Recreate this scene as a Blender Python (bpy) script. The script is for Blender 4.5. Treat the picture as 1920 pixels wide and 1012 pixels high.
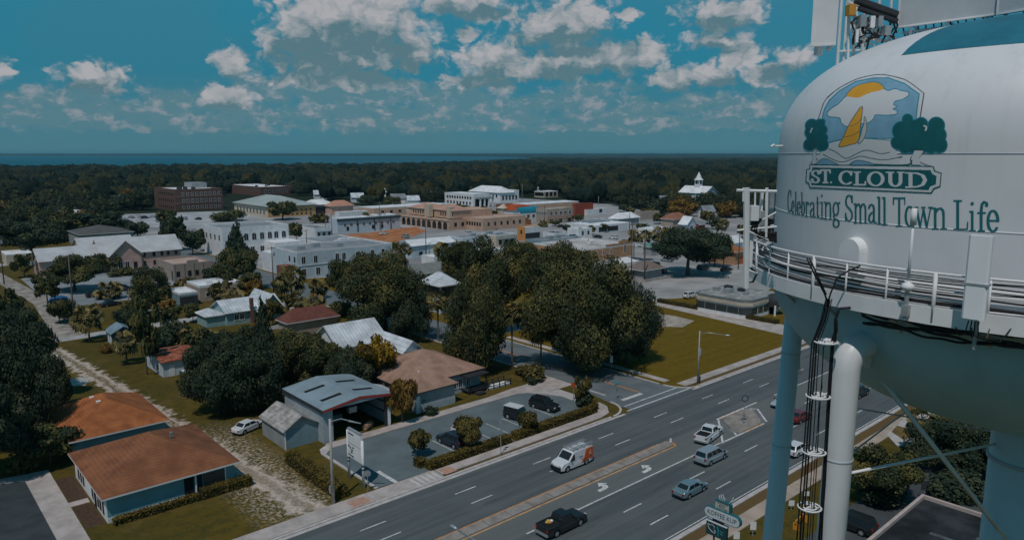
import bpy, bmesh, math, random
import numpy as np
from mathutils import Vector, Matrix, noise
R = math.radians
for o in list(bpy.data.objects): bpy.data.objects.remove(o)
SC = bpy.context.scene
COL = SC.collection
random.seed(7)
# ------------------------------------------------------------------ camera
# world axes: x runs along the highway, y across it towards the town
CH = 37.5                      # camera height
F = 1365.0                     # focal length in pixels of the 1920 wide photograph
PITCH = math.atan(218 / F)
YAW = R(48.2)
SX, SY = math.cos(YAW), math.sin(YAW)          # forward
RX, RY = math.sin(YAW), -math.cos(YAW)         # right
sp, cp = math.sin(PITCH), math.cos(PITCH)
cam = bpy.data.cameras.new('camera')
cam.sensor_width = 36; cam.lens = F / 1920 * 36
cam.clip_start = 0.5; cam.clip_end = 80000
co = bpy.data.objects.new('camera', cam); COL.objects.link(co)
co.location = (0, 0, CH); co.rotation_euler = (R(90) - PITCH, 0, YAW - R(90))
SC.camera = co
SC.render.resolution_x, SC.render.resolution_y = 1024, 539
SC.view_settings.view_transform = 'Standard'; SC.view_settings.look = 'None'
SC.view_settings.exposure = -1.46; SC.view_settings.gamma = 1

def ray(x, y):
    a = (x - 960) / F; v = (y - 506) / F
    f = cp - v * sp; z = -(v * cp + sp)
    return Vector((RX * a + SX * f, RY * a + SY * f, z))
def P(x, y, z=0.0):
    """point of the plane at height z seen at a photo pixel"""
    r = ray(x, y); k = (z - CH) / r.z
    return Vector((r.x * k, r.y * k, z))
def PD(x, y, D):
    """point on that sight line at forward distance D"""
    r = ray(x, y); k = D / (r.x * SX + r.y * SY)
    return Vector((r.x * k, r.y * k, CH + r.z * k))
def PJ(s, t, z):
    X = s * RX + t * RY; Y = s * SX + t * SY; dz = z - CH
    w = Y * cp - dz * sp; u = dz * cp + Y * sp
    return 960 + F * X / w, 506 - F * u / w, w
# ------------------------------------------------------------------ sun and sky
SUN_EL, SUN_AZ = R(61), R(30)
sd = Vector((-math.cos(SUN_EL) * math.cos(SUN_AZ), -math.cos(SUN_EL) * math.sin(SUN_AZ), math.sin(SUN_EL)))
sl = bpy.data.lights.new('sun', 'SUN'); sl.energy = 5.0; sl.angle = R(0.53); sl.color = (1, .94, .91)
so = bpy.data.objects.new('sun', sl); COL.objects.link(so)
so.rotation_euler = sd.to_track_quat('Z', 'Y').to_euler(); so.location = (-200, -200, 400)

CLOUDS = [(655,55,150,75),(700,15,75,50),(570,85,80,34),(625,112,110,32),(765,100,62,30),(640,150,125,20),(600,35,70,40),
 (870,6,85,30),(905,25,60,16),(1065,45,100,42),(1035,68,95,22),(1110,112,130,30),(1205,100,58,30),(1020,132,95,22),
 (930,118,75,38),(900,148,65,22),(1355,28,76,26),(1335,76,42,18),(1385,105,42,34),(1335,142,60,24),(1258,156,40,20),
 (1492,115,42,22),(1440,140,32,20),(180,148,48,28),(438,122,34,27),(425,186,46,20),(0,125,20,18),(870,62,22,14),(1175,30,18,10)]
BAND = [(590,168,120,24),(705,172,125,26),(850,184,125,22),(556,216,66,12),(330,192,66,17),(230,206,100,17),(60,192,66,16),
 (1060,186,90,18),(1160,216,110,14),(1300,192,60,12),(1380,206,60,14),(1450,190,50,18),(760,216,140,16),(950,222,110,14),
 (140,216,100,14),(350,226,120,10),(80,225,90,9),(500,170,60,20),(960,196,120,16),(1230,200,90,14),(1120,165,70,12),(720,235,160,8),(250,240,120,7),(1180,240,120,8),(300,205,90,16),(120,178,70,14),(30,215,80,14),(500,215,90,14),(830,240,120,9),(620,205,110,16),(880,205,110,16),(400,240,110,8),(1380,235,90,9),(650,240,140,9),(1050,240,150,9),(1300,226,100,10),(450,205,60,16),(1365,195,30,10)]
SHADE = [(655,85,150,40),(560,105,90,22),(620,135,160,34),(700,145,130,26),(870,30,95,20),(1065,85,120,32),(1110,142,150,28),(1020,160,130,24),
 (920,155,80,28),(1355,52,90,18),(1340,96,52,16),(1340,165,90,20),(1260,175,60,18),(180,176,70,22),(435,152,42,18),(425,208,55,18),(1480,142,60,18),(770,122,70,16)]
def azel(x, y):
    r = ray(x, y).normalized()
    f = r.x * SX + r.y * SY; q = r.x * RX + r.y * RY
    return math.atan2(q, f), math.asin(r.z)
W = bpy.data.worlds.new('World'); SC.world = W; W.use_nodes = True
nt = W.node_tree; nt.nodes.clear()
class NB:
    def __init__(s, t): s.t = t
    def n(s, typ, **k):
        nd = s.t.nodes.new(typ)
        for a, b in k.items(): setattr(nd, a, b)
        return nd
    def put(s, inp, v):
        if hasattr(v, 'is_output') or isinstance(v, bpy.types.NodeSocket): s.t.links.new(v, inp)
        else: inp.default_value = v
    def math(s, op, a, b=None, c=None, clamp=False):
        nd = s.n('ShaderNodeMath', operation=op, use_clamp=clamp)
        s.put(nd.inputs[0], a)
        if b is not None: s.put(nd.inputs[1], b)
        if c is not None: s.put(nd.inputs[2], c)
        return nd.outputs[0]
    def vec(s, op, a, b=None):
        nd = s.n('ShaderNodeVectorMath', operation=op)
        s.put(nd.inputs[0], a)
        if b is not None: s.put(nd.inputs[1], b)
        return nd.outputs['Value'] if op in ('LENGTH', 'DOT_PRODUCT') else nd.outputs[0]
    def smooth(s, v, lo, hi):
        nd = s.n('ShaderNodeMapRange', interpolation_type='SMOOTHSTEP', clamp=True)
        s.put(nd.inputs[0], v); nd.inputs[1].default_value = lo; nd.inputs[2].default_value = hi
        return nd.outputs[0]
    def mix(s, f, a, b):
        nd = s.n('ShaderNodeMix', data_type='RGBA')
        s.put(nd.inputs[0], f); s.put(nd.inputs[6], a); s.put(nd.inputs[7], b)
        return nd.outputs[2]
    def noise(s, v, scale, detail=5, rough=.55, dist=0.):
        nd = s.n('ShaderNodeTexNoise'); s.put(nd.inputs['Vector'], v)
        nd.inputs['Scale'].default_value = scale; nd.inputs['Detail'].default_value = detail
        nd.inputs['Roughness'].default_value = rough; nd.inputs['Distortion'].default_value = dist
        return nd
def cloud_field(b, t, p, blobs, k=.25):
    """distance field of a family of elliptical puffs in azimuth and elevation"""
    cur = None; pc = p
    for i, (x, y, rx, ry) in enumerate(blobs):
        a, e = azel(x, y); rx /= F; ry /= F
        if i and i % 8 == 0:                   # keeps the puffs evaluated in short batches
            ma = b.n('ShaderNodeVectorMath', operation='MULTIPLY_ADD'); t.links.new(cur, ma.inputs[0]); ma.inputs[1].default_value = (1e-7, 1e-7, 0)
            t.links.new(p, ma.inputs[2]); pc = ma.outputs[0]
        m = b.n('ShaderNodeVectorMath', operation='MULTIPLY_ADD'); t.links.new(pc, m.inputs[0])
        m.inputs[1].default_value = (1 / rx, 1 / ry, 0); m.inputs[2].default_value = (-a / rx, -e / ry, 0)
        l = b.vec('LENGTH', m.outputs[0])
        cur = l if cur is None else b.math('SMOOTH_MIN', cur, l, k)
    return cur
b = NB(nt)
tc = b.n('ShaderNodeTexCoord'); dv = tc.outputs['Generated']
fz = b.vec('DOT_PRODUCT', dv, (SX, SY, 0)); rz = b.vec('DOT_PRODUCT', dv, (RX, RY, 0)); uz = b.vec('DOT_PRODUCT', dv, (0, 0, 1))
az = b.math('ARCTAN2', rz, fz); el = b.math('ARCSINE', uz)
cx = b.n('ShaderNodeCombineXYZ'); nt.links.new(az, cx.inputs[0]); nt.links.new(el, cx.inputs[1]); pv = cx.outputs[0]
# clear sky: measured ramp over elevation plus a little Nishita daylight
rp = b.n('ShaderNodeValToRGB'); nt.links.new(b.math('MULTIPLY', el, 2.0, clamp=True), rp.inputs[0])
SKYK = 2.77
def lin(c):
    return tuple((v / 255 / 12.92 if v / 255 <= .04045 else ((v / 255 + .055) / 1.055) ** 2.4) for v in c)
er = rp.color_ramp
stops = [(0, (72,118,131)), (.07, (66,116,132)), (.2, (44,116,138)), (.34, (48,118,141)), (.5, (60,120,143)), (1, (26,78,106))]
for i, (p_, c_) in enumerate(stops):
    e_ = er.elements[i] if i < 2 else er.elements.new(p_)
    e_.position = p_; e_.color = (*lin(c_), 1)
wn = b.noise(pv, 5, 3, .5); wn.noise_dimensions = '2D'; rampc = b.mix(b.math('MULTIPLY', b.smooth(wn.outputs[0], .4, .7), .4), rp.outputs[0], (*lin((16, 124, 152)), 1))
mp = b.n('ShaderNodeMapping'); nt.links.new(pv, mp.inputs['Vector']); mp.inputs['Scale'].default_value = (1, 1.7, 1)
nz = b.noise(mp.outputs[0], 24, 3, .6); nz.noise_dimensions = '2D'
wv = b.n('ShaderNodeVectorMath', operation='MULTIPLY_ADD'); nt.links.new(nz.outputs['Color'], wv.inputs[0]); wv.inputs[1].default_value = (.04, .026, 0)
sh_ = b.vec('SUBTRACT', pv, (.02, .013, 0)); nt.links.new(sh_, wv.inputs[2]); pw = wv.outputs[0]
fine = b.noise(mp.outputs[0], 62, 5, .6); fine.noise_dimensions = '2D'; nf = b.math('SUBTRACT', fine.outputs[0], .5)
vo = b.n('ShaderNodeTexVoronoi', feature='F1', voronoi_dimensions='2D'); nt.links.new(pw, vo.inputs['Vector']); vo.inputs['Scale'].default_value = 38; vo.inputs['Detail'].default_value = 2; vo.inputs['Roughness'].default_value = .55
bil = b.math('SUBTRACT', .62, vo.outputs['Distance'])          # cauliflower billows
mp2 = b.n('ShaderNodeMapping'); nt.links.new(pw, mp2.inputs['Vector']); mp2.inputs['Scale'].default_value = (1, 2.6, 1)
mid = b.noise(mp2.outputs[0], 24, 5, .6); mid.noise_dimensions = '2D'; nm = b.math('SUBTRACT', mid.outputs[0], .5)
da = b.math('MULTIPLY_ADD', bil, .62, b.math('MULTIPLY_ADD', nf, .5, b.math('SUBTRACT', 1.2, cloud_field(b, nt, pw, CLOUDS))))
db = b.math('MULTIPLY_ADD', bil, .6, b.math('MULTIPLY_ADD', nf, .9, b.math('SUBTRACT', 1.42, cloud_field(b, nt, pw, BAND))))
ds = b.math('SUBTRACT', 1.0, cloud_field(b, nt, pw, SHADE))
# scattered cumulus over the rest of the sky (it lights the scene, out of frame)
oh = b.noise(dv, 3.2, 3, .6)
ohm = b.math('MULTIPLY', b.smooth(oh.outputs[0], .57, .68), b.smooth(el, .38, .6))
aA = b.smooth(da, -.1, .46); aB = b.math('MULTIPLY', b.smooth(db, -.2, .75), .85)
sh = b.math('ADD', b.smooth(ds, -.45, .75), b.math('MULTIPLY', nm, -1.3), clamp=True)
sh = b.math('ADD', sh, b.math('MULTIPLY', bil, -.8), clamp=True)
cA = b.mix(sh, (*lin((166, 167, 171)), 1), (*lin((84, 117, 127)), 1))
cB = b.mix(b.smooth(b.math('ADD', b.math('MULTIPLY', nm, 1.1), b.math('MULTIPLY_ADD', nf, .7, b.math('MULTIPLY', bil, .22))), -.08, .3), (*lin((84, 122, 134)), 1), (*lin((142, 147, 154)), 1))
c1 = b.mix(aB, rampc, cB)
c2 = b.mix(aA, c1, cA)
c3 = b.mix(ohm, c2, (*lin((140, 150, 158)), 1))
hz = b.math('MULTIPLY', b.math('SUBTRACT', 1.0, b.smooth(el, .0, .05)), .8)
c4 = b.mix(hz, c3, (*lin((72, 118, 131)), 1))
bg = b.n('ShaderNodeBackground'); nt.links.new(c4, bg.inputs[0]); bg.inputs[1].default_value = SKYK
sky = b.n('ShaderNodeTexSky', sky_type='NISHITA'); sky.sun_disc = False; sky.sun_elevation = SUN_EL
sky.sun_rotation = math.atan2(sd.x, sd.y)
W.cycles.sampling_method = 'MANUAL'; W.cycles.sample_map_resolution = 512
bg2 = b.n('ShaderNodeBackground'); nt.links.new(sky.outputs[0], bg2.inputs[0]); bg2.inputs[1].default_value = .004
ad = b.n('ShaderNodeAddShader'); nt.links.new(bg.outputs[0], ad.inputs[0]); nt.links.new(bg2.outputs[0], ad.inputs[1])
wo = b.n('ShaderNodeOutputWorld'); nt.links.new(ad.outputs[0], wo.inputs[0])

# ------------------------------------------------------------------ materials
MATS = {}
def M(name, c, rough=.8, var=.18, scale=1.5, spec=.3, metal=0., c2=None, detail=5, bump=0., coat=0.):
    if name in MATS: return MATS[name]
    m = bpy.data.materials.new(name); m.use_nodes = True; t = m.node_tree; q = NB(t)
    p = t.nodes['Principled BSDF']; p.inputs['Roughness'].default_value = rough; p.inputs['Metallic'].default_value = metal
    p.inputs['Specular IOR Level'].default_value = spec
    if coat: p.inputs['Coat Weight'].default_value = coat
    if var == 0 and c2 is None: p.inputs['Base Color'].default_value = (*c, 1)
    else:
        g = q.n('ShaderNodeNewGeometry')
        nz = q.noise(g.outputs['Position'], scale, detail, .6)
        lo = tuple(v * (1 - var) for v in c); hi = c2 if c2 else tuple(min(1, v * (1 + var)) for v in c)
        col = q.mix(q.smooth(nz.outputs[0], .3, .7), (*lo, 1), (*hi, 1))
        t.links.new(col, p.inputs['Base Color'])
        if bump:
            bp = q.n('ShaderNodeBump'); bp.inputs['Strength'].default_value = bump; bp.inputs['Distance'].default_value = .1
            t.links.new(nz.outputs[0], bp.inputs['Height']); t.links.new(bp.outputs[0], p.inputs['Normal'])
    MATS[name] = m; return m
def ribs(m, axis, freq, dark=.75, width=.25):
    """standing seams or courses every 1/freq metres along an axis"""
    t = m.node_tree; q = NB(t); p = t.nodes['Principled BSDF']
    g = q.n('ShaderNodeNewGeometry'); s = q.n('ShaderNodeSeparateXYZ'); t.links.new(g.outputs['Position'], s.inputs[0])
    fr = q.math('FRACT', q.math('MULTIPLY', s.outputs[axis], freq))
    k = q.math('LESS_THAN', fr, width)
    src = p.inputs['Base Color'].links[0].from_socket if p.inputs['Base Color'].links else tuple(p.inputs['Base Color'].default_value)
    mul = q.n('ShaderNodeMix', data_type='RGBA', blend_type='MULTIPLY')
    q.put(mul.inputs[0], k); q.put(mul.inputs[6], src); mul.inputs[7].default_value = (dark, dark, dark, 1)
    t.links.new(mul.outputs[2], p.inputs['Base Color']); return m
WHITE = M('white_paint', (.8, .8, .8), .55, .06, .8)
STUCCO = M('white_stucco', (.74, .75, .76), .85, .1, .6)
PALEBLUE = M('pale_blue_wall', (.52, .6, .66), .8, .1, .6)
CREAM = M('cream_wall', (.55, .48, .38), .85, .12, .5)
BEIGE = M('beige_wall', (.42, .34, .28), .85, .14, .5)
PEACH = M('peach_wall', (.56, .37, .27), .85, .12, .5)
PINK = M('salmon_wall', (.55, .36, .3), .85, .14, .5)
ORANGE = M('orange_wall', (.6, .27, .09), .8, .12, .5)
TAN = M('tan_wall', (.45, .26, .15), .85, .14, .5)
REDBRICK = ribs(M('red_brick', (.15, .085, .068), .9, .15, 2.0), 2, 3.3, .85, .18)
REDWALL = M('red_wall', (.3, .06, .035), .85, .12, 1)
SHADEWALL = M('shaded_teal_wall', (.16, .32, .36), .75, .1, .6)  # white walls under eave shade, the shade put into the colour
BLUEGREY = M('blue_grey_wall', (.2, .29, .33), .8, .12, .6)
GREYWALL = M('grey_wall', (.3, .32, .33), .85, .12, .6)
DARKWALL = M('dark_wall', (.04, .045, .05), .8, .15, 1)
GLASS = M('window_glass', (.012, .018, .022), .15, 0, spec=.6)
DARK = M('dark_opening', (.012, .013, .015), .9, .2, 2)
ROOFWHITE = M('white_roof', (.76, .77, .78), .7, .15, .25)
ROOFGREY = M('grey_roof', (.25, .27, .29), .85, .2, .2)
ROOFDARK = M('dark_roof', (.045, .048, .05), .9, .35, .25)
ROOFTAN = M('weathered_tan_roof', (.42, .37, .33), .9, .3, .15, c2=(.6, .58, .56))
TIN = ribs(M('ribbed_tin_roof', (.6, .64, .67), .5, .22, .4, spec=.5), 0, 1.4, .72, .16)
TINY = ribs(M('ribbed_tin_roof_across', (.6, .64, .67), .5, .25, .5, spec=.5), 1, 1.4, .72, .16)
SHINGLE = ribs(M('tan_shingle', (.32, .19, .135), .9, .16, .5, c2=(.42, .26, .19), detail=8), 2, 6, .88, .3)
TERRA = ribs(M('orange_brown_shingle', (.3, .095, .03), .9, .2, .5, c2=(.42, .145, .05), detail=8), 2, 6, .86, .3)
BROWNSH = ribs(M('brown_shingle', (.22, .085, .04), .9, .18, .45, c2=(.3, .118, .055), detail=8), 2, 6, .86, .3)
DKBROWN = M('dark_brown_shingle', (.16, .06, .045), .9, .2, 1)
RUST = ribs(M('rusty_red_tin', (.28, .06, .03), .75, .35, 1.1, c2=(.42, .15, .085), detail=8), 0, 1.6, .7, .15)
OLDTIN = ribs(M('weathered_old_tin', (.36, .33, .3), .75, .35, .9, c2=(.52, .5, .48)), 0, 2.2, .75, .15)
CONC = M('concrete', (.42, .37, .34), .9, .15, .5, c2=(.52, .46, .43))
KERB = M('kerb_concrete', (.5, .46, .44), .9, .15, 1)
ASPH = M('asphalt', (.085, .1, .105), .85, .16, .12, c2=(.115, .13, .135), detail=8)
LOT = M('parking_asphalt', (.13, .165, .175), .85, .14, .3, detail=8)
SANDY = M('pale_street_surface', (.4, .39, .38), .9, .15, .3)
PAINTW = M('white_road_paint', (.42, .43, .42), .7, .05, 2.2, c2=(.78, .78, .76), detail=8)
PAINTY = M('orange_road_paint', (.62, .25, .055), .7, .2, 2)
BRICKPAVE = M('pink_paver', (.45, .27, .2), .9, .2, 3)
STEEL = M('galvanised_steel', (.45, .47, .48), .45, .15, 2, metal=.5)
WOODPOLE = M('weathered_pole_wood', (.14, .11, .09), .9, .25, 2)
CONCPOLE = M('concrete_pole', (.42, .38, .34), .85, .12, 1)
BLACK = M('black_rubber', (.012, .013, .015), .6, 0)
CABLE = M('black_cable', (.014, .016, .018), .5, 0)
BARK = M('grey_bark', (.12, .1, .085), .95, .3, 3)
PALMBARK = M('palm_bark', (.16, .13, .1), .95, .3, 4)
CHROME = M('rim_metal', (.5, .52, .53), .3, 0, metal=.6)
HEADL = M('clear_lens', (.6, .62, .62), .15, 0, spec=.6)
TAILL = M('red_lens', (.3, .015, .01), .25, 0, spec=.6)
def foliage(name, lo, hi, sc=.35):
    return M(name, lo, .7, 0, sc, spec=.15, c2=hi, detail=3)
LEAF = {'oak': [foliage('oak_leaf_a', (0.026,0.040,0.020), (0.057,0.071,0.028)), foliage('oak_leaf_b', (0.041,0.054,0.022), (0.088,0.091,0.035)), foliage('oak_leaf_c', (0.094,0.093,0.028), (0.189,0.150,0.048))],
        'deep': [foliage('deep_leaf_a', (0.016,0.033,0.023), (0.035,0.054,0.032)), foliage('deep_leaf_b', (0.028,0.048,0.028), (0.057,0.073,0.038)), foliage('deep_leaf_c', (0.048,0.068,0.035), (0.089,0.095,0.048))],
        'gold': [foliage('gold_leaf_a', (0.052,0.039,0.008), (0.117,0.078,0.013)), foliage('gold_leaf_b', (0.130,0.078,0.008), (0.260,0.156,0.013)), foliage('gold_leaf_c', (0.234,0.130,0.010), (0.429,0.260,0.019))],
        'olive': [foliage('olive_leaf_a', (0.039,0.039,0.016), (0.078,0.068,0.023)), foliage('olive_leaf_b', (0.072,0.060,0.018), (0.130,0.104,0.031)), foliage('olive_leaf_c', (0.111,0.091,0.026), (0.195,0.150,0.046))],
        'amber': [foliage('amber_leaf_a', (0.078,0.042,0.013), (0.130,0.072,0.018)), foliage('amber_leaf_b', (0.130,0.072,0.017), (0.221,0.130,0.029)), foliage('amber_leaf_c', (0.169,0.098,0.023), (0.286,0.182,0.039))],
        'hedge': [foliage('hedge_leaf_a', (0.052,0.044,0.010), (0.098,0.072,0.016)), foliage('hedge_leaf_b', (0.091,0.068,0.013), (0.143,0.101,0.021)), foliage('hedge_leaf_c', (0.117,0.086,0.018), (0.182,0.130,0.026))],
        'wood': [foliage('wood_leaf_a', (0.017,0.029,0.018), (0.034,0.047,0.023), .02), foliage('wood_leaf_b', (0.026,0.039,0.021), (0.052,0.058,0.026), .02), foliage('wood_leaf_c', (0.039,0.049,0.023), (0.086,0.078,0.034), .02)],
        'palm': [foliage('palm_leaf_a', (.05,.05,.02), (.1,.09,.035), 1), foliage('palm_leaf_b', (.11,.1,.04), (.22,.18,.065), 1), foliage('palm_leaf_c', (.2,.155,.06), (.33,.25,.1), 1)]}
# ------------------------------------------------------------------ mesh helpers
class MB:
    def __init__(s): s.v = []; s.f = []; s.m = []
    def add(s, vs, fs, m=0):
        o = len(s.v); s.v += [tuple(v) for v in vs]
        for f in fs: s.f.append(tuple(i + o for i in f)); s.m.append(m)
        return s
    def box(s, x0, x1, y0, y1, z0, z1, m=0):
        return s.add([(x0,y0,z0),(x1,y0,z0),(x1,y1,z0),(x0,y1,z0),(x0,y0,z1),(x1,y0,z1),(x1,y1,z1),(x0,y1,z1)],
              [(0,3,2,1),(4,5,6,7),(0,1,5,4),(1,2,6,5),(2,3,7,6),(3,0,4,7)], m)
    def prism(s, poly, z0, z1, m=0):
        n = len(poly)
        a = sum(poly[i][0]*poly[(i+1)%n][1]-poly[(i+1)%n][0]*poly[i][1] for i in range(n))
        if a < 0: poly = poly[::-1]
        return s.add([(p[0],p[1],z0) for p in poly]+[(p[0],p[1],z1) for p in poly],
            [tuple(range(n-1,-1,-1)), tuple(range(n,2*n))]+[(i,(i+1)%n,n+(i+1)%n,n+i) for i in range(n)], m)
    def extrude_y(s, prof, y0, y1, m=0):
        n = len(prof)
        a = sum(prof[i][0]*prof[(i+1)%n][1]-prof[(i+1)%n][0]*prof[i][1] for i in range(n))
        if a < 0: prof = prof[::-1]
        return s.add([(p[0],y0,p[1]) for p in prof]+[(p[0],y1,p[1]) for p in prof],
            [tuple(range(n)), tuple(range(2*n-1,n-1,-1))]+[(i,n+i,n+(i+1)%n,(i+1)%n) for i in range(n)], m)
    def tube(s, pts, r, n=8, m=0, cap=True):
        pts = [Vector(p) for p in pts]; rs = r if isinstance(r, (list, tuple)) else [r]*len(pts)
        vs = []; prev = None
        for i, p in enumerate(pts):
            d = (pts[min(i+1,len(pts)-1)] - pts[max(i-1,0)]).normalized()
            a = prev if prev is not None else (Vector((0,0,1)) if abs(d.z) < .9 else Vector((1,0,0)))
            u = (a - d*a.dot(d)).normalized(); prev = u; w = d.cross(u)
            for k in range(n):
                an = 2*math.pi*k/n; vs.append(p + (u*math.cos(an)+w*math.sin(an))*rs[i])
        fs = [(i*n+k, i*n+(k+1)%n, (i+1)*n+(k+1)%n, (i+1)*n+k) for i in range(len(pts)-1) for k in range(n)]
        if cap: fs += [tuple(range(n-1,-1,-1)), tuple(range((len(pts)-1)*n, len(pts)*n))]
        return s.add(vs, fs, m)
    def cyl(s, x, y, z0, z1, r0, r1=None, n=12, m=0):
        return s.tube([(x,y,z0),(x,y,z1)], [r0, r0 if r1 is None else r1], n, m)
    def lathe(s, prof, n=48, c=(0,0), m=0):
        vs = [(c[0]+r*math.cos(2*math.pi*k/n), c[1]+r*math.sin(2*math.pi*k/n), z) for r, z in prof for k in range(n)]
        fs = [(i*n+k, i*n+(k+1)%n, (i+1)*n+(k+1)%n, (i+1)*n+k) for i in range(len(prof)-1) for k in range(n)]
        return s.add(vs, fs, m)
    def mesh(s, name, mats, smooth=False):
        me = bpy.data.meshes.new(name); me.from_pydata(s.v, [], s.f)
        for m in (mats if isinstance(mats, (list, tuple)) else [mats]): me.materials.append(m)
        me.polygons.foreach_set('material_index', s.m)
        if smooth: me.polygons.foreach_set('use_smooth', [True]*len(s.f))
        me.update(); return me
    def build(s, name, mats, parent=None, smooth=False, loc=None):
        return link(name, s.mesh(name, mats, smooth), parent, loc)
def link(name, me, parent=None, loc=None, rz=None):
    o = bpy.data.objects.new(name, me); COL.objects.link(o)
    if parent: o.parent = parent
    if loc is not None: o.location = loc
    if rz is not None: o.rotation_euler[2] = rz
    return o
def tag(o, label, cat, group=None):
    o['label'] = label; o['category'] = cat
    if group: o['group'] = group
    return o
def thing(name, label, cat, loc=(0,0,0), rz=0, group=None):
    o = bpy.data.objects.new(name, None); COL.objects.link(o); o.empty_display_size = .3
    o.location = loc; o.rotation_euler = (0,0,rz); return tag(o, label, cat, group)
def struct(name, me_or_mb, mats=None, kind='structure'):
    o = me_or_mb.build(name, mats) if isinstance(me_or_mb, MB) else link(name, me_or_mb)
    o['kind'] = kind; return o
def copy_tree(o, parent=None):
    c = o.copy(); COL.objects.link(c)
    if parent: c.parent = parent
    for ch in list(o.children): copy_tree(ch, c)
    return c
def np_mesh(name, V, Q, mi, mats):
    """V (n,3) float, Q (m,4) int"""
    me = bpy.data.meshes.new(name)
    me.vertices.add(len(V)); me.vertices.foreach_set('co', V.astype(np.float32).ravel())
    me.loops.add(Q.size); me.loops.foreach_set('vertex_index', Q.astype(np.int32).ravel())
    me.polygons.add(len(Q)); me.polygons.foreach_set('loop_start', np.arange(0, Q.size, 4, dtype=np.int32))
    for m in mats: me.materials.append(m)
    me.polygons.foreach_set('material_index', mi.astype(np.int32))
    me.update(calc_edges=True); return me

# ------------------------------------------------------------------ ground, roads, water
def ground_material():
    m = bpy.data.materials.new('ground_grass'); m.use_nodes = True; t = m.node_tree; q = NB(t)
    p = t.nodes['Principled BSDF']; p.inputs['Roughness'].default_value = .95; p.inputs['Specular IOR Level'].default_value = .1
    g = q.n('ShaderNodeNewGeometry'); pos = g.outputs['Position']
    s = q.n('ShaderNodeSeparateXYZ'); t.links.new(pos, s.inputs[0])
    n1 = q.noise(pos, .05, 6, .6).outputs[0]; n2 = q.noise(pos, .6, 8, .65).outputs[0]; n3 = q.noise(pos, 2.5, 6, .7).outputs[0]
    lawn = q.mix(q.smooth(n1, .35, .65), (.085, .066, .012, 1), (.125, .086, .012, 1))
    lawn = q.mix(q.math('MULTIPLY', q.smooth(n2, .42, .6), .75), lawn, (.052, .052, .013, 1))
    n4 = q.noise(pos, .16, 7, .65).outputs[0]
    lawn = q.mix(q.math('MULTIPLY', q.smooth(n4, .52, .66), .55), lawn, (.15, .1, .035, 1))
    lawn = q.mix(q.math('MULTIPLY', q.smooth(n3, .4, .75), .45), lawn, (.15, .105, .03, 1))
    # rich turf of the corner lawn
    inl = q.math('MULTIPLY', q.smooth(s.outputs[0], 92, 95), q.smooth(s.outputs[1], 66, 67))
    turf = q.mix(q.smooth(n2, .3, .7), (.135, .09, .009, 1), (.17, .112, .01, 1))
    turf = q.mix(q.math('MULTIPLY', q.smooth(n3, .45, .7), .5), turf, (.085, .066, .012, 1))
    mw = q.n('ShaderNodeMapping'); t.links.new(pos, mw.inputs[0]); mw.inputs['Rotation'].default_value = (0, 0, .5); mw.inputs['Scale'].default_value = (.05, .8, 1)
    turf = q.mix(q.math('MULTIPLY', q.smooth(q.noise(mw.outputs[0], 1.0, 4, .6).outputs[0], .42, .62), .45), turf, (.105, .075, .01, 1))
    turf = q.mix(q.math('MULTIPLY', q.smooth(n4, .55, .7), .5), turf, (.18, .12, .03, 1))
    lawn = q.mix(inl, lawn, turf)
    # sandy alley with two wheel ruts
    cxl = q.math('SUBTRACT', 38.0, q.math('MULTIPLY', s.outputs[1], .081))
    off = q.math('SUBTRACT', s.outputs[0], cxl)
    wob = q.math('MULTIPLY', q.math('SUBTRACT', n2, .5), 7.0)
    d = q.math('ABSOLUTE', q.math('ADD', off, wob))
    a = q.math('SUBTRACT', 1.0, q.smooth(d, .8, 2.1))
    mid = q.math('SUBTRACT', 1.0, q.smooth(q.math('ABSOLUTE', q.math('ADD', off, q.math('MULTIPLY', wob, .5))), .25, .8))
    a = q.math('SUBTRACT', a, q.math('MULTIPLY', mid, q.smooth(n3, .4, .55)), clamp=True)
    a = q.math('MULTIPLY', a, q.math('MULTIPLY', q.smooth(s.outputs[1], 66, 69), q.math('SUBTRACT', 1.0, q.smooth(s.outputs[1], 160, 164))))
    a = q.math('MULTIPLY', a, q.smooth(n3, .12, .42))
    # worn patches between the houses and the hedge
    wx = q.math('SUBTRACT', 1.0, q.smooth(q.math('ABSOLUTE', q.math('SUBTRACT', s.outputs[0], 31.5)), 2.0, 6.0))
    wy = q.math('MULTIPLY', q.smooth(s.outputs[1], 67, 70), q.math('SUBTRACT', 1.0, q.smooth(s.outputs[1], 92, 104)))
    wp = q.math('MULTIPLY', q.math('MULTIPLY', wx, wy), q.smooth(n3, .46, .62))
    a = q.math('MAXIMUM', a, q.math('MULTIPLY', wp, .8))
    sand = q.mix(q.smooth(n3, .3, .6), (.36, .28, .21, 1), (.6, .51, .44, 1))
    col = q.mix(a, lawn, sand)
    # leaf litter and dark green woodland soil away from the town
    dist = q.vec('LENGTH', pos)
    col = q.mix(q.smooth(dist, 380, 520), col, (.022, .03, .016, 1))
    t.links.new(col, p.inputs['Base Color'])
    bp = q.n('ShaderNodeBump'); bp.inputs['Strength'].default_value = .6; bp.inputs['Distance'].default_value = .15
    t.links.new(n3, bp.inputs['Height']); t.links.new(bp.outputs[0], p.inputs['Normal'])
    return m
GROUND = ground_material()
gm = MB(); gm.v = [(-15000,-15000,0),(15000,-15000,0),(15000,15000,0),(-15000,15000,0)]; gm.f = [(0,1,2,3)]; gm.m = [0]
struct('ground', gm, GROUND)
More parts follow.
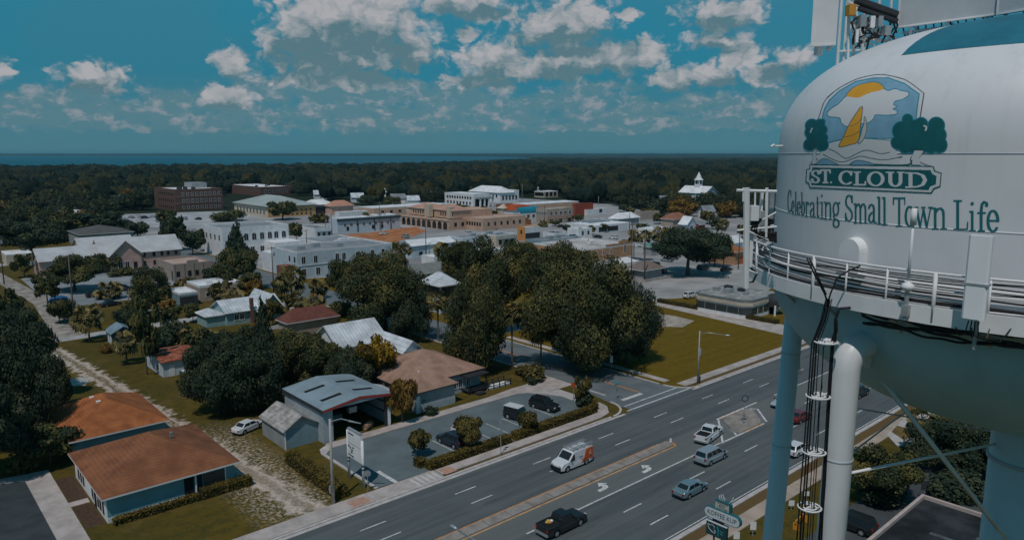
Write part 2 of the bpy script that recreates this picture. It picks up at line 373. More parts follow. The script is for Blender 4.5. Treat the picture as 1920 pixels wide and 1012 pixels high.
def sheet(name, poly, z, m, kind='structure'):
    b_ = MB(); n = len(poly)
    a = sum(poly[i][0]*poly[(i+1)%n][1]-poly[(i+1)%n][0]*poly[i][1] for i in range(n))
    if a < 0: poly = poly[::-1]
    b_.add([(p[0],p[1],z) for p in poly], [tuple(range(n))]); return struct(name, b_, m)
def rect(x0, x1, y0, y1): return [(x0,y0),(x1,y0),(x1,y1),(x0,y1)]
def slab(name, poly, z0, z1, m): b_ = MB(); b_.prism(poly, z0, z1); return struct(name, b_, m)
def arc(cx_, cy_, r, a0, a1, n=8): return [(cx_+r*math.cos(R(a0+(a1-a0)*i/n)), cy_+r*math.sin(R(a0+(a1-a0)*i/n))) for i in range(n+1)]
# asphalt with long worn streaks along the lanes
def asphalt_road():
    m = bpy.data.materials.new('highway_asphalt'); m.use_nodes = True; t = m.node_tree; q = NB(t)
    p = t.nodes['Principled BSDF']; p.inputs['Roughness'].default_value = .82; p.inputs['Specular IOR Level'].default_value = .25
    g = q.n('ShaderNodeNewGeometry'); pos = g.outputs['Position']
    mp = q.n('ShaderNodeMapping'); t.links.new(pos, mp.inputs[0]); mp.inputs['Scale'].default_value = (.025, .9, 1)
    st = q.noise(mp.outputs[0], 1.0, 5, .6).outputs[0]; n2 = q.noise(pos, .12, 6, .6).outputs[0]; n3 = q.noise(pos, 6, 4, .7).outputs[0]
    c = q.mix(q.smooth(st, .3, .7), (.082, .096, .1, 1), (.125, .14, .142, 1))
    c = q.mix(q.math('MULTIPLY', q.smooth(n2, .45, .7), .35), c, (.15, .165, .165, 1))
    c = q.mix(q.math('MULTIPLY', q.smooth(n3, .5, .8), .35), c, (.06, .068, .07, 1))
    # oil drips along the lanes and darker patches
    ms = q.n('ShaderNodeMapping'); t.links.new(pos, ms.inputs[0]); ms.inputs['Scale'].default_value = (.12, 1, 1)
    c = q.mix(q.math('MULTIPLY', q.smooth(q.noise(ms.outputs[0], .75, 6, .7).outputs[0], .56, .68), .5), c, (.05, .058, .06, 1))
    s = q.n('ShaderNodeSeparateXYZ'); t.links.new(pos, s.inputs[0])
    # the lighter concrete-grey turn lane beside the median
    tl = q.math('MULTIPLY', q.smooth(s.outputs[1], 49.2, 49.8), q.math('SUBTRACT', 1.0, q.smooth(s.outputs[1], 54.2, 54.8)))
    c = q.mix(q.math('MULTIPLY', tl, .6), c, (.165, .172, .165, 1))
    t.links.new(c, p.inputs['Base Color']); return m
ROAD = asphalt_road()
sheet('highway', rect(-150, 420, 39.0, 65.0), .012, ROAD)
# side street, cross streets of the town
side = [(82,62.0)] + [(82.2,66)] + arc(78.5,69.5,3.6,-20,0,3)[1:] + [(84.2,80),(84.2,420),(95,420),(95,80)] + arc(99.5,69,4.2,180,260,5)+[(99,62)]
sheet('side_street', side, .008, M('side_street_asphalt', (.14,.165,.175), .85, .16, .2, detail=8))
sheet('residential_street', [(-60,166.5),(40,167.5),(84,170.3),(84,175.3),(40,171.8),(-60,171)], .006, SANDY)
sheet('residential_street_east', rect(95, 330, 112.8, 118.5), .006, SANDY)
sheet('lane_west', [(27,171),(32,171),(34.5,215),(30,300),(25.5,300),(30,215)], .009, M('sandy_lane', (.24,.21,.18), .95, .25, .4, c2=(.42,.38,.34)))
# the paler cross streets and car parks of the town centre
PAVE = M('town_pavement', (.26,.27,.28), .9, .22, .03, c2=(.4,.39,.38), detail=8)
sheet('town_pavement', [(96,205),(96,420),(150,470),(420,470),(420,150),(300,128),(172,124),(172,180)], .006, PAVE)
sheet('church_car_park', [(33,205),(66,205),(80,262),(34,262)], .007, M('car_park_pavement', (.2,.24,.26), .9, .25, .05, c2=(.34,.36,.37), detail=8))
sheet('town_street', rect(30, 84, 296, 303), .011, SANDY); sheet('town_street', rect(40, 150, 372, 379), .013, SANDY)
p1 = [P(300,412), P(425,402), P(430,414), P(300,424)]
sheet('civic_car_park', [(v.x, v.y) for v in [P(195,420),P(215,402),P(440,395),P(500,402),P(430,428),P(330,428)]], .010, M('bright_pavement', (.4,.41,.42), .9, .2, .05))
# pale path street across the lawn, hedge side
sheet('lawn_path', [(v.x, v.y) for v in [P(1228,572),P(1475,629),P(1480,611),P(1230,562)]], .010, CONC)
sheet('sandy_patch', [(v.x, v.y) for v in [P(1235,588),P(1265,592),P(1302,601),P(1280,613),P(1232,612)]], .006, M('bare_sand', (.36,.3,.24), .95, .3, .6, c2=(.5,.44,.38)))
sheet('diner_car_park', [(152,114),(158,130),(172,142),(230,142),(230,112),(182,100),(178,76),(166,76),(166,106)], .012, M('diner_pavement', (.33,.32,.31), .9, .2, .1, c2=(.42,.41,.4)))
# kerbs, gutters, pavements of the highway
slab('kerb', rect(-150, 77.5, 65.0, 65.35), 0, .13, KERB)
slab('kerb_far', rect(-150, 420, 38.65, 39.0), 0, .13, KERB)
slab('kerb_lawn', rect(99, 420, 65.0, 65.35), 0, .13, KERB)
sheet('gutter', rect(-150, 80, 64.5, 64.99), .017, KERB)
sheet('gutter_far', rect(-150, 420, 39.01, 39.3), .017, KERB)
sheet('gutter_lawn', rect(97, 420, 64.5, 64.99), .017, KERB)
slab('pavement', [(-150,65.5),(38.5,65.5),(38.5,67.9),(-150,67.6)], 0, .1, CONC)
slab('pavement_lot', [(48,66.0),(60,66.0),(76.2,66.0),(78.6,66.6),(80.5,68.6),(80.9,70.5),(79.2,70.5),(78.2,68.4),(76,67.6),(48,67.6)], 0, .1, CONC)
slab('driveway_apron', rect(38.6, 47.9, 65.36, 67.9), 0, .06, CONC)
for k in range(5): sheet('apron_stripe', rect(44.2+k*.75, 44.6+k*.75, 65.5, 67.5), .066, M('pale_concrete', (.55,.53,.51), .9, .1, 1))
slab('curb_return', arc(78.0,69.5,4.5,-90,0,8)+arc(78.0,69.5,4.15,0,-90,8), 0, .13, KERB)
slab('curb_return_lawn', arc(99.4,69.2,4.4,180,270,8)+arc(99.4,69.2,4.05,270,180,8), 0, .13, KERB)
slab('tactile_paver', rect(48.3,50,65.7,67.3), .1, .108, BRICKPAVE); slab('tactile_paver', rect(36,38.2,65.7,67.3), .1, .108, BRICKPAVE)
slab('pavement_lawn', rect(97.5, 420, 66.4, 68.2), 0, .1, CONC)
slab('pavement_side', rect(96.6, 98.0, 70, 110), 0, .09, CONC)
slab('kerb_side_lawn', rect(95.0, 95.3, 70, 112), 0, .12, KERB)
slab('kerb_side', rect(83.9, 84.2, 72, 165), 0, .12, KERB)
slab('pavement_far', rect(-150, 420, 35.6, 37.3), 0, .1, M('warm_concrete', (.42,.34,.27), .9, .15, .5))
DIRTSTRIP = M('worn_verge', (.19,.11,.045), .95, .3, .8, c2=(.13,.09,.03))
sheet('verge', rect(51, 73, 65.4, 65.98), .006, DIRTSTRIP); sheet('verge_far', rect(-150, 420, 37.32, 38.62), .006, DIRTSTRIP)
sheet('verge_lawn', rect(100, 420, 65.4, 66.38), .006, DIRTSTRIP)
# parking lot
sheet('parking_lot', [(40.5,68.2),(47.8,68.0),(49.2,70.4),(78.6,70.4),(78.6,76.5),(75.5,81.8),(40.5,81.8)], .010, LOT)
slab('lot_pavement', [(42,81.85),(74.5,81.85),(79,79.2),(84,79.2),(84,84.4),(75,84.3),(70,83.6),(42,83.6)], 0, .1, CONC)
slab('lot_kerb', [(40.1,68.1),(40.5,68.1),(40.5,80.5),(42,81.85),(42,83.2),(40.6,82.4),(40.1,81)], 0, .12, KERB)
slab('brick_walk', [(75.5,81.84),(78.62,76.6),(78.62,72.4),(80.8,72.4),(80.8,79.1),(78.9,79.1)], 0, .09, M('paver_concrete', (.45,.42,.4), .9, .14, 1))
PB = M('planting_soil', (.12,.085,.06), .95, .3, 1.5)
sheet('planting_bed', rect(47.6, 79.4, 67.7, 70.4), .016, PB)
for x_ in (53.2, 56.2, 59.4, 62.4, 65.4, 68.4, 71.6): sheet('bay_line', rect(x_, x_+.12, 70.8, 75.4), .016, PAINTW)
sheet('stop_bar', rect(42.6, 43.1, 67.95, 72), .016, PAINTW)
# markings on the highway
def dash(s0, t0, L=3.0, w=.16, m=PAINTW): sheet('lane_dash', rect(s0-L/2, s0+L/2, t0-w/2, t0+w/2), .017, m)
for k in range(-6, 20):
    for tt, ph in ((61.1, 47.6), (58.2, 47.6), (45.9, 46.4), (42.4, 46.4)):
        s_ = ph + 12*k
        if tt > 55 and 79 < s_ < 79.5: continue
        dash(s_, tt)
sheet('edge_line', rect(46.2, 81, 49.42, 49.62), .017, PAINTW)
sheet('edge_line', rect(104, 420, 49.4, 49.6), .017, PAINTW)
sheet('edge_line', rect(104, 420, 54.4, 54.6), .017, PAINTW)
sheet('edge_line', rect(-150, 420, 39.5, 39.62), .021, PAINTW)
# raised median with orange edge lines
MEDC = M('median_concrete', (.27,.24,.21), .92, .2, .8, c2=(.34,.31,.28))
med = [(-150,53.05),(75.4,53.05)] + arc(75.4,53.75,.7,-90,90,8) + [(-150,54.45)]
slab('median', med, 0, .13, MEDC)
for k in range(14): sheet('median_joint', rect(32+k*3.1, 32.06+k*3.1, 53.1, 54.4), .134, M('joint_dark', (.08,.075,.07), .95, 0))
sheet('median_line_upper', rect(-150, 74.6, 54.5, 54.75), .017, PAINTY)
sheet('median_line_lower', rect(-150, 75.4, 52.72, 52.98), .017, M('worn_orange_paint', (.5,.3,.15), .8, .25, 1))
sheet('median_nose_line', arc(75.4,53.75,1.05,-85,70,10)+arc(75.4,53.75,.78,70,-85,10), .021, PAINTY)
# triangular traffic island beyond the gap
isl = [(85.5,50.2),(86,49.6),(91.2,49.5),(92.3,50.2),(95.2,53.0),(95.3,53.8),(94.5,54.2),(90.0,54.2),(88.0,53.4)]
isl2 = [(84,49.35),(91.7,49.25),(92.8,49.9),(96.4,53.0),(96.6,54.4),(89.7,54.5),(87.4,53.7)]
slab('traffic_island', isl, 0, .13, MEDC)
b_ = MB()
n_ = len(isl)
sheet('island_border', isl2, .018, M('island_hatch_asphalt', (.16,.165,.165), .9, .15, .5))
def stripe(x0, y0, x1, y1, w, m=PAINTW, z=.0225, name='road_stripe'):
    d = Vector((x1-x0, y1-y0)).normalized(); n = Vector((-d.y, d.x))*w/2
    return sheet(name, [(x0+n.x,y0+n.y),(x1+n.x,y1+n.y),(x1-n.x,y1-n.y),(x0-n.x,y0-n.y)], z, m)
for a_, c_ in (((81,49.4),(91.8,49.3)),((81.5,49.5),(88.2,54.4)),((96.4,53.0),(92.6,49.4)),((88,54.6),(99,54.6)),((85.0,49.6),(86.6,51.4)),((94.6,54.5),(96.3,53.2))):
    stripe(*a_, *c_, .28)
stripe(86.5,49.45,91.5,49.4,.16,PAINTY,.0265); stripe(88.6,54.4,94.4,54.4,.12,PAINTY,.0265)
# turn arrows
def turn_arrow(sx, ty):
    pts = [(.0,-.62),(1.0,-.62),(1.55,-.45),(1.8,0),(1.75,.35),(2.2,.35),(1.45,1.15),(.8,.35),(1.2,.35),(1.15,.05),(.9,-.12),(0,-.12)]
    sheet('turn_arrow', [(sx-1.0+x*1.05, ty+y*.95) for x, y in pts], .017, PAINTW)
turn_arrow(59.6, 51.3); turn_arrow(67.2, 51.0)
# side street markings
sheet('centre_line', rect(89.2, 89.34, 69.5, 110), .013, PAINTY); sheet('centre_line', rect(89.5, 89.64, 69.5, 110), .013, PAINTY)
sheet('stop_line', rect(84.4, 89.2, 68.6, 69.3), .013, PAINTW)
stripe(82.4, 66.9, 96.4, 67.0, .22, PAINTW, .013, 'crosswalk_line'); stripe(81.2, 65.35, 98.3, 65.4, .26, PAINTW, .017, 'crosswalk_line')
# house driveway at lower left, walk, beds
slab('driveway_strip', [(10.2,60),(13.4,70),(13.5,98.6),(8,99.6),(8,98),(10.9,97),(11,70)], 0, .08, CONC)
sheet('black_driveway', [(-20,64),(11,64),(11,96.9),(8,98),(-20,98)], .008, M('dark_driveway', (.045,.055,.06), .85, .2, .5))
slab('house_walk', rect(13.4, 15.3, 86.2, 87.4), 0, .06, CONC)
sheet('mulch_bed', rect(13.6, 15.4, 80, 86.1), .006, M('mulch', (.075,.045,.028), .95, .35, 3)); sheet('mulch_bed', rect(13.6, 15.4, 87.6, 95), .006, MATS['mulch'])
# concrete walk ahead of the ramp, sandy aprons
sheet('limestone_patch', [(v.x, v.y) for v in [P(108,716),P(150,706),P(168,710),P(160,722),P(120,724)]], .007, M('limestone', (.42,.42,.4), .95, .2, .6))
# koffee-shop forecourt south of the highway
sheet('forecourt', rect(62, 100, -10, 30.5), .010, M('forecourt_asphalt', (.07,.08,.085), .85, .2, .2))
slab('forecourt_kerb', [(97,33.5),(100,36.0),(112,37.2),(122,37.2),(122,34),(106,33.2),(99,31.4)], 0, .12, KERB)
sheet('island_grass', [(99.6,33.6),(101.5,36),(104.5,36.4),(104.5,33.8)], .125, M('dry_turf', (.15,.1,.03), .95, .25, 1))
# the lake and the land beyond it
WATER = bpy.data.materials.new('lake_water'); WATER.use_nodes = True
q = NB(WATER.node_tree); p = WATER.node_tree.nodes['Principled BSDF']
p.inputs['Base Color'].default_value = (.006, .125, .19, 1); p.inputs['Roughness'].default_value = .45; p.inputs['Specular IOR Level'].default_value = .12
g_ = q.n('ShaderNodeNewGeometry'); mp = q.n('ShaderNodeMapping'); WATER.node_tree.links.new(g_.outputs['Position'], mp.inputs[0]); mp.inputs['Scale'].default_value = (.0006,.0006,1)
wcol = q.mix(q.smooth(q.noise(mp.outputs[0], 1.5, 6, .6).outputs[0], .35, .65), (.002,.085,.125,1), (.006,.11,.155,1))
WATER.node_tree.links.new(wcol, p.inputs['Base Color'])
def polar(px, D):
    v = PD(px, 506, D); return (v.x, v.y)
lake = [polar(-500, 1600), polar(100, 1660), polar(300, 1740), polar(420, 1760), polar(560, 1850), polar(760, 2050), polar(900, 2500), polar(985, 3300), polar(1010, 3900), polar(900, 4300), polar(960, 5200), polar(1060, 6000),
        polar(1000, 7000), polar(900, 9800), polar(500, 11800), polar(0, 12000), polar(-600, 12000)]
sheet('lake', lake, .3, WATER)
FARLAND = M('far_woodland', (.02,.034,.022), .95, .35, .004, c2=(.036,.05,.032))
def ridge(name, pts, hmin, hmax, seed, depth=260):
    rnd = random.Random(seed); b_ = MB(); top = []
    N = 260; vs = []
    for i in range(N+1):
        u = i/N*(len(pts)-1); k = min(int(u), len(pts)-2); f_ = u-k
        x = pts[k][0]*(1-f_)+pts[k+1][0]*f_; y = pts[k][1]*(1-f_)+pts[k+1][1]*f_
        d = Vector((x, y)).normalized()
        h = hmin+(hmax-hmin)*(.5+.5*noise.noise((i*.23, seed, 0)))*(.55+.45*rnd.random())
        vs += [(x,y,0),(x+d.x*8,y+d.y*8,h*.8),(x+d.x*depth*.4,y+d.y*depth*.4,h),(x+d.x*depth,y+d.y*depth,h*.9),(x+d.x*depth*1.1,y+d.y*depth*1.1,0)]
    fs = [(i*5+j, (i+1)*5+j, (i+1)*5+j+1, i*5+j+1) for i in range(N) for j in range(4)]
    b_.add(vs, fs); return struct(name, b_, FARLAND)
ridge('far_shore_hills', [polar(-600, 11600), polar(300, 11700), polar(760, 10800), polar(1000, 9400), polar(1300, 9000), polar(2500, 9000)], 34, 46, 3, 1200)
ridge('lakeside_hills', [polar(985, 6100), polar(1120, 5900), polar(1400, 5600), polar(2000, 5400)], 8, 20, 5, 700)
ridge('lakeside_hills', [polar(1000, 4050), polar(1150, 4000), polar(1500, 3800), polar(2000, 3700)], 8, 17, 6, 500)
# ------------------------------------------------------------------ the water tower
TWX, TWY = 18.54*RX+25.64*SX, 18.54*RY+25.64*SY
TR, RAILR = 8.73, 9.66
ZT = CH                                    # the shell seam sits at eye level
tower = thing('water_tower', 'tall white municipal water tower with a painted town emblem, railed balcony and steel legs', 'water tower', (TWX, TWY, 0))
DB, DE = 4.45, 2.5; BB = 5.0; BZ = -4.5
def streaked(name, c, c2, rough):
    m = bpy.data.materials.new(name); m.use_nodes = True; t = m.node_tree; q = NB(t); p = t.nodes['Principled BSDF']
    p.inputs['Roughness'].default_value = rough; p.inputs['Specular IOR Level'].default_value = .4
    g = q.n('ShaderNodeNewGeometry'); mp = q.n('ShaderNodeMapping'); t.links.new(g.outputs['Position'], mp.inputs[0]); mp.inputs['Scale'].default_value = (1.6, 1.6, .1)
    st = q.noise(mp.outputs[0], 1.0, 6, .65).outputs[0]; bl = q.noise(g.outputs['Position'], .35, 5, .6).outputs[0]
    col = q.mix(q.math('MULTIPLY', q.smooth(st, .5, .75), .5), (*c, 1), (*c2, 1)); col = q.mix(q.math('MULTIPLY', q.smooth(bl, .5, .72), .3), col, (*c2, 1))
    t.links.new(col, p.inputs['Base Color'])
    bp = q.n('ShaderNodeBump'); bp.inputs['Strength'].default_value = .12; bp.inputs['Distance'].default_value = .05; t.links.new(q.noise(g.outputs['Position'], .9, 2, .5).outputs[0], bp.inputs['Height']); t.links.new(bp.outputs[0], p.inputs['Normal'])
    MATS[name] = m; return m
TANKP = streaked('tank_paint', (.74,.75,.76), (.55,.57,.57), .4)
def tank_r(z):
    if z >= 0: return TR*max(0, 1-(z/DB)**DE)**(1/DE)
    if z >= BZ: return TR
    return TR*math.sqrt(max(0, 1-((BZ-z)/BB)**2))
prof = [(.02, ZT+DB)]
for i in range(1, 40):
    a = math.pi/2*(1-i/40); zz = DB*math.sin(a)**(2/DE); prof.append((TR*math.cos(a)**(2/DE), ZT+zz))
prof += [(TR, ZT), (TR, ZT-2.05), (TR, ZT+BZ+.32)]
b_ = MB(); b_.lathe(prof[::-1], 128); b_.build('tank', TANKP, tower, True)
prof = [(TR, ZT+BZ+.32), (TR, ZT+BZ)]
for i in range(1, 40):
    a = math.pi/2*i/40; prof.append((TR*math.cos(a), ZT+BZ-BB*math.sin(a)))
prof.append((.6, ZT+BZ-BB))
BOWLSHADE = streaked('bowl_shade_blue', (.36,.58,.66), (.3,.46,.52), .45)  # teal shade under the tank put into the bowl's base colour
b_ = MB(); b_.lathe(prof[::-1], 128); b_.build('tank_bowl', BOWLSHADE, tower, True)
SEAM = M('weld_seam_paint', (.45,.5,.53), .5, .1, 1)
for z_, h_ in ((0, .022), (-2.05, .022)):
    b_ = MB(); b_.lathe([(TR-.02, ZT+z_-h_), (TR+.006, ZT+z_-h_), (TR+.006, ZT+z_+h_), (TR-.02, ZT+z_+h_)], 128)
    b_.build('weld_seam', SEAM if z_ == 0 else WHITE, tower, True)
# --- painted emblem and lettering, rasterised on the shell as thin coloured facets
EX0, EY0, EX1, EY1, ES = 1466, 130, 1884, 450, .5
NX, NY = int((EX1-EX0)/ES), int((EY1-EY0)/ES)
GX, GY = np.meshgrid(EX0+(np.arange(NX)+.5)*ES, EY0+(np.arange(NY)+.5)*ES)
IMG = np.zeros((NY, NX), np.int8)
def inpoly(poly):
    inside = np.zeros(GX.shape, bool); n = len(poly); j = n-1
    for i in range(n):
        xi, yi = poly[i]; xj, yj = poly[j]
        if yi != yj:
            c = ((yi > GY) != (yj > GY)) & (GX < (xj-xi)*(GY-yi)/(yj-yi)+xi); inside ^= c
        j = i
    return inside
def curve(poly, closed=True, n=5):
    """Catmull-Rom smoothing"""
    m = len(poly); out = []
    for i in range(m if closed else m-1):
        p0, p1_, p2, p3 = (poly[(i-1) % m] if closed or i > 0 else poly[0]), poly[i], poly[(i+1) % m], (poly[(i+2) % m] if closed or i+2 < m else poly[-1])
        for k in range(n):
            t_ = k/n
            out.append(tuple(.5*((2*p1_[a])+(-p0[a]+p2[a])*t_+(2*p0[a]-5*p1_[a]+4*p2[a]-p3[a])*t_*t_+(-p0[a]+3*p1_[a]-3*p2[a]+p3[a])*t_**3) for a in (0, 1)))
    if not closed: out.append(poly[-1])
    return out
def zp(pts): return [(1460+x/3.891, 120+y/3.892) for x, y in pts]
def fill(pts, c, smooth=False):
    q_ = zp(pts); IMG[inpoly(curve(q_) if smooth else q_)] = c
def pen(pts, hx, hy, c):
    for (x0, y0), (x1, y1) in zip(pts[:-1], pts[1:]):
        px0, px1 = min(x0, x1)-hx-1, max(x0, x1)+hx+1; py0, py1 = min(y0, y1)-hy-1, max(y0, y1)+hy+1
        i0, i1 = max(0, int((px0-EX0)/ES)), min(NX, int((px1-EX0)/ES)+1); j0, j1 = max(0, int((py0-EY0)/ES)), min(NY, int((py1-EY0)/ES)+1)
        if i1 <= i0 or j1 <= j0: continue
        gx, gy = GX[j0:j1, i0:i1], GY[j0:j1, i0:i1]
        dx, dy = (x1-x0)/hx, (y1-y0)/hy; L = dx*dx+dy*dy+1e-9
        u = np.clip(((gx-x0)/hx*dx+(gy-y0)/hy*dy)/L, 0, 1)
        IMG[j0:j1, i0:i1][((gx-x0)/hx-u*dx)**2+((gy-y0)/hy-u*dy)**2 < 1] = c
def line(pts, w, c, smooth=True, closed=False):
    q_ = zp(pts); pen(curve(q_, closed) if smooth else q_, w, w, c)
ENAV, EWH, EBL, ETE, EOR, EGR, ELT, ECR = 1, 2, 3, 4, 5, 6, 7, 8
sh = [(285,415),(300,370),(340,265),(430,185),(560,115),(680,84),(740,79),(800,84),(930,120),(1060,215),(1030,400)]
fill(sh+[(1000,560),(340,580)], EWH)
line(sh[:10], .75, ENAV); line(sh[9:], .9, ENAV, False)
ib = [(315,390),(330,330),(365,265),(440,195),(560,125),(690,100),(800,98),(920,140),(1030,220),(1018,300),(1005,410),(960,470),(830,550),(640,545),(480,550),(350,580),(325,470)]
fill(ib, ETE); 
fill([(322,392),(337,334),(371,271),(445,201),(563,132),(691,107),(798,105),(915,147),(1022,224),(1010,300),(998,405),(960,465),(828,543),(640,538),(480,543),(356,572),(332,470)], EBL)
sun = [(495,240),(540,180),(610,148),(700,135),(750,155),(765,190),(690,215),(580,250)]
cl = [(495,240),(540,244),(585,246),(640,222),(690,205),(730,198),(765,186),(800,198),(850,184),(890,198),(938,207),(945,228),(900,258),(850,270),(836,300),(858,312),(830,330),(862,346),(850,366),(770,372),(705,370),(690,398),(650,430),(610,432),(560,450),(500,455),(460,430),(445,392),(370,382),(358,358),(390,325),(430,300),(460,270)]
line(cl, 1.7, ETE, True, True); line(sun, 1.6, ETE, True, True); fill(sun, EOR, True); fill(cl, EWH, True)
fill([(350,582),(480,550),(640,545),(820,565),(850,620),(900,760),(260,760),(300,660)], EWH)
line([(350,580),(480,551),(640,545),(820,560)], .7, ETE)
sail = [(605,310),(610,345),(600,420),(580,560),(520,590),(440,605),(470,540),(510,450),(560,370)]
line(sail, .9, ETE, True, True); fill(sail, EOR, True); line(sail, .45, ENAV, True, True)
line([(520,455),(570,435),(605,400)], .45, ENAV); line([(475,535),(540,520),(592,488)], .45, ENAV)
jib = [(625,385),(640,430),(638,500),(612,560),(580,580),(600,500),(622,440)]
line(jib, .9, ETE, True, True); fill(jib, ECR, True); line(jib, .4, ENAV, True, True)
line([(610,460),(596,520),(578,570)], 1.3, ETE)
def blobs(lst, c):
    for x, y, r in lst:
        xx, yy = zp([(x, y)])[0]; IMG[(GX-xx)**2+(GY-yy)**2 < (r/3.891)**2] = c
lt = [(243,452,46),(232,500,38),(300,440,34),(322,420,14),(318,480,34),(322,540,34),(225,590,40),(318,590,42),(270,545,62)]
rt = [(940,405,36),(900,490,68),(1040,440,46),(1000,470,60),(1150,450,58),(1172,590,54),(1090,545,85),(1000,560,92),(868,575,46),(925,605,44),(1110,600,50),(1160,520,60),(1050,610,36)]
blobs([(x, y, r+7) for x, y, r in lt+rt], ETE); blobs(lt, EGR); blobs(rt, EGR)
line([(232,500),(236,485),(246,470)], 1.1, EWH); line([(1062,452),(1078,462),(1072,484)], 1.5, EWH)
for pl in ([(252,640),(250,690),(236,726)], [(272,635),(270,680),(282,700)], [(985,630),(988,660),(962,690),(972,735)], [(1062,632),(1022,685),(1030,712),(1075,735),(1122,748)], [(230,620),(262,610),(290,625)], [(960,630),(1000,622),(1060,630)]): line(pl, .6, ENAV)
fill([(252,640),(270,640),(272,690),(280,726),(240,728),(250,690)], EWH); fill([(990,632),(1058,634),(1022,690),(1040,735),(976,735),(966,695)], EWH)
for pl in ([(365,620),(420,645),(490,690),(560,660),(640,630),(740,655),(810,645)], [(325,660),(400,700),(475,715),(590,675),(680,690),(780,700),(900,675)]): line(pl, .8, EGR)
for pl in ([(278,722),(330,690),(400,715),(455,752),(360,735),(285,735)], [(498,752),(560,706),(640,712),(700,732),(760,738),(640,738),(540,738)]): fill(pl, EBL, True); line(pl, .6, EGR, True, True)
line([(700,732),(850,738),(950,732),(972,705)], 1.1, EGR)
line([(400,715),(480,752),(560,706)], .6, EGR)
fill([(225,732),(1130,745),(1142,780),(1190,795),(1180,897),(1135,912),(1117,945),(225,905),(215,872),(194,860),(200,768),(222,765)], EGR)
fill([(230,740),(1124,753),(1134,787),(1182,801),(1173,890),(1128,905),(1110,937),(230,898),(222,866),(202,856),(207,774),(229,771)], EWH)
fill([(246,755),(1108,775),(1120,802),(1152,818),(1146,880),(1105,895),(1093,922),(240,885),(232,852),(222,845),(226,792),(241,787)], EGR)
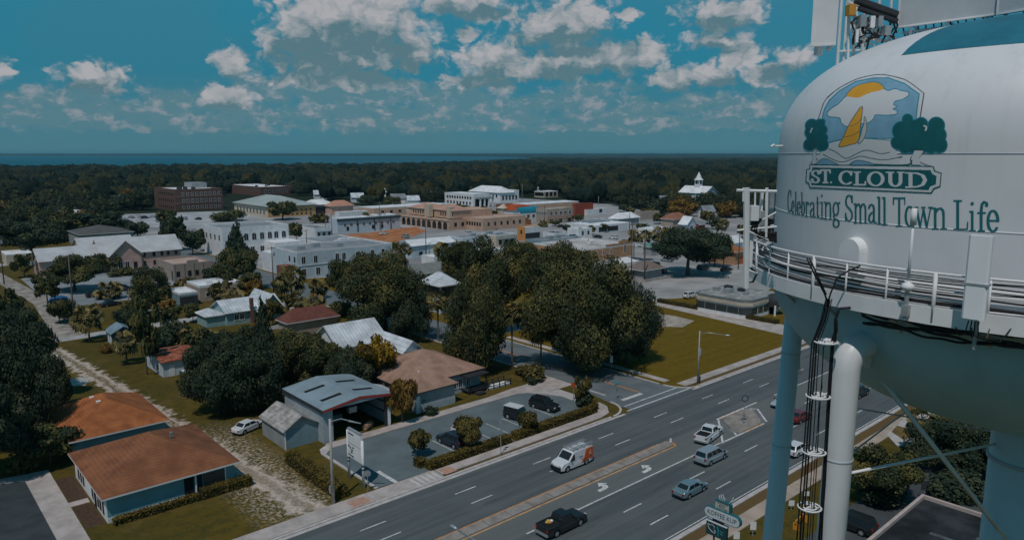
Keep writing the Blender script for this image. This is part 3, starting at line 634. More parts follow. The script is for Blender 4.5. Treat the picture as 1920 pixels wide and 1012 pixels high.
# lettering drawn with a broad pen
def letter(ch, x0, x1, yt, yb, hx, hy, c):
    """glyph in the box x0..x1, cap top yt, baseline yb (image pixels)"""
    W_, H_ = x1-x0, yb-yt
    T = lambda pts: [(x0+x*W_, yb-y*H_) for x, y in pts]
    S = lambda pts, kx=1., ky=1.: pen(T(pts), hx*kx, hy*ky, c)
    A = lambda cx_, cy_, rx, ry, a0, a1: [(cx_+rx*math.cos(R(a0+(a1-a0)*i/22)), cy_+ry*math.sin(R(a0+(a1-a0)*i/22))) for i in range(23)]
    sf = lambda x, y, w: pen(T([(x-w, y), (x+w, y)]), hy*.9, hy, c)
    if ch == 'C': S(A(.54,.5,.46,.47,48,312)); S([(.88,.7),(.9,.95)], .7)
    elif ch == 'e': S(A(.5,.5,.42,.46,0,320)); S([(.1,.52),(.9,.52)])
    elif ch in 'lI': S([(.5,.03),(.5,.97)]); sf(.5,.02,.45); sf(.3,.97,.22)
    elif ch == 'b': S([(.2,.04),(.2,.97)]); sf(.1,.97,.14); S(A(.52,.3,.38,.28,-170,170))
    elif ch == 'r': S([(.3,.03),(.3,.93)]); sf(.3,.02,.32); sf(.18,.95,.15); S([(.3,.7),(.55,.93),(.85,.9)]); S([(.86,.86),(.88,.82)], 1.2)
    elif ch == 'a': S([(.12,.78),(.22,.92),(.42,.96),(.62,.9),(.68,.75),(.68,.12),(.8,.03),(.95,.06)]); S([(.68,.58),(.4,.54),(.16,.4),(.12,.2),(.28,.05),(.5,.08),(.68,.25)])
    elif ch == 't': S([(.42,.98),(.42,.15),(.6,.03),(.9,.08)]); sf(.5,.72,.45)
    elif ch == 'i': S([(.5,.03),(.5,.66)]); sf(.5,.02,.45); sf(.32,.66,.2); S([(.5,.95),(.5,.9)], 1.15)
    elif ch == 'n': S([(.2,.03),(.2,.93)]); sf(.2,.02,.2); sf(.1,.95,.12); S([(.2,.72),(.4,.92),(.6,.95),(.78,.82),(.8,.6),(.8,.03)]); sf(.8,.02,.2)
    elif ch == 'm':
        S([(.13,.03),(.13,.93)]); sf(.13,.02,.12); sf(.07,.95,.07)
        for k in (.13, .5): S([(k,.74),(k+.12,.92),(k+.24,.95),(k+.35,.82),(k+.37,.6),(k+.37,.03)]); sf(k+.37,.02,.12)
    elif ch == 'g': S(A(.45,.7,.34,.27,0,360)); S([(.72,.9),(.95,.97)]); S([(.25,.46),(.15,.36),(.3,.28),(.7,.25),(.85,.12)]); S(A(.48,.1,.38,.16,0,360))
    elif ch == 'S': S([(.88,.72),(.84,.86),(.7,.96),(.5,.98),(.28,.94),(.14,.8),(.16,.66),(.32,.56),(.62,.46),(.84,.34),(.88,.2),(.74,.06),(.5,.02),(.28,.05),(.13,.18),(.1,.3)]); S([(.89,.74),(.89,.97)], .6); S([(.1,.04),(.1,.28)], .6)
    elif ch == 'T': S([(.5,.03),(.5,.95)]); S([(.04,.96),(.96,.96)], .6, 1.2); S([(.04,.76),(.04,.97)], .6); S([(.96,.76),(.96,.97)], .6); sf(.5,.02,.24)
    elif ch in 'oO': S(A(.5,.5,.43,.47,0,360))
    elif ch == 'w': S([(.1,.95),(.32,.05)]); S([(.32,.05),(.5,.85)], .6); S([(.5,.85),(.7,.05)]); S([(.7,.05),(.92,.95)], .6); sf(.1,.96,.1); sf(.5,.96,.1); sf(.9,.96,.1)
    elif ch == 'L': S([(.28,.03),(.28,.97)]); sf(.28,.97,.26); S([(.04,.03),(.95,.03)], .6, 1.1); S([(.95,.03),(.96,.26)], .5)
    elif ch == 'f': S([(.35,.03),(.35,.72),(.42,.9),(.62,.98),(.85,.94)]); S([(.86,.9),(.87,.85)], 1.1); sf(.35,.02,.3); sf(.38,.62,.36)
    elif ch == 'U': S([(.22,.97),(.22,.3),(.32,.1),(.5,.03),(.68,.1),(.78,.3),(.78,.97)]); sf(.2,.97,.2); sf(.8,.97,.18)
    elif ch == 'D': S([(.2,.03),(.2,.97)]); sf(.1,.97,.14); sf(.1,.03,.14); S([(.2,.96),(.5,.95),(.78,.82),(.9,.5),(.78,.18),(.5,.05),(.2,.04)])
    elif ch == '.': S([(.5,.06),(.5,.05)], .9, 1.3)
for ch, a_, c_, t_, bz in (('S',238,300,776,868),('T',304,378,772,868),('.',372,392,800,868),('C',440,540,780,880),('L',548,636,786,884),('O',648,768,786,892),('U',785,918,788,896),('D',932,1084,792,902)):
    q_ = zp([(a_, t_), (c_, bz)]); w_ = (c_-a_)/3.891
    letter(ch, q_[0][0], q_[1][0], q_[0][1], q_[1][1], 1.7+w_*.055, 1.35, EWH)
def tp(x, y): return (1460+x/4.3636, 300+y/4.3667)
TAG = [('C',72,104,242,432),('e',105,127,330,440),('l',129,149,258,446),('e',150,179,336,450),('b',183,214,262,456),('r',217,250,338,462),('a',253,303,340,470),('t',304,334,300,474),('i',338,370,276,480),('n',372,436,338,487),('g',440,502,340,536),
       ('S',540,610,284,502),('m',615,724,350,516),('a',730,802,356,520),('l',804,842,298,526),('l',845,888,302,532),('T',935,1036,302,544),('o',1034,1110,374,546),('w',1112,1256,380,556),('n',1258,1372,384,566),
       ('L',1432,1550,326,574),('i',1558,1610,338,582),('f',1628,1714,336,586),('e',1705,1802,406,592)]
for ch, a_, c_, t_, bz in TAG:
    p0, p1_ = tp(a_, t_), tp(c_, bz); k = (a_-72)/1730
    letter(ch, p0[0], p1_[0], p0[1], p1_[1], .8+2.1*k**.75, .75+.75*k, ETE+5)
def shell_points(xs, ys):
    """march the sight lines of the pixels on to the shell (a little proud of it)"""
    v = (ys-506)/F; a = (xs-960)/F; f_ = cp-v*sp; dz = -(v*cp+sp)
    dx = RX*a+SX*f_; dy = RY*a+SY*f_
    def rad(z):
        zz = np.clip(z/DB, 0, 1); return np.where(z > 0, TR*np.maximum(0, 1-zz**DE)**(1/DE), TR)+.012
    lo = np.full(xs.shape, 14.); hi = np.full(xs.shape, 60.); hit = np.zeros(xs.shape, bool); prev = lo.copy()
    for k in np.arange(14, 45, .1):
        X, Y, Z = dx*k-TWX, dy*k-TWY, dz*k
        ins = (np.hypot(X, Y) < rad(Z)) & (Z < DB) & ~hit
        hi[ins] = k; lo[ins] = k-.1; hit |= ins
    for _ in range(18):
        m_ = (lo+hi)/2; X, Y, Z = dx*m_-TWX, dy*m_-TWY, dz*m_
        ins = np.hypot(X, Y) < rad(Z); hi = np.where(ins, m_, hi); lo = np.where(ins, lo, m_)
    k = hi; return np.stack([dx*k-TWX, dy*k-TWY, dz*k+CH], -1), hit
def paint(cols, name, mats):
    runs = []
    for j in range(NY):
        r_ = IMG[j]; i = 0
        idx = np.flatnonzero(np.diff(r_))+1; st_ = np.concatenate([[0], idx]); en = np.concatenate([idx, [NX]])
        for s0, e0 in zip(st_, en):
            c = r_[s0]
            if c in cols:
                for k in range(s0, e0, 14): runs.append((j, k, min(e0, k+14), cols.index(c)))
    rn = np.array(runs); x0, x1 = EX0+rn[:,1]*ES, EX0+rn[:,2]*ES; y0, y1 = EY0+rn[:,0]*ES, EY0+(rn[:,0]+1)*ES
    xs = np.stack([x0, x1, x1, x0], 1).ravel(); ys = np.stack([y1, y1, y0, y0], 1).ravel()
    V, hit = shell_points(xs, ys); ok = hit.reshape(-1, 4).all(1)
    Q = np.arange(len(V)).reshape(-1, 4)[ok]
    me = np_mesh(name, V, Q, rn[ok, 3], mats); return link(name, me, tower)
PNT = [M('emblem_navy', (.03,.07,.09), .5, 0), M('emblem_white', (.68,.69,.7), .45, 0), M('emblem_sky', (.22,.42,.56), .5, .1, 2), M('emblem_teal_outline', (.02,.25,.33), .5, 0), M('emblem_sun', (.78,.38,.04), .5, .06, 2),
       M('emblem_tree', (.012,.125,.135), .5, .1, 2), M('emblem_light', (.6,.6,.6), .5, 0), M('emblem_cream', (.6,.56,.5), .5, 0)]
paint([1,2,3,4,5,6,7,8], 'emblem', PNT)
paint([9], 'lettering', [M('lettering_teal', (.015,.16,.185), .5, .05, 2)])
# blue shade of the antenna screens painted on the crown of the dome
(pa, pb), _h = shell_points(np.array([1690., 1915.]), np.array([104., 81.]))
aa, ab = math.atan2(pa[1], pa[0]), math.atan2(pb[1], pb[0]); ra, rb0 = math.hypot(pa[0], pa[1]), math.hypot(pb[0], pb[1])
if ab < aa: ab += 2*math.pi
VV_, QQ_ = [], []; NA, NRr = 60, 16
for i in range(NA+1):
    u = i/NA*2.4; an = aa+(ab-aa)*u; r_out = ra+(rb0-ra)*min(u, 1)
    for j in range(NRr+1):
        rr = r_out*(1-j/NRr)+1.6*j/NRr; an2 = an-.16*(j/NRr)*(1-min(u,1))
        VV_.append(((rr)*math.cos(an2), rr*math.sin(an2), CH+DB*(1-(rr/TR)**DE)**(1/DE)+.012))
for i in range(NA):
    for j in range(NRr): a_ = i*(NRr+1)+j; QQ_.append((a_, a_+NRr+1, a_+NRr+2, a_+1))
link('crown_shade', np_mesh('crown_shade', np.array(VV_), np.array(QQ_), np.zeros(len(QQ_)), [M('crown_shade_blue', (.02,.17,.24), .7, .15, 1)]), tower)
# --- balcony, railing
ZD = ZT-4.2                                  # deck level
b_ = MB(); b_.lathe([(TR-.05, ZD-.06), (RAILR, ZD-.06), (RAILR, ZD), (TR-.05, ZD)], 96); b_.build('balcony_deck', STEEL, tower)
b_ = MB(); b_.lathe([(RAILR-.02, ZD-.36), (RAILR+.04, ZD-.36), (RAILR+.04, ZD+.12), (RAILR-.02, ZD+.12), (RAILR-.02, ZD-.36)], 96); b_.build('balcony_fascia', WHITE, tower)
b_ = MB()
def ring(b, r, z, w, n=96, seg=6, wob=0., ph=0., a0=0, a1=360):
    b.tube([(r*math.cos(R(a0+(a1-a0)*k/n)), r*math.sin(R(a0+(a1-a0)*k/n)), z+wob*math.sin(k*.37+ph)+wob*.5*math.sin(k*1.1+ph)) for k in range(n+1)], w, seg, 0, False)
ring(b_, RAILR, ZT-3.16, .035); ring(b_, RAILR, ZT-3.62, .022)
NP = 48
for k in range(NP):
    a = 2*math.pi*k/NP; x, y = RAILR*math.cos(a), RAILR*math.sin(a)
    b_.tube([(x, y, ZD-.3), (x, y, ZT-3.16)], .03 if k % 3 else .055, 6)
b_.build('railing', WHITE, tower, True)
b_ = MB()
rnd = random.Random(4)
for k in range(10): ring(b_, RAILR-.08-.05*k, ZT-3.28-.085*k, .014+.012*rnd.random(), 96, 5, .026, k*1.7)
ring(b_, RAILR-.06, ZD+.2, .04, 96, 5, .02, 2)
b_.build('balcony_cable', CABLE, tower)
b_ = MB()
for k in range(4): ring(b_, RAILR-.3-.12*k, ZD+.12+.16*k, .035, 96, 6, .008, k)
b_.build('balcony_conduit', WHITE, tower)
b_ = MB()
for k, (dz_, w) in enumerate(((-.42,.05),(-.56,.045),(-.66,.04),(-.74,.035))): ring(b_, RAILR-.12-.05*k, ZD+dz_, w, 80, 6, .05, k*2.1, 168, 250)
b_.build('hanging_cable', CABLE, tower)
for k in range(24):                          # brackets under the deck
    a = 2*math.pi*(k+.5)/24; c_, s_ = math.cos(a), math.sin(a)
    b_ = MB(); b_.tube([(TR*c_*.97, TR*s_*.97, ZD-1.1), ((RAILR-.1)*c_, (RAILR-.1)*s_, ZD-.1)], .05, 6)
    b_.build('deck_bracket', STEEL, tower)
def tl(v): return Vector((v.x-TWX, v.y-TWY, v.z))     # world point to tower space
# bright access hatch and lower vent on the shell
def dome_box(px, py, w, h, z0):
    v = tl(PD(px, py, 20)); return v
def shell_at(px, py):
    V, h_ = shell_points(np.array([float(px)]), np.array([float(py)])); return Vector(V[0])
hv = shell_at(1604, 478); ha = math.atan2(hv.y, hv.x)
b_ = MB()
pr = [(-.42,-.6),(.42,-.6),(.42,.15)]+[(.42*math.cos(R(t_)), .15+.42*math.sin(R(t_))) for t_ in range(15, 180, 15)]+[(-.42,.15)]
n_ = len(pr)
rot = Matrix.Rotation(ha, 4, 'Z')
b_.add([rot @ Vector((TR-.1, x, z+hv.z)) for x, z in pr]+[rot @ Vector((TR+.3, x*.9, z*.9+hv.z)) for x, z in pr], [tuple(range(n_, 2*n_))]+[(i,(i+1)%n_,n_+(i+1)%n_,n_+i) for i in range(n_)])
b_.build('access_hatch', WHITE, tower)
# --- legs
TEALP = M('leg_paint', (.5,.56,.58), .5, .08, .4)
def leg(th, rad_top, r0, r1, splay, top, mat=TANKP, cap=True):
    """th: angle round the tower, measured from the side facing the camera"""
    base = math.atan2(-TWY, -TWX)+R(th)
    b_ = MB(); c_, s_ = math.cos(base), math.sin(base)
    pts = [((rad_top+splay)*c_, (rad_top+splay)*s_, 0), (rad_top*c_, rad_top*s_, top)]; rs = [r1, r0]
    if cap:
        rb = .72
        for k in range(1, 8):
            a = R(k*11); pts.append(((rad_top-rb*(1-math.cos(a)))*c_, (rad_top-rb*(1-math.cos(a)))*s_, top+rb*math.sin(a)*1.05)); rs.append(r0)
        e = pts[-1]; pts.append((e[0]-.9*c_, e[1]-.9*s_, e[2]+.15)); rs.append(r0)
    b_.tube(pts, rs, 24)
    o = b_.build('leg', mat, tower, True)
    for z_ in [top+.1, top+.45, top+.75]+[top-2.8, top-7.2, top-14]:
        zz = min(z_, top); k = (top-zz)/top; rr = (r0+(r1-r0)*k)+.02; rd = rad_top+splay*k
        if z_ <= top: rb_ = MB(); rb_.lathe([(rr-.03, zz-.02), (rr, zz-.02), (rr, zz+.02), (rr-.03, zz+.02)], 24, (rd*c_, rd*s_)); rb_.build('weld_ring', SEAM, tower)
    return o
vw = PD(1590, 700, 20)
# white leg: keep it on the sight line through (1591, 700)
def leg_angle(px, rad, near=True):
    d = Vector((ray(px, 600).x, ray(px, 600).y)).normalized(); c = Vector((TWX, TWY))
    bq = d.dot(c); disc = bq*bq-(c.length_squared-rad*rad)
    if disc < 0: disc = 0
    k = bq-math.sqrt(disc) if near else bq+math.sqrt(disc); p_ = d*k-c
    return math.degrees(math.atan2(p_.y, p_.x)-math.atan2(-TWY, -TWX)), k
A1, K1 = leg_angle(1592, 9.2); A2, K2 = leg_angle(1487, 8.55, False)
print('legs', A1, K1, A2, K2)
leg(A1, 9.2, .43, .45, .5, ZT-6.6)
leg(A2, 8.45, .40, .47, 1.2, ZT-6.0, TANKP, False)
RO = (RX*.62, RY*.62)
b_ = MB(); b_.cyl(RO[0], RO[1], 0, ZT+BZ-BB+.9, 1.25, 1.2, 40); b_.build('riser', TANKP, tower, True)
for z_ in (ZT-11.2, ZT-20): b_ = MB(); b_.lathe([(1.18, z_-.06), (1.29, z_-.06), (1.29, z_+.06), (1.18, z_+.06)], 40, RO); b_.build('riser_ring', SEAM, tower, True)
# --- tie rods
def rod(a, c, r, m=STEEL): b_ = MB(); b_.tube([a, c], r, 8); return b_.build('brace_rod', m, tower, True)
def lp(px, py, D): return tl(PD(px, py, D))
D1 = K1*math.cos(math.atan2(1592-960, F/cp))
rod(lp(1624, 672, D1+.6), lp(1915, 1045, 25.0), .07, WHITE)
rod(lp(1640, 700, D1+4), lp(1880, 1005, 25.2), .03)
rod(lp(1560, 893, D1), lp(1886, 828, 26.0), .05, WHITE)
rod(lp(1566, 872, D1), lp(1702, 768, 29), .03)
rod(lp(1560, 757, D1), lp(1880, 812, 28), .025)
rod(lp(1498, 640, 29), lp(1500, 700, 29), .02)
rod(lp(1486, 550, 25.5), lp(1542, 632, 26.5), .04, WHITE)
b_ = MB(); v = lp(1627, 668, D1+.5); b_.tube([v+Vector((0,0,.6)), v, v-Vector((0,0,.35))], [.3, .22, .08], 6); b_.build('gusset', TANKP, tower)
# --- cable ladder hanging from the balcony beside the white leg
b_ = MB()
LD = D1-.5
rnd = random.Random(9)
for (x0, y0, xm, ym, x1, y1, r_) in ((1552,560,1527,640,1499,1030,0.026),(1556,562,1531,640,1504,1030,0.026),(1549,560,1522,645,1493,1030,0.022),(1560,560,1536,640,1512,1030,0.015),(1566,600,1560,640,1535,1030,0.038),(1569,600,1563,640,1539,1030,0.030),(1546,640,1544,650,1522,1030,0.017),(1541,700,1536,750,1516,1030,0.012)):
    pts = [lp(x0, y0, LD-.2), lp((x0+xm)/2+3, (y0+ym)/2, LD-.05), lp(xm, ym, LD)]+[lp(xm+(x1-xm)*k/6+rnd.uniform(-.6,.6), ym+(y1-ym)*k/6, LD) for k in range(1, 7)]
    b_.tube(pts, r_, 6)
b_.build('feed_cable', CABLE, tower, True)
for pl in ([(1513,484),(1530,520),(1545,548),(1552,566)], [(1613,498),(1590,508),(1570,520),(1558,548),(1550,575)], [(1518,484),(1536,524),(1549,552)]):
    b_ = MB(); b_.tube([lp(x, y, LD-.35) for x, y in pl], .026, 6); b_.build('feed_cable', CABLE, tower, True)
b_ = MB(); b_.tube([lp(x, y, LD-.2) for x, y in ((1566,640),(1566,600),(1574,578),(1600,576),(1640,592),(1690,606))], .04, 6); b_.build('feed_cable', CABLE, tower, True)
for (x, y, w) in ((1548,640,15),(1534,742,14),(1526,846,15),(1518,950,16)):
    b_ = MB(); c_ = lp(x, y, LD)
    for r_ in (.34, .2): b_.tube([c_+Vector((r_*math.cos(k*math.pi/9), r_*math.sin(k*math.pi/9), 0)) for k in range(19)], .03, 5, 0, False)
    b_.box(c_.x-.34, c_.x+.34, c_.y-.03, c_.y+.03, c_.z-.03, c_.z+.03)
    e = lp(x+26, y+4, D1); b_.tube([c_, e], .05, 6)
    b_.build('cable_bracket', WHITE, tower)
# --- mounted gear (separate things)
def frame_to(v): return math.atan2(v.y-TWY, v.x-TWX)
CW = Vector((TWX, TWY, 0))
# white panel antenna on the rail
v = PD(1833, 520, 17.9); a = math.atan2(-v.y, -v.x)-.25
ANT = M('radome_white', (.88,.89,.9), .35, .03, 1)
t_ = thing('panel_antenna', 'big upright white panel antenna clamped outside the balcony rail near the right edge', 'antenna', (v.x, v.y, v.z), a)
def rbox(x0, x1, y0, y1, z0, z1, bev=.03):
    b_ = MB(); b_.prism([(x0+bev,y0),(x1-bev,y0),(x1,y0+bev),(x1,y1-bev),(x1-bev,y1),(x0+bev,y1),(x0,y1-bev),(x0,y0+bev)], z0, z1); return b_
rbox(-.12, .12, -.255, .255, -1.05, 1.05, .05).build('radome', ANT, t_)
b_ = MB(); b_.cyl(-.3, 0, -1.9, 1.0, .045, n=10); b_.build('mounting_pole', STEEL, t_)
for z_ in (-.75, -.1, .75): b_ = MB(); b_.box(-.32, -.12, -.06, .06, z_-.04, z_+.04); b_.build('clamp', STEEL, t_)
b_ = MB(); b_.box(-.16, .135, -.275, .275, -.19, -.14); b_.build('strap', STEEL, t_)
b_ = MB()
for k in range(4): b_.tube([(-.05,.1-.07*k,-1.12),(-.1,.12-.1*k,-1.5),(-.5,.5-.3*k,-1.65),(-.9,.7-.5*k,-1.2)], .016, 5)
b_.build('jumper_cable', CABLE, t_)
# whip antenna with ball base
v = PD(1702, 538, 19.6)
t_ = thing('whip_antenna', 'thin white whip antenna with ball base standing on the balcony rail before the lettering', 'antenna', (v.x, v.y, v.z))
b_ = MB(); b_.lathe([(.01,-.13),(.11,-.1),(.17,-.02),(.17,.03),(.12,.1),(.05,.14),(.04,.2)], 16); b_.build('ball_base', WHITE, t_, True)
b_ = MB(); b_.tube([(0,0,.1),(0,0,1.75)], [.045,.035], 8); b_.tube([(0,0,1.7),(0,0,2.15)], [.085,.075], 8); b_.build('whip', WHITE, t_, True)
b_ = MB(); b_.cyl(0, 0, -.9, -.1, .06, n=8); b_.box(-.09,.09,-.09,.09,-.8,-.5); b_.build('mounting_post', STEEL, t_)
# antenna mount on the left of the balcony
v = PD(1404, 450, 23.6); LDm = 23.6
t_ = thing('antenna_mount', 'white pipe frame carrying antennas at the left end of the tower balcony', 'antenna frame', (v.x, v.y, v.z))
def wl(px, py, D=LDm): return PD(px, py, D)-v
b_ = MB()
for a_, c_, r_ in (((1400,352),(1399,540),.10),((1381,357),(1456,359),.05),((1394,352),(1394,378),.04),((1382,432),(1456,425),.035),((1438,352),(1436,445),.05),((1416,360),(1415,420),.03),((1400,432),(1440,450),.04),((1398,505),(1420,512),.04),((1406,425),(1455,398),.025)):
    b_.tube([wl(*a_), wl(*c_)], r_, 8)
b_.build('pipe_frame', WHITE, t_)
def card(px0, px1, py0, py1, d, name, m, par, base, D, dd=.0):
    """box antenna facing the camera between two pixels"""
    a_ = PD(px0, py1, D+dd)-base; c_ = PD(px1, py0, D+dd)-base
    ux, uy = RX, RY; w = (Vector((c_.x-a_.x, c_.y-a_.y))).length; h = c_.z-a_.z
    b_ = MB(); pts = []
    for z_ in (a_.z, c_.z):
        for (k, e) in ((0,0),(w,0),(w,d),(0,d)): pts.append((a_.x+ux*k+SX*e, a_.y+uy*k+SY*e, z_))
    b_.add(pts, [(0,3,2,1),(4,5,6,7),(0,1,5,4),(1,2,6,5),(2,3,7,6),(3,0,4,7)]); return b_.build(name, m, par)
card(1404,1416,388,500,.18,'panel',WHITE,t_,v,LDm,.1); card(1424,1432,360,440,.15,'panel',WHITE,t_,v,LDm,.2); card(1442,1453,360,410,.2,'panel',STEEL,t_,v,LDm,.35)
card(1408,1424,386,414,.3,'radio_unit',WHITE,t_,v,LDm,-.1); card(1426,1438,396,428,.3,'radio_unit',STEEL,t_,v,LDm,.15); card(1437,1446,402,440,.2,'radio_unit',DARK,t_,v,LDm,.4)
b_ = MB(); rnd = random.Random(3)
for k in range(7):
    b_.tube([wl(1410+k*3,410), wl(1406+rnd.uniform(0,14),430), wl(1412+rnd.uniform(0,20),445), wl(1420+k*4,440+rnd.uniform(-6,12)), wl(1456,436+k*3)], .04, 5)
b_.build('cable_bundle', CABLE, t_); b_ = MB(); b_.tube([wl(1400,510), wl(1403,530), wl(1412,528), wl(1420,512), wl(1408,503)], .04, 5)
b_.build('cable_loop', CABLE, t_)
# rooftop screens round the dome top
def screen(name, label, c0, c1, D0, D1_, ytop, thick=.12, mat=None):
    (x0, y0), (x1, y1) = c0, c1
    a_, c_ = PD(x0, y0, D0), PD(x1, y1, D1_)
    t_ = thing(name, label, 'antenna screen', (a_.x, a_.y, a_.z))
    d = Vector((c_.x-a_.x, c_.y-a_.y, 0)); L = d.length; t_.rotation_euler[2] = math.atan2(d.y, d.x)
    b_ = MB(); b_.box(0, L, 0, thick, 0, ytop); b_.build('screen_panel', mat or M('screen_paint', (.5,.53,.55), .6, .06, 1), t_)
    b_ = MB(); b_.box(0, L, -.03, -.004, 0, .06); b_.box(0, .05, -.03, -.004, .07, ytop); b_.build('screen_trim', WHITE, t_)
    return t_, L
z4 = CH+4.4
def dz(px, py): # forward distance at which the sight line reaches z4
    r = ray(px, py); k = (z4-CH)/r.z; return k*(r.x*SX+r.y*SY)
t_, L = screen('antenna_screen', 'large pale grey antenna screen panel above the tank roof near the right edge', (1682,53), (1866,29), dz(1682,53), dz(1866,29), 3.2)
b_ = MB()
for k in (.12, .5, .88):
    b_.tube([(L*k, .25, 1), (L*k, .25, -.9)], .05, 6)
    b_.tube([(L*k, .25, .1), (L*k, 2.0, -.25)], .04, 6)
b_.tube([(0,.45,-.12),(L,.45,-.12)], .05, 6); b_.tube([(0,.7,-.2),(L,.7,-.1)], .03, 6)
b_.build('support_frame', WHITE, t_)
b_ = MB(); rnd = random.Random(5)
for k in range(12): b_.tube([(L*k/12,.4,.1),(L*(k+.3)/12,.6,-.2-rnd.random()*.25),(L*(k+.8)/12,.5,-.05)], .025, 5)
b_.build('cable_loops', CABLE, t_)
t_, L = screen('antenna_screen', 'pale grey antenna screen panel cut off by the right edge above the tank roof', (1868,29), (1960,18), dz(1868,29)-.15, dz(1960,18)-.5, 3.2)
b_ = MB()
for k in (.1, .5): b_.tube([(L*k, .25, 1), (L*k, .25, -.9)], .07, 6)
b_.build('support_frame', WHITE, t_)
t_, L = screen('antenna_screen', 'narrow bright white antenna screen panel standing alone left of the tank roof gear', (1520,88), (1567,87), 28.6, 28.2, 3.4, mat=WHITE)
b_ = MB()
b_.tube([(.25,.3,-.3),(.3,.3,.5)], .16, 8); b_.tube([(.55,.5,-.1),(.75,.6,.2)], .1, 6); b_.tube([(.95,.3,-1.2),(.95,.3,3.3)], .06, 6); b_.tube([(1.15,.4,-1.2),(1.15,.4,3.3)], .05, 6)
b_.tube([(1.2,.25,.2),(1.75,.25,2.2)], .04, 6); b_.tube([(1.75,.25,.2),(1.2,.25,2.2)], .04, 6); b_.tube([(1.8,.25,-1.4),(1.8,.25,3.3)], .08, 6)
b_.tube([(.95,.3,-.2),(1.8,.3,-.2)], .04, 6); b_.tube([(.95,.3,-.8),(1.9,.3,-.9)], .04, 6)
b_.build('support_frame', WHITE, t_)
# lattice, radios and cabling between the screens
v = PD(1640, 60, 26.8)
t_ = thing('antenna_rack', 'cluttered rack of radios, pipes and cables between the two screens on the tank roof', 'antenna rack', (v.x, v.y, v.z))
def rl(px, py, dd=0.): return PD(px, py, 26.8+dd)-v
b_ = MB()
for a_, c_, r_ in (((1592,-20),(1590,112),.05),((1603,-20),(1600,112),.05),((1590,5),(1690,35),.06),((1592,42),(1680,72),.05),((1600,70),(1670,78),.05),((1650,-15),(1645,82),.05),((1672,-10),(1668,75),.045),((1596,98),(1640,60),.04),((1600,60),(1650,95),.04),((1625,0),(1622,88),.04)):
    b_.tube([rl(*a_, .3), rl(*c_, .3)], r_, 6)
b_.build('pipe_frame', WHITE, t_)
b_ = MB()
for a_, c_, r_ in (((1604,0),(1682,28),.14),((1610,16),(1682,40),.1)): b_.tube([rl(*a_), rl(*c_)], r_, 6)
b_.build('dark_crossbeam', DARKWALL, t_)
b_ = MB(); rnd = random.Random(8)
for k in range(26):
    x, y = rnd.uniform(1598, 1680), rnd.uniform(30, 78)
    b_.tube([rl(x, y), rl(x+rnd.uniform(-12,12), y+rnd.uniform(3,14)), rl(x+rnd.uniform(-16,16), y+rnd.uniform(10,26))], .035, 5)
b_.build('cable_tangle', CABLE, t_)
for (x0, x1, y0, y1, m_) in ((1592,1606,8,28,M('orange_box_paint', (.6,.28,.04), .6, .1, 2)),(1613,1626,28,50,STEEL),(1632,1642,30,52,WHITE),(1647,1657,30,50,STEEL),(1604,1611,55,80,WHITE),(1659,1672,48,66,STEEL)):
    card(x0, x1, y0, y1, .35, 'radio_unit', m_, t_, v, 26.8, -.1)
v = shell_at(1462, 274)
v = PD(1453, 274, 27.2)
t_ = thing('side_light', 'small white light arm sticking out from the left side of the tank at the seam', 'light', tuple(v))
b_ = MB(); b_.tube([(-RX*.12,-RY*.12,0),(RX*.3,RY*.3,.01)], .03, 6); b_.build('arm', WHITE, t_)
b_ = MB(); b_.tube([(-RX*.14,-RY*.14,-.03),(-RX*.02,-RY*.02,.05)], .05, 8); b_.build('lamp_head', WHITE, t_)
# ------------------------------------------------------------------ buildings
def bis(f, lo, hi, n=44):
    flo = f(lo)
    for _ in range(n):
        m = (lo+hi)/2; fm = f(m)
        if (fm > 0) == (flo > 0): lo = m
        else: hi = m
    return (lo+hi)/2
def solve(x, y, z, xr=None, xl=None, yaw=0.):
    """near corner of a block from a photo pixel at height z, its length along the highway (to xr) and depth (to xl)"""
    c = P(x, y, z); ux, uy = math.cos(yaw), math.sin(yaw)
    L = bis(lambda d: PJ(c.x+ux*d, c.y+uy*d, z)[0]-xr, .05, 260) if xr else None
    Wd = bis(lambda d: PJ(c.x-uy*d, c.y+ux*d, z)[0]-xl, .05, 260) if xl else None
    return c, L, Wd
WCACHE = {}
def window_mesh(w, h, fr, arch):
    k = (round(w, 2), round(h, 2), fr.name if fr else None, arch)
    if k not in WCACHE:
        b_ = MB()
        if fr:
            f_ = min(.12, w*.14)
            b_.box(-w/2-f_, w/2+f_, -.05, .02, -f_, 0, 0); b_.box(-w/2-f_, w/2+f_, -.05, .02, h, h+f_, 0)
            b_.box(-w/2-f_, -w/2, -.05, .02, .001, h-.001, 0); b_.box(w/2, w/2+f_, -.05, .02, .001, h-.001, 0)
            b_.box(-.03, .03, -.045, .01, .001, h-.001, 0)
        if arch:
            pr = [(-w/2, 0), (w/2, 0), (w/2, h-w/2)]+[(w/2*math.cos(R(a)), h-w/2+w/2*math.sin(R(a))) for a in range(20, 180, 20)]+[(-w/2, h-w/2)]
            b_.extrude_y(pr, -.03, .02, 1)
        else: b_.box(-w/2, w/2, -.03, .02, 0, h, 1)
        WCACHE[k] = b_.mesh('window', [fr or GLASS, GLASS])
    return WCACHE[k]
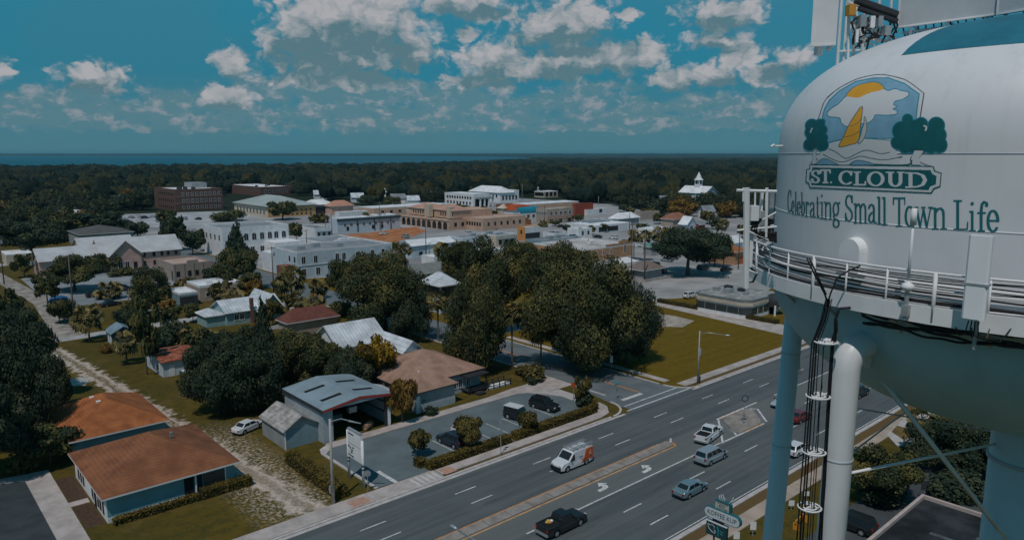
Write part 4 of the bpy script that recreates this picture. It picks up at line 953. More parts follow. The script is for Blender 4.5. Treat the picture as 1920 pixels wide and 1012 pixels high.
class Bld:
    def __init__(s, name, label, cat, c, L, W, h, yaw=0., group=None):
        s.o = thing(name, label, cat, (c.x, c.y, 0), yaw, group); s.L, s.W, s.h = L, W, h
    def walls(s, m, z1=None, z0=0., x0=0., x1=None, y0=0., y1=None, name='wall'):
        b_ = MB(); b_.box(x0, s.L if x1 is None else x1, y0, s.W if y1 is None else y1, z0, s.h if z1 is None else z1); return b_.build(name, m, s.o)
    def flat(s, mw, mr, par=.5, x0=0., x1=None, y0=0., y1=None, h=None, t=.25, trim=None, z0=0.):
        x1 = s.L if x1 is None else x1; y1 = s.W if y1 is None else y1; h = s.h if h is None else h
        s.walls(mw, h-par, z0, x0, x1, y0, y1)
        b_ = MB(); b_.prism_ring = None
        b_.box(x0, x1, y0, y0+t, h-par, h); b_.box(x0, x1, y1-t, y1, h-par, h); b_.box(x0, x0+t, y0+t, y1-t, h-par, h); b_.box(x1-t, x1, y0+t, y1-t, h-par, h)
        b_.build('parapet', trim or mw, s.o)
        b_ = MB(); b_.box(x0+t, x1-t, y0+t, y1-t, h-par, h-par+.06); b_.build('roof', mr, s.o); return s
    def hip(s, mr, rh, over=.5, x0=0., x1=None, y0=0., y1=None, h=None, trim=WHITE, name='roof'):
        x1 = s.L if x1 is None else x1; y1 = s.W if y1 is None else y1; h = s.h if h is None else h
        a, c, e, f_ = x0-over, x1+over, y0-over, y1+over
        run = min(c-a, f_-e)/2
        if c-a >= f_-e: r0, r1 = (a+run, (e+f_)/2), (c-run, (e+f_)/2)
        else: r0, r1 = ((a+c)/2, e+run), ((a+c)/2, f_-run)
        b_ = MB()
        base = [(a,e,h+.18),(c,e,h+.18),(c,f_,h+.18),(a,f_,h+.18)]
        v = base+[(r0[0],r0[1],h+.18+rh),(r1[0]+.01,r1[1]+.01,h+.18+rh)]
        if c-a >= f_-e: fs = [(0,1,5,4),(1,2,5),(2,3,4,5),(3,0,4)]
        else: fs = [(0,1,4),(1,2,5,4),(2,3,5),(3,0,4,5)]
        b_.add(v, fs); b_.build(name, mr, s.o)
        b_ = MB(); b_.box(a, c, e, f_, h, h+.178); b_.build('eave', trim, s.o); return s
    def gable(s, mr, rh, over=.4, along='x', x0=0., x1=None, y0=0., y1=None, h=None, mw=None, th=.14):
        x1 = s.L if x1 is None else x1; y1 = s.W if y1 is None else y1; h = s.h if h is None else h
        b_ = MB()
        if along == 'x':
            ym = (y0+y1)/2; k = rh/((y1-y0)/2); zz = h-over*k
            pr = [(y0-over, zz), (ym, h+rh), (y1+over, zz), (y1+over, zz+th), (ym, h+rh+th), (y0-over, zz+th)]
            vs = [(x, p[0], p[1]) for x in (x0-over, x1+over) for p in pr]
            tri = [[(x0,y0,h),(x0,ym,h+rh),(x0,y1,h)],[(x1,y0,h),(x1,y1,h),(x1,ym,h+rh)]]
        else:
            xm = (x0+x1)/2; k = rh/((x1-x0)/2); zz = h-over*k
            pr = [(x0-over, zz), (xm, h+rh), (x1+over, zz), (x1+over, zz+th), (xm, h+rh+th), (x0-over, zz+th)]
            vs = [(p[0], y, p[1]) for y in (y0-over, y1+over) for p in pr]
            tri = [[(x0,y0,h),(x1,y0,h),(xm,y0,h+rh)],[(x0,y1,h),(xm,y1,h+rh),(x1,y1,h)]]
        fs = [(0,1,7,6),(1,2,8,7),(3,4,10,9),(4,5,11,10),(5,0,6,11),(2,3,9,8),(0,5,4,1),(1,4,3,2),(6,7,10,11),(7,8,9,10)]
        b_.add(vs, fs); b_.build('roof', mr, s.o)
        for tr_ in tri: b_ = MB(); b_.add(tr_, [(0,1,2)]); b_.build('gable', mw or MATS['white_stucco'], s.o)
        return s
    def win(s, side, us, z, w, h, fr=WHITE, arch=False, name='window', off=0.):
        """side F faces the highway, L faces left; us are positions along the wall"""
        me = window_mesh(w, h, fr, arch)
        for u in us:
            if side == 'F': link(name, me, s.o, (u, -.02+off, z), 0)
            else: link(name, me, s.o, (-.02+off, u, z), R(-90))
        return s
    def row(s, side, n, z, w, h, a=.06, e=.94, **k):
        Lx = s.L if side == 'F' else s.W
        return s.win(side, [Lx*(a+(e-a)*(i+.5)/n) for i in range(n)], z, w, h, **k)
    def part(s, name, m, *boxes):
        b_ = MB()
        for bx in boxes: b_.box(*bx)
        return b_.build(name, m, s.o)
    def units(s, lst, z, m=None):
        for (u, v, a) in lst: s.part('rooftop_unit', m or STEEL, (s.L*u, s.L*u+a, s.W*v, s.W*v+a*.8, z, z+a*.6))
        return s
def blk(name, label, cat, x, y, xr, xl, h, base=False, yaw=0., ytop=None, L=None, W=None, group=None, zb=0):
    c, l_, w_ = solve(x, y, 0 if base else h, xr, xl, yaw)
    if ytop is not None:
        h = bis(lambda z: PJ(c.x, c.y, z)[1]-ytop, .2, 60)
    return Bld(name, label, cat, c, L or l_, W or w_, h, yaw, group)
def at(name, label, cat, s0, t0, L, W, h, yaw=0., group=None): return Bld(name, label, cat, Vector((s0, t0, 0)), L, W, h, yaw, group)

# --- two brown-roofed offices at lower left
B = at('hip_roof_house', 'low shaded white-walled house with a large brown hip roof beside the highway lawn at lower left', 'house', 15.6, 79.7, 13.1, 14.6, 2.75)
B.walls(SHADEWALL); B.hip(BROWNSH, 2.9, .55)
B.part('wall_base', WHITE, (-.03, 13.13, -.05, 0, 0, .55)); B.part('sunlit_side_wall', WHITE, (-.05, 0, 0, 14.6, 0, 2.7))  # white strip and side are the sunlit wall, painted over the shade tone
B.win('L', [1.4, 2.6, 3.6, 6.0, 10.2, 11.4, 12.6], .5, .55, 1.9, fr=None, off=-.06); B.part('porch_gap', DARK, (-.07,-.051,4.4,5.4,0,2.3))
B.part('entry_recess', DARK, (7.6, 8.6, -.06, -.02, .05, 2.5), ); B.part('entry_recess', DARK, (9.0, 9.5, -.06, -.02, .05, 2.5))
B.part('porch_post', WHITE, (8.7, 8.85, -.2, -.06, 0, 2.7)); B.part('window_band', M('tinted_window', (.05,.06,.055), .2, .1, 1, spec=.5), (9.6, 12.0, -.07, -.03, .7, 2.4))
for x_, n_ in ((12.06,0),):
    B.part('corner_board', WHITE, (12.0, 12.12, -.08, -.02, 0, 2.7))
B.part('roof_vent', ROOFGREY, (8.3, 8.6, 6.2, 6.5, 5.2, 5.75))
b_ = MB()
for k in range(8): b_.box(9.7+k*.22, 9.82+k*.22, -.085, -.071, .75+.035*k, 1.0+.035*k)
B2 = at('hip_roof_house', 'shaded white-walled house with an orange-brown hip roof and two small skylights behind the front one', 'house', 16.4, 99.0, 10.6, 14.0, 2.7)
B2.walls(SHADEWALL); B2.hip(TERRA, 2.7, .55); B2.part('sunlit_side_wall', WHITE, (-.05, 0, 0, 14, 0, 2.65))  # wall shade painted teal, sunlit side painted white
B2.win('L', [1.2, 2.4, 4.5, 6.5, 8.5], .5, .6, 1.8, fr=None, off=-.06)
for (x_, y_) in ((4.1, 6.0), (3.9, 8.8)):
    b_ = MB(); zc = 2.88+2.7*(y_*0+ (x_+.55)/5.85)*.98
    for d_ in (0, .75):
        b_.box(x_+d_, x_+d_+.55, y_, y_+.5, zc-.25, zc+.28)
    b_.build('skylight', WHITE, B2.o)
B2.part('dark_canopy', ROOFDARK, (-1.8, .9, 14.6, 16.4, 2.2, 2.4))
# --- steel garage and shed
B = at('steel_garage', 'blue-grey metal garage with open front, red eave and four dark skylight strips', 'garage', 42.0, 83.9, 10.2, 11.4, 4.6)
WG = M('garage_wall', (.36,.42,.45), .6, .1, 1)
B.part('side_wall', WG, (0, .15, 0, 11.4, 0, 4.6)); B.part('back_wall', WG, (.15, 10.05, 11.25, 11.4, 0, 4.6)); B.part('side_wall', WG, (10.05, 10.2, 0, 11.4, 0, 4.6))
B.part('front_panel', WG, (.15, 1.4, -.02, .1, 0, 4.6)); B.part('door_post', WHITE, (9.75, 10.2, -.06, -.001, 0, 4.6)); B.part('door_post', DARKWALL, (9.3, 9.7, -.04, .1, 0, 4.6))
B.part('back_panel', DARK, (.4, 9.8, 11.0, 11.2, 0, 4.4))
b_ = MB(); b_.add([(-.25,-.6,4.62),(10.45,-.6,4.62),(10.45,11.6,4.62),(-.25,11.6,4.62),(-.25,-.6,4.75),(10.45,-.6,4.75),(10.45,11.6,4.75),(-.25,11.6,4.75),(5.1,-.6,5.45),(5.1,11.6,5.45)],
    [(0,3,2,1),(4,8,9,7),(8,5,6,9),(0,1,5,8,4),(2,3,7,9,6),(3,0,4,7),(1,2,6,5)]); b_.build('roof', M('garage_roof_tin', (.26,.335,.37), .5, .14, .3, spec=.5), B.o)
for (x_, y_) in ((1.1,2.2),(1.1,7.0),(6.0,2.4),(6.0,7.2)):
    k = .7/5.35; za = 4.76+k*(x_+.25) if x_ < 5 else 4.76+k*(10.45-x_)
    zb = 4.76+k*(x_+3.25) if x_ < 5 else 4.76+k*(10.45-x_-3)
    b_ = MB(); b_.add([(x_,y_,za+.02),(x_+3,y_,zb+.02),(x_+3,y_+.75,zb+.02),(x_,y_+.75,za+.02)], [(0,1,2,3)]); b_.build('skylight', DARK, B.o)
b_ = MB(); b_.add([(-.27,-.66,4.4),(5.1,-.66,5.12),(10.47,-.66,4.4),(10.47,-.66,4.78),(5.1,-.66,5.5),(-.27,-.66,4.78)], [(0,1,4,5),(1,2,3,4)]); b_.build('red_fascia', M('red_trim', (.42,.06,.045), .6, .1, 1), B.o)
b_ = MB(); b_.add([(-.28,-.6,4.2),(-.28,11.6,4.2),(-.28,11.6,4.7),(-.28,-.6,4.7)], [(0,1,2,3)]); b_.build('side_fascia', DARKWALL, B.o)
for z_ in (1.6, 3.0): B.part('wall_girt', DARKWALL, (9.98, 10.04, .2, 11, z_, z_+.2))
B.part('workbench', STEEL, (4.5, 6.0, 6, 7, 0, 1.0)); B.part('hoist', STEEL, (5.2, 6.4, 2.5, 3.2, 2.2, 3.0))
B = at('tin_shed', 'small grey shed with a weathered rust-patched tin gable roof, left of the metal garage', 'shed', 37.4, 85.4, 4.6, 7.0, 2.6)
B.walls(BLUEGREY); B.part('side_cladding', GREYWALL, (-.04, 0, 0, 7, 0, 2.55)); B.gable(OLDTIN, 1.4, .35, 'y', mw=GREYWALL); B.part('corner_board', WHITE, (-.08, .1, -.06, -.002, 0, 2.6))
c = P(712, 742); B = at('tin_lean_to', 'little metal lean-to with a pale roof between the garage and the orange tree', 'shed', 53.4, 89.5, 3.2, 4.0, 2.4)
B.walls(DARKWALL, 2.2); B.gable(TIN, .5, .3, 'y', mw=DARKWALL)
# --- tan-roofed office behind the car park
B = at('tan_office', 'grey office with a broad tan hip roof and a dark timber ramp behind car park', 'office building', 58.6, 86.3, 13.6, 15.5, 3.1)
B.walls(GREYWALL, y0=2.2); B.hip(SHINGLE, 3.0, .6, y0=2.2, trim=DARKWALL)
B.walls(GREYWALL, x0=-1.2, x1=5.8, y0=-1.2, y1=2.19, name='front_wing'); 
B.hip(SHINGLE, 2.5, .5, x0=-1.2, x1=5.8, y0=-1.2, y1=8.5, h=3.08, trim=DARKWALL, name='wing_roof')
B.part('wall_base', MATS['garage_wall'], (-1.25, 5.85, -1.26, -1.2, 0, 1.1)); B.part('wall_base', MATS['garage_wall'], (5.86, 13.6, 2.14, 2.2, 0, 1.0))
B.part('porch_trim', WHITE, (-1.27, -.6, -1.3, -1.262, 0, 2.6)); B.part('chimney_pipe', WHITE, (1.2, 1.45, 1.6, 1.85, 3.6, 5.3))
b_ = MB()
for k in range(7): b_.tube([(.1+.28*math.cos(a), -1.29, 1.5+.33*math.sin(a)) for a in (R(k*30), R(k*30+30))], .05, 5)
b_.build('wall_ornament', DARKWALL, B.o)
B.win('F', [8.2, 9.4, 11.0], .9, .7, 1.5, off=2.12)
DT = M('dark_timber', (.03,.032,.035), .8, .2, 2)
b_ = MB()
for x0, x1, y0, y1 in ((10.2,13.4,.1,.2),(13.4,18.4,1.6,1.7),(13.4,18.4,-.1,0)):
    for z_ in (.5, .95): b_.box(x0, x1, y0, y1, z_, z_+.1)
    k = x0
    while k <= x1+.01: b_.box(k-.06, k+.06, y0-.02, y1+.02, 0, 1.1); k += 1.2
b_.build('ramp_railing', DT, B.o)
B.part('porch_deck', DT, (9.6, 13.4, .3, 2.1, .45, .6)); B.part('ramp_slab', WHITE, (13.4, 18.4, .0, 1.6, .05, .2)); B.part('porch_post', DT, (9.7, 9.85, .2, .35, 0, 3.0), ); B.part('porch_post', DT, (13.2, 13.35, .2, .35, 0, 3.0)); B.part('porch_roof', DT, (9.4, 13.7, 0, 2.15, 2.85, 2.98))
B.part('steps', DT, (10.6, 12.0, -1.2, .05, 0, .35))
# --- silver-roofed houses behind the dark trees
B = blk('tin_roof_house', 'white house under a long silver ribbed tin roof among the dark trees', 'house', 636, 650, 722, 600, 3.0, W=9.5)
B.walls(STUCCO); B.gable(TIN, 3.0, .6, 'x'); B.row('L', 4, .8, .9, 1.4)
B = blk('tin_roof_house', 'small pale house with a silver roof behind the yellow tree', 'house', 757, 690, 790, 727, 3.0, True, W=9)
B.walls(PALEBLUE); B.gable(TIN, 1.6, .4, 'y', mw=PALEBLUE); B.win('F', [3.2], 1.0, 1.4, 1.3); B.part('annex', STUCCO, (B.L*.1, B.L*.55, -2.2, -.01, 0, 2.6)); B.part('annex_roof', TIN, (B.L*.05, B.L*.6, -2.5, -.012, 2.61, 2.75))
B = blk('brown_roof_house', 'house with a dark reddish-brown hip roof beyond the cedar', 'house', 540, 607, 632, 522, 3.0)
B.walls(BEIGE); B.hip(DKBROWN, 2.3, .5); B.part('chimney', PINK, (2.0, 2.8, B.W*.55, B.W*.55+.8, 3.5, 5.6))
# --- blue cottage with tin roof
B = at('blue_cottage', 'pale blue-green cottage with ribbed tin roofs and a brown chimney on the sandy street', 'house', 57.5, 158.5, 12.5, 8.5, 3.0)
CW_ = M('cottage_wall', (.26,.4,.4), .8, .1, 1)
B.walls(CW_); B.gable(TIN, 2.0, .5, 'x', mw=CW_); B.gable(TINY, 2.9, .5, 'y', x0=8, x1=12.5, y0=-.8, y1=8.5, mw=CW_)
B.walls(CW_, 2.4, x0=-4, x1=-.01, y0=1, y1=7, name='porch'); B.hip(TIN, 1.0, .4, x0=-4, x1=-.3, y0=1, y1=7, h=2.4, name='porch_roof')
B.part('chimney', M('chimney_brick', (.16,.09,.07), .9, .2, 2), (5.2, 5.9, -.75, -.02, 0, 5.6)); B.win('F', [2.2, 3.4], 1.0, .9, 1.3); B.win('F', [9.2], 1.0, 1.0, 1.3, off=-.8)
B.part('entry_hood', TIN, (6.3, 9.2, -2.3, -.82, 2.5, 2.65)); B.part('entry_wall', STUCCO, (6.6, 8.0, -2.0, -.83, 0, 2.45))
B = at('board_fence', 'low pale board fence in front of the blue cottage', 'fence', 60, 148, 9, .12, 1.1); B.part('boards', STUCCO, (0, 9, 0, .08, .15, 1.0)); B.part('post', STUCCO, (0, .1, .09, .2, 0, 1.1)); B.part('post', STUCCO, (8.9, 9, .09, .2, 0, 1.1)); B.part('post', STUCCO, (4.4, 4.5, .09, .2, 0, 1.1))
# --- rusty red-roofed shed, junk and tiny shed
B = at('red_roof_shed', 'pale blue shed with a rusty red tin roof on the grass by the dirt alley', 'shed', 35.3, 128.2, 5.6, 9.2, 2.7)
B.walls(PALEBLUE); B.gable(RUST, .9, .4, 'x', mw=PALEBLUE); B.part('corner_board', WHITE, (-.05, .08, -.05, -.001, 0, 2.7)); B.part('door', WHITE, (1.0, 1.9, -.06, -.002, 0, 2.0)); B.win('L', [2.5, 6.0], .8, 1.0, 1.1)
t_ = thing('junk_pile', 'heap of pale boards and sheets stacked against the red-roofed shed', 'junk pile', (39.5, 125.5, 0)); rnd = random.Random(12)
for k in range(9):
    a = rnd.uniform(0, 3.1); b_ = MB(); b_.box(-1.1, 1.1, -.35, .35, -.04, .04); o = b_.build('board', STUCCO if k % 3 else PALEBLUE, t_)
    o.location = (rnd.uniform(-1.6, 1.8), rnd.uniform(-1, 1), .3+rnd.random()*1.2); o.rotation_euler = (rnd.uniform(-.6, .6), rnd.uniform(-.7, .7), a)
B = at('tiny_blue_shed', 'tiny dark blue shed with a white strip on its roof beside the sandy street', 'shed', 34.5, 157.5, 4.2, 4.6, 2.3)
B.walls(M('navy_wall', (.07,.12,.15), .8, .1, 1)); B.gable(M('blue_tin', (.2,.28,.33), .5, .2, 1), 1.1, .35, 'y', mw=MATS['navy_wall']); B.part('door', WHITE, (-.06, -.001, .6, 1.6, 0, 1.9)); B.part('door', WHITE, (-.06, -.001, 2.2, 3.2, 0, 1.9)); B.part('white_post', WHITE, (3.6, 4.1, -.07, -.001, 0, 1.2))
# --- flat pale buildings in the middle left
B = blk('flat_roof_store', 'little grey shop with a white parapet and pale flat roof', 'shop', 338, 575, 372, 316, 3.4, True); B.flat(BLUEGREY, ROOFWHITE, .5, trim=STUCCO); B.part('dark_front', DARKWALL, (0, B.L, -.06, -.001, 0, 2.4))
B = blk('flat_roof_store', 'beige flat-roofed shop with white coping beside the palms', 'shop', 376, 566, 454, 352, 4.2, True); B.flat(BEIGE, ROOFWHITE, .6, trim=STUCCO); B.win('F', [2.5, 6], 1.2, 2, 1); B.units([(.3,.4,1.4),(.6,.5,1.2)], 3.7, STUCCO)
B = blk('deco_store', 'pinkish stuccoed art-deco shop with a stepped parapet', 'shop', 328, 528, 398, 298, 5.2, True); B.flat(M('pinkish_stucco', (.36,.29,.25), .9, .12, .4), M('pinkish_roof', (.5,.36,.3), .9, .2, .3), .5)
for k in range(5): B.part('pilaster', MATS['pinkish_stucco'], (B.L*k/4-.25, B.L*k/4+.25, -.15, -.001, 0, 5.2))
B.part('stepped_parapet', MATS['pinkish_stucco'], (B.L*.35, B.L*.65, 0, .3, 5.21, 6.0)); B.win('F', [B.L*.1, B.L*.4, B.L*.6, B.L*.85], 1.3, 1.0, 1.6, fr=None); B.part('door', GLASS, (-.04, -.001, 1.2, 2.6, .1, 3.0))
# --- church hall with long pale roofs
B = blk('church_hall', 'large pink church hall with long pale metal roofs and a pointed front gable', 'church', 246, 512, 318, 150, 5.6, True)
L0 = B.L
B.o.location = (P(205, 511).x-1, P(205, 511).y+3, 0); B.L, B.W = 24, 13
CHR = M('pale_metal_roof', (.5,.51,.52), .6, .12, .3)
B.walls(PINK, x0=0, x1=24, y0=0, y1=13); B.gable(CHR, 4.2, .6, 'x', x0=0, x1=24, y0=0, y1=13, mw=PINK)
B.walls(PINK, 5.0, x0=-17, x1=-.01, y0=1, y1=12, name='west_wing'); B.gable(CHR, 3.2, .6, 'x', x0=-17, x1=-.3, y0=1, y1=12, h=5.0, mw=GREYWALL)
B.walls(PINK, 5.6, x0=1.5, x1=10.5, y0=-4, y1=-.01, name='front_bay'); B.gable(CHR, 4.3, .7, 'y', x0=1.5, x1=10.5, y0=-4, y1=6.5, mw=PINK)
B.win('F', [4.2, 6.2], 1.0, 1.2, 2.2, off=-4); B.win('F', [12.5, 15.5, 18, 20, 22.5], 3.6, .9, 1.6, fr=None); B.win('F', [12.5, 15.5, 18, 22], .8, .8, 1.5, fr=None); B.win('F', [8.6], .3, 1.1, 2.6, fr=None, off=-4)
B.walls(PINK, 7, x0=-4, x1=12, y0=8, y1=22, name='rear_hall'); B.gable(CHR, 2.6, .5, 'x', x0=-4, x1=12, y0=10, y1=20, h=7.2, mw=PINK)
B = blk('grey_hall', 'dark grey-roofed hall behind the pink church hall', 'hall', 150, 441, 249, 128, 5.0); B.walls(GREYWALL); B.hip(M('dark_grey_shingle', (.1,.1,.095), .9, .15, .5), 2.6, .5)
B = blk('cream_house', 'low cream house with white flat roof at the left edge', 'house', 13, 497, 64, 2, 3.6, True); B.flat(CREAM, ROOFWHITE, .4, trim=STUCCO); B.win('F', [B.L*.55], 1.1, 2.4, 1.4, fr=None)
B = blk('flat_pink_store', 'low pink and white flat-roofed store among trees left of the brick office', 'shop', 52, 420, 102, 36, 4.2); B.flat(PINK, ROOFWHITE, .4, trim=STUCCO); B.row('F', 3, 1.2, 2, 1.4)
# --- brick offices
B = blk('brick_office', 'big three-storey red-brick office block with bands of windows, left of the town centre', 'office building', 330, 396, 419, 291, 14, True, ytop=355)
B.flat(REDBRICK, ROOFWHITE, .8); hh = B.h
B.part('stone_band', M('band_stone', (.3,.2,.17), .9, .1, 1), (-.12, B.L+.1, -.12, -.001, hh*.64, hh*.67)); B.part('stone_band', MATS['band_stone'], (-.12, B.L+.1, -.12, -.001, hh*.33, hh*.36))
for z_ in (.70, .40, .08): B.row('F', 9, hh*z_, B.L*.04, hh*.13, .12, .97, arch=True); B.row('L', 8, hh*z_, B.W*.035, hh*.12, .05, .8, fr=None)
B.part('penthouse', GREYWALL, (B.L*.62, B.L*.95, B.W*.55, B.W*.9, hh-.7, hh+3)); B.units([(.2,.3,3),(.35,.35,2.5),(.5,.3,2.2)], hh-.7, DARKWALL)
B = blk('brick_office', 'second red-brick office behind the first with one row of arched windows', 'office building', 489, 368, 550, 424, 10, True, ytop=350.5)
B.flat(REDBRICK, ROOFWHITE, .7); B.row('F', 6, B.h*.35, B.L*.055, B.h*.32, .08, .85, arch=True); B.units([(.2,.3,2),(.5,.3,2),(.7,.4,2)], B.h-.6, DARKWALL)
# --- civic building with pale green hip roof
B = blk('civic_hall', 'cream civic hall under a wide pale grey-green hip roof with an orange-lit side', 'civic building', 503, 408, 592, 440, 9, True, ytop=388)
B.walls(CREAM); B.hip(M('pale_green_roof', (.36,.41,.39), .7, .12, .1), 5.2, 1.2, trim=DARKWALL); B.row('F', 8, B.h*.2, 1.6, B.h*.3, fr=None); B.row('L', 9, B.h*.25, 1.6, B.h*.4, fr=None)
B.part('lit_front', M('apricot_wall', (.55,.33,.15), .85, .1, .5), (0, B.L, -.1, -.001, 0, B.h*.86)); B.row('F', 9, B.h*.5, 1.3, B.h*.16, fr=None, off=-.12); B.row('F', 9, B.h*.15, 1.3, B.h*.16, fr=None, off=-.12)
B = blk('white_hip_building', 'white-roofed building between the civic hall and the salmon roof', 'building', 578, 402, 624, 566, 6, True, ytop=385); B.walls(GREYWALL); B.hip(ROOFWHITE, 3.0, 1.2); B.part('dark_front', DARKWALL, (0, B.L, -.1, -.001, 0, B.h*.75))
B = blk('salmon_hip_building', 'low building with a salmon-coloured hip roof near the treeline', 'building', 622, 387, 662, 610, 5); B.walls(PINK); B.hip(M('salmon_tile', (.5,.25,.17), .85, .15, .3), 3.2, .8)
# --- white two-storey blocks
B = blk('white_hotel', 'long white two-storey block with arched upper windows behind the pointed tree', 'building', 420, 482, 543, 384, 9, True, ytop=428)
B.flat(STUCCO, ROOFGREY, .7); B.win('F', [B.L*k for k in (.1,.22,.34,.46,.58,.7,.8,.92)], B.h*.52, 1.6, 2.6, arch=True); B.row('F', 6, .8, 1.5, 2.2); B.row('L', 4, B.h*.55, 1.4, 2)
B.part('lower_shed', STUCCO, (B.L*.62, B.L*1.05, -9, -.02, 0, B.h*.45)); 
for k in range(4): B.part('awning', ROOFWHITE, (B.L*(.66+.1*k), B.L*(.73+.1*k), -10, -9.02, 1.6, 3.0))
B = blk('white_corner_block', 'pale blue-white two-storey corner block with tall dark windows, left of the big oak', 'building', 559, 524, 735, 485, 9, True, ytop=472)
B.W *= .6; B.flat(PALEBLUE, ROOFGREY, .5, trim=STUCCO); hh = B.h
B.win('F', [B.L*k for k in (.06,.18,.40,.47,.62,.78,.9)], hh*.55, 1.2, hh*.25); B.win('F', [B.L*k for k in (.06,.2,.38,.55,.72,.9)], hh*.1, 1.3, hh*.26); B.win('L', [B.W*k for k in (.1,.3)], hh*.6, 1.0, 1.6, fr=None)
B.part('cornice', STUCCO, (-.15, B.L, -.15, -.002, hh*.47, hh*.49)); B.units([(.1,.3,2),(.3,.5,2.2),(.5,.3,1.8)], hh-.45)
B.part('side_wing', STUCCO, (.1, B.L*.35, B.W*.45, B.W*1.5, 0, hh*.72)); B.part('brick_annex', M('annex_brick', (.22,.09,.06), .9, .2, 1), (-3.5, -.06, 2.5, 7, 0, 4))
for k in range(4): B.part('roof_hatch', STUCCO, (1.2+3*k, 2.6+3*k, B.W*.6, B.W*.6+1.6, hh*.72+.3, hh*.72+1.5))
# --- blue-grey long block with dark mansard
B = blk('grey_long_block', 'long blue-grey two-storey block with a dark mansard edge and small square windows', 'building', 634, 438, 750, 622, 9, True, ytop=412)
B.flat(PALEBLUE, ROOFWHITE, .6); hh = B.h; B.part('mansard', M('slate_mansard', (.05,.085,.1), .8, .1, 1), (-.4, B.L+.3, -.5, -.002, hh*.86, hh*1.05)); B.row('F', 9, hh*.48, 1.4, hh*.18); B.win('F', [B.L*k for k in (.15,.55,.7)], 1, 1.3, 2, fr=None)
for k in range(3): B.part('downpipe', DARKWALL, (B.L*(.3+.27*k), B.L*(.3+.27*k)+.3, -.3, -.01, 0, hh*.85))
B = blk('stepped_white_roof', 'white flat-roofed block with a sloping pale roof behind the long grey block', 'building', 640, 410, 700, 620, 6.5); B.flat(STUCCO, ROOFWHITE, .5, trim=STUCCO)
B = blk('low_white_block', 'low white block with small windows behind the stepped roof', 'building', 636, 398, 690, 628, 6); B.flat(STUCCO, ROOFWHITE, .4); B.row('F', 4, 2, 1.6, 1.6, fr=None)
# --- orange earth lot
eb = MB(); eb.prism([(v.x, v.y) for v in [P(640,441),P(700,452),P(742,454),P(800,434),P(780,425),P(735,430),P(700,436)]], .02, .05); struct('orange_earth', eb, M('orange_soil', (.45,.15,.05), .95, .3, .2, c2=(.5,.22,.1)))
# --- peach arcade building
B = blk('peach_arcade', 'peach Spanish-style building with a row of dark ground-floor arches', 'building', 842, 432, 930, 752, 6, True, ytop=412)
B.flat(PEACH, M('peach_roof', (.5,.36,.29), .9, .15, .2), .5); hh = B.h
B.row('L', 9, .2, B.W*.075, hh*.72, .02, .99, fr=None, arch=True); B.part('cornice', CREAM, (-.3, -.002, 0, B.W, hh*.86, hh*.93))
B.walls(PEACH, hh*1.75, hh, x0=5, x1=B.L, y0=3, y1=B.W*.45, name='upper_storey'); B.hip(M('salmon_roof_tile', (.5,.28,.2), .85, .15, .4), 2.4, .6, x0=5, x1=B.L*.5, y0=3, y1=B.W*.45, h=hh*1.75)
B.walls(PEACH, hh*1.7, hh, x0=5, x1=18, y0=B.W*.5, y1=B.W, name='upper_storey'); B.hip(MATS['salmon_roof_tile'], 2.2, .6, x0=5, x1=18, y0=B.W*.5, y1=B.W, h=hh*1.7)
B.walls(CREAM, hh*2.2, hh, x0=2, x1=4.6, y0=B.W*.46, y1=B.W*.5+2, name='stepped_gable'); B.walls(CREAM, hh*2.1, hh, x0=4, x1=7, y0=B.W*.1, y1=B.W*.1+3, name='corner_tower')
B.win('L', [B.W*.08+2*k for k in range(6)], hh*1.2, .9, 1.8, fr=None, off=5); B.win('L', [B.W*.53+2.2*k for k in range(8)], hh*1.2, 1.0, 1.8, fr=None, off=5); B.row('F', 6, hh*.3, 1.6, 2, fr=None)
B = blk('peach_gallery', 'long low peach gallery wing with small windows beyond the white hip roof', 'building', 905, 410, 985, 862, 6); B.flat(PEACH, MATS['peach_roof'], .5); B.row('L', 8, 2.2, 1.3, 1.8, fr=None); B.row('F', 6, 2.2, 1.3, 1.8, fr=None)
B = blk('white_hip_pavilion', 'pavilion with a broad white hip roof over an orange wall, right of the arches', 'building', 876, 424, 930, 843, 5, True, ytop=413)
B.walls(GREYWALL); B.hip(ROOFWHITE, 3.4, .9); B.part('orange_side', ORANGE, (-.1, -.002, 0, B.W, 0, B.h*.9)); B.row('F', 6, 1.0, 1.8, 2.4, fr=None)
B = blk('gabled_white_roof', 'long white gabled roof in front of the arcade', 'building', 772, 461, 852, 750, 4.6); B.walls(PALEBLUE); B.gable(ROOFWHITE, 1.6, .5, 'x', mw=STUCCO); B.part('shop_door', STUCCO, (B.L*.35, B.L*.5, -.1, -.002, 0, 2.8)); B.win('F', [B.L*.2], 1, 1.6, 1.2, fr=None)
B = blk('grey_flat_block', 'flat grey-roofed block to the right of the white gabled roof', 'building', 868, 446, 960, 840, 4.6); B.flat(PALEBLUE, ROOFGREY, .4, trim=STUCCO); B.units([(.3,.4,2),(.6,.3,2.4)], 4.3)
B = blk('pale_front_shop', 'pale shop with a pinkish wall in front of the earth lot', 'shop', 728, 480, 760, 690, 4.2); B.flat(M('pale_pink_wall', (.48,.38,.35), .85, .1, .5), ROOFWHITE, .4); B.win('F', [2.5], 1.2, 1.6, 1.2, fr=None)
B = blk('long_pale_row', 'row of pale flat roofs between the white corner block and the earth lot', 'building', 640, 461, 720, 560, 5); B.flat(STUCCO, ROOFGREY, .5, trim=STUCCO); B.units([(.2,.3,2),(.35,.35,2.6),(.6,.4,2),(.75,.3,1.6)], 4.6, STUCCO)
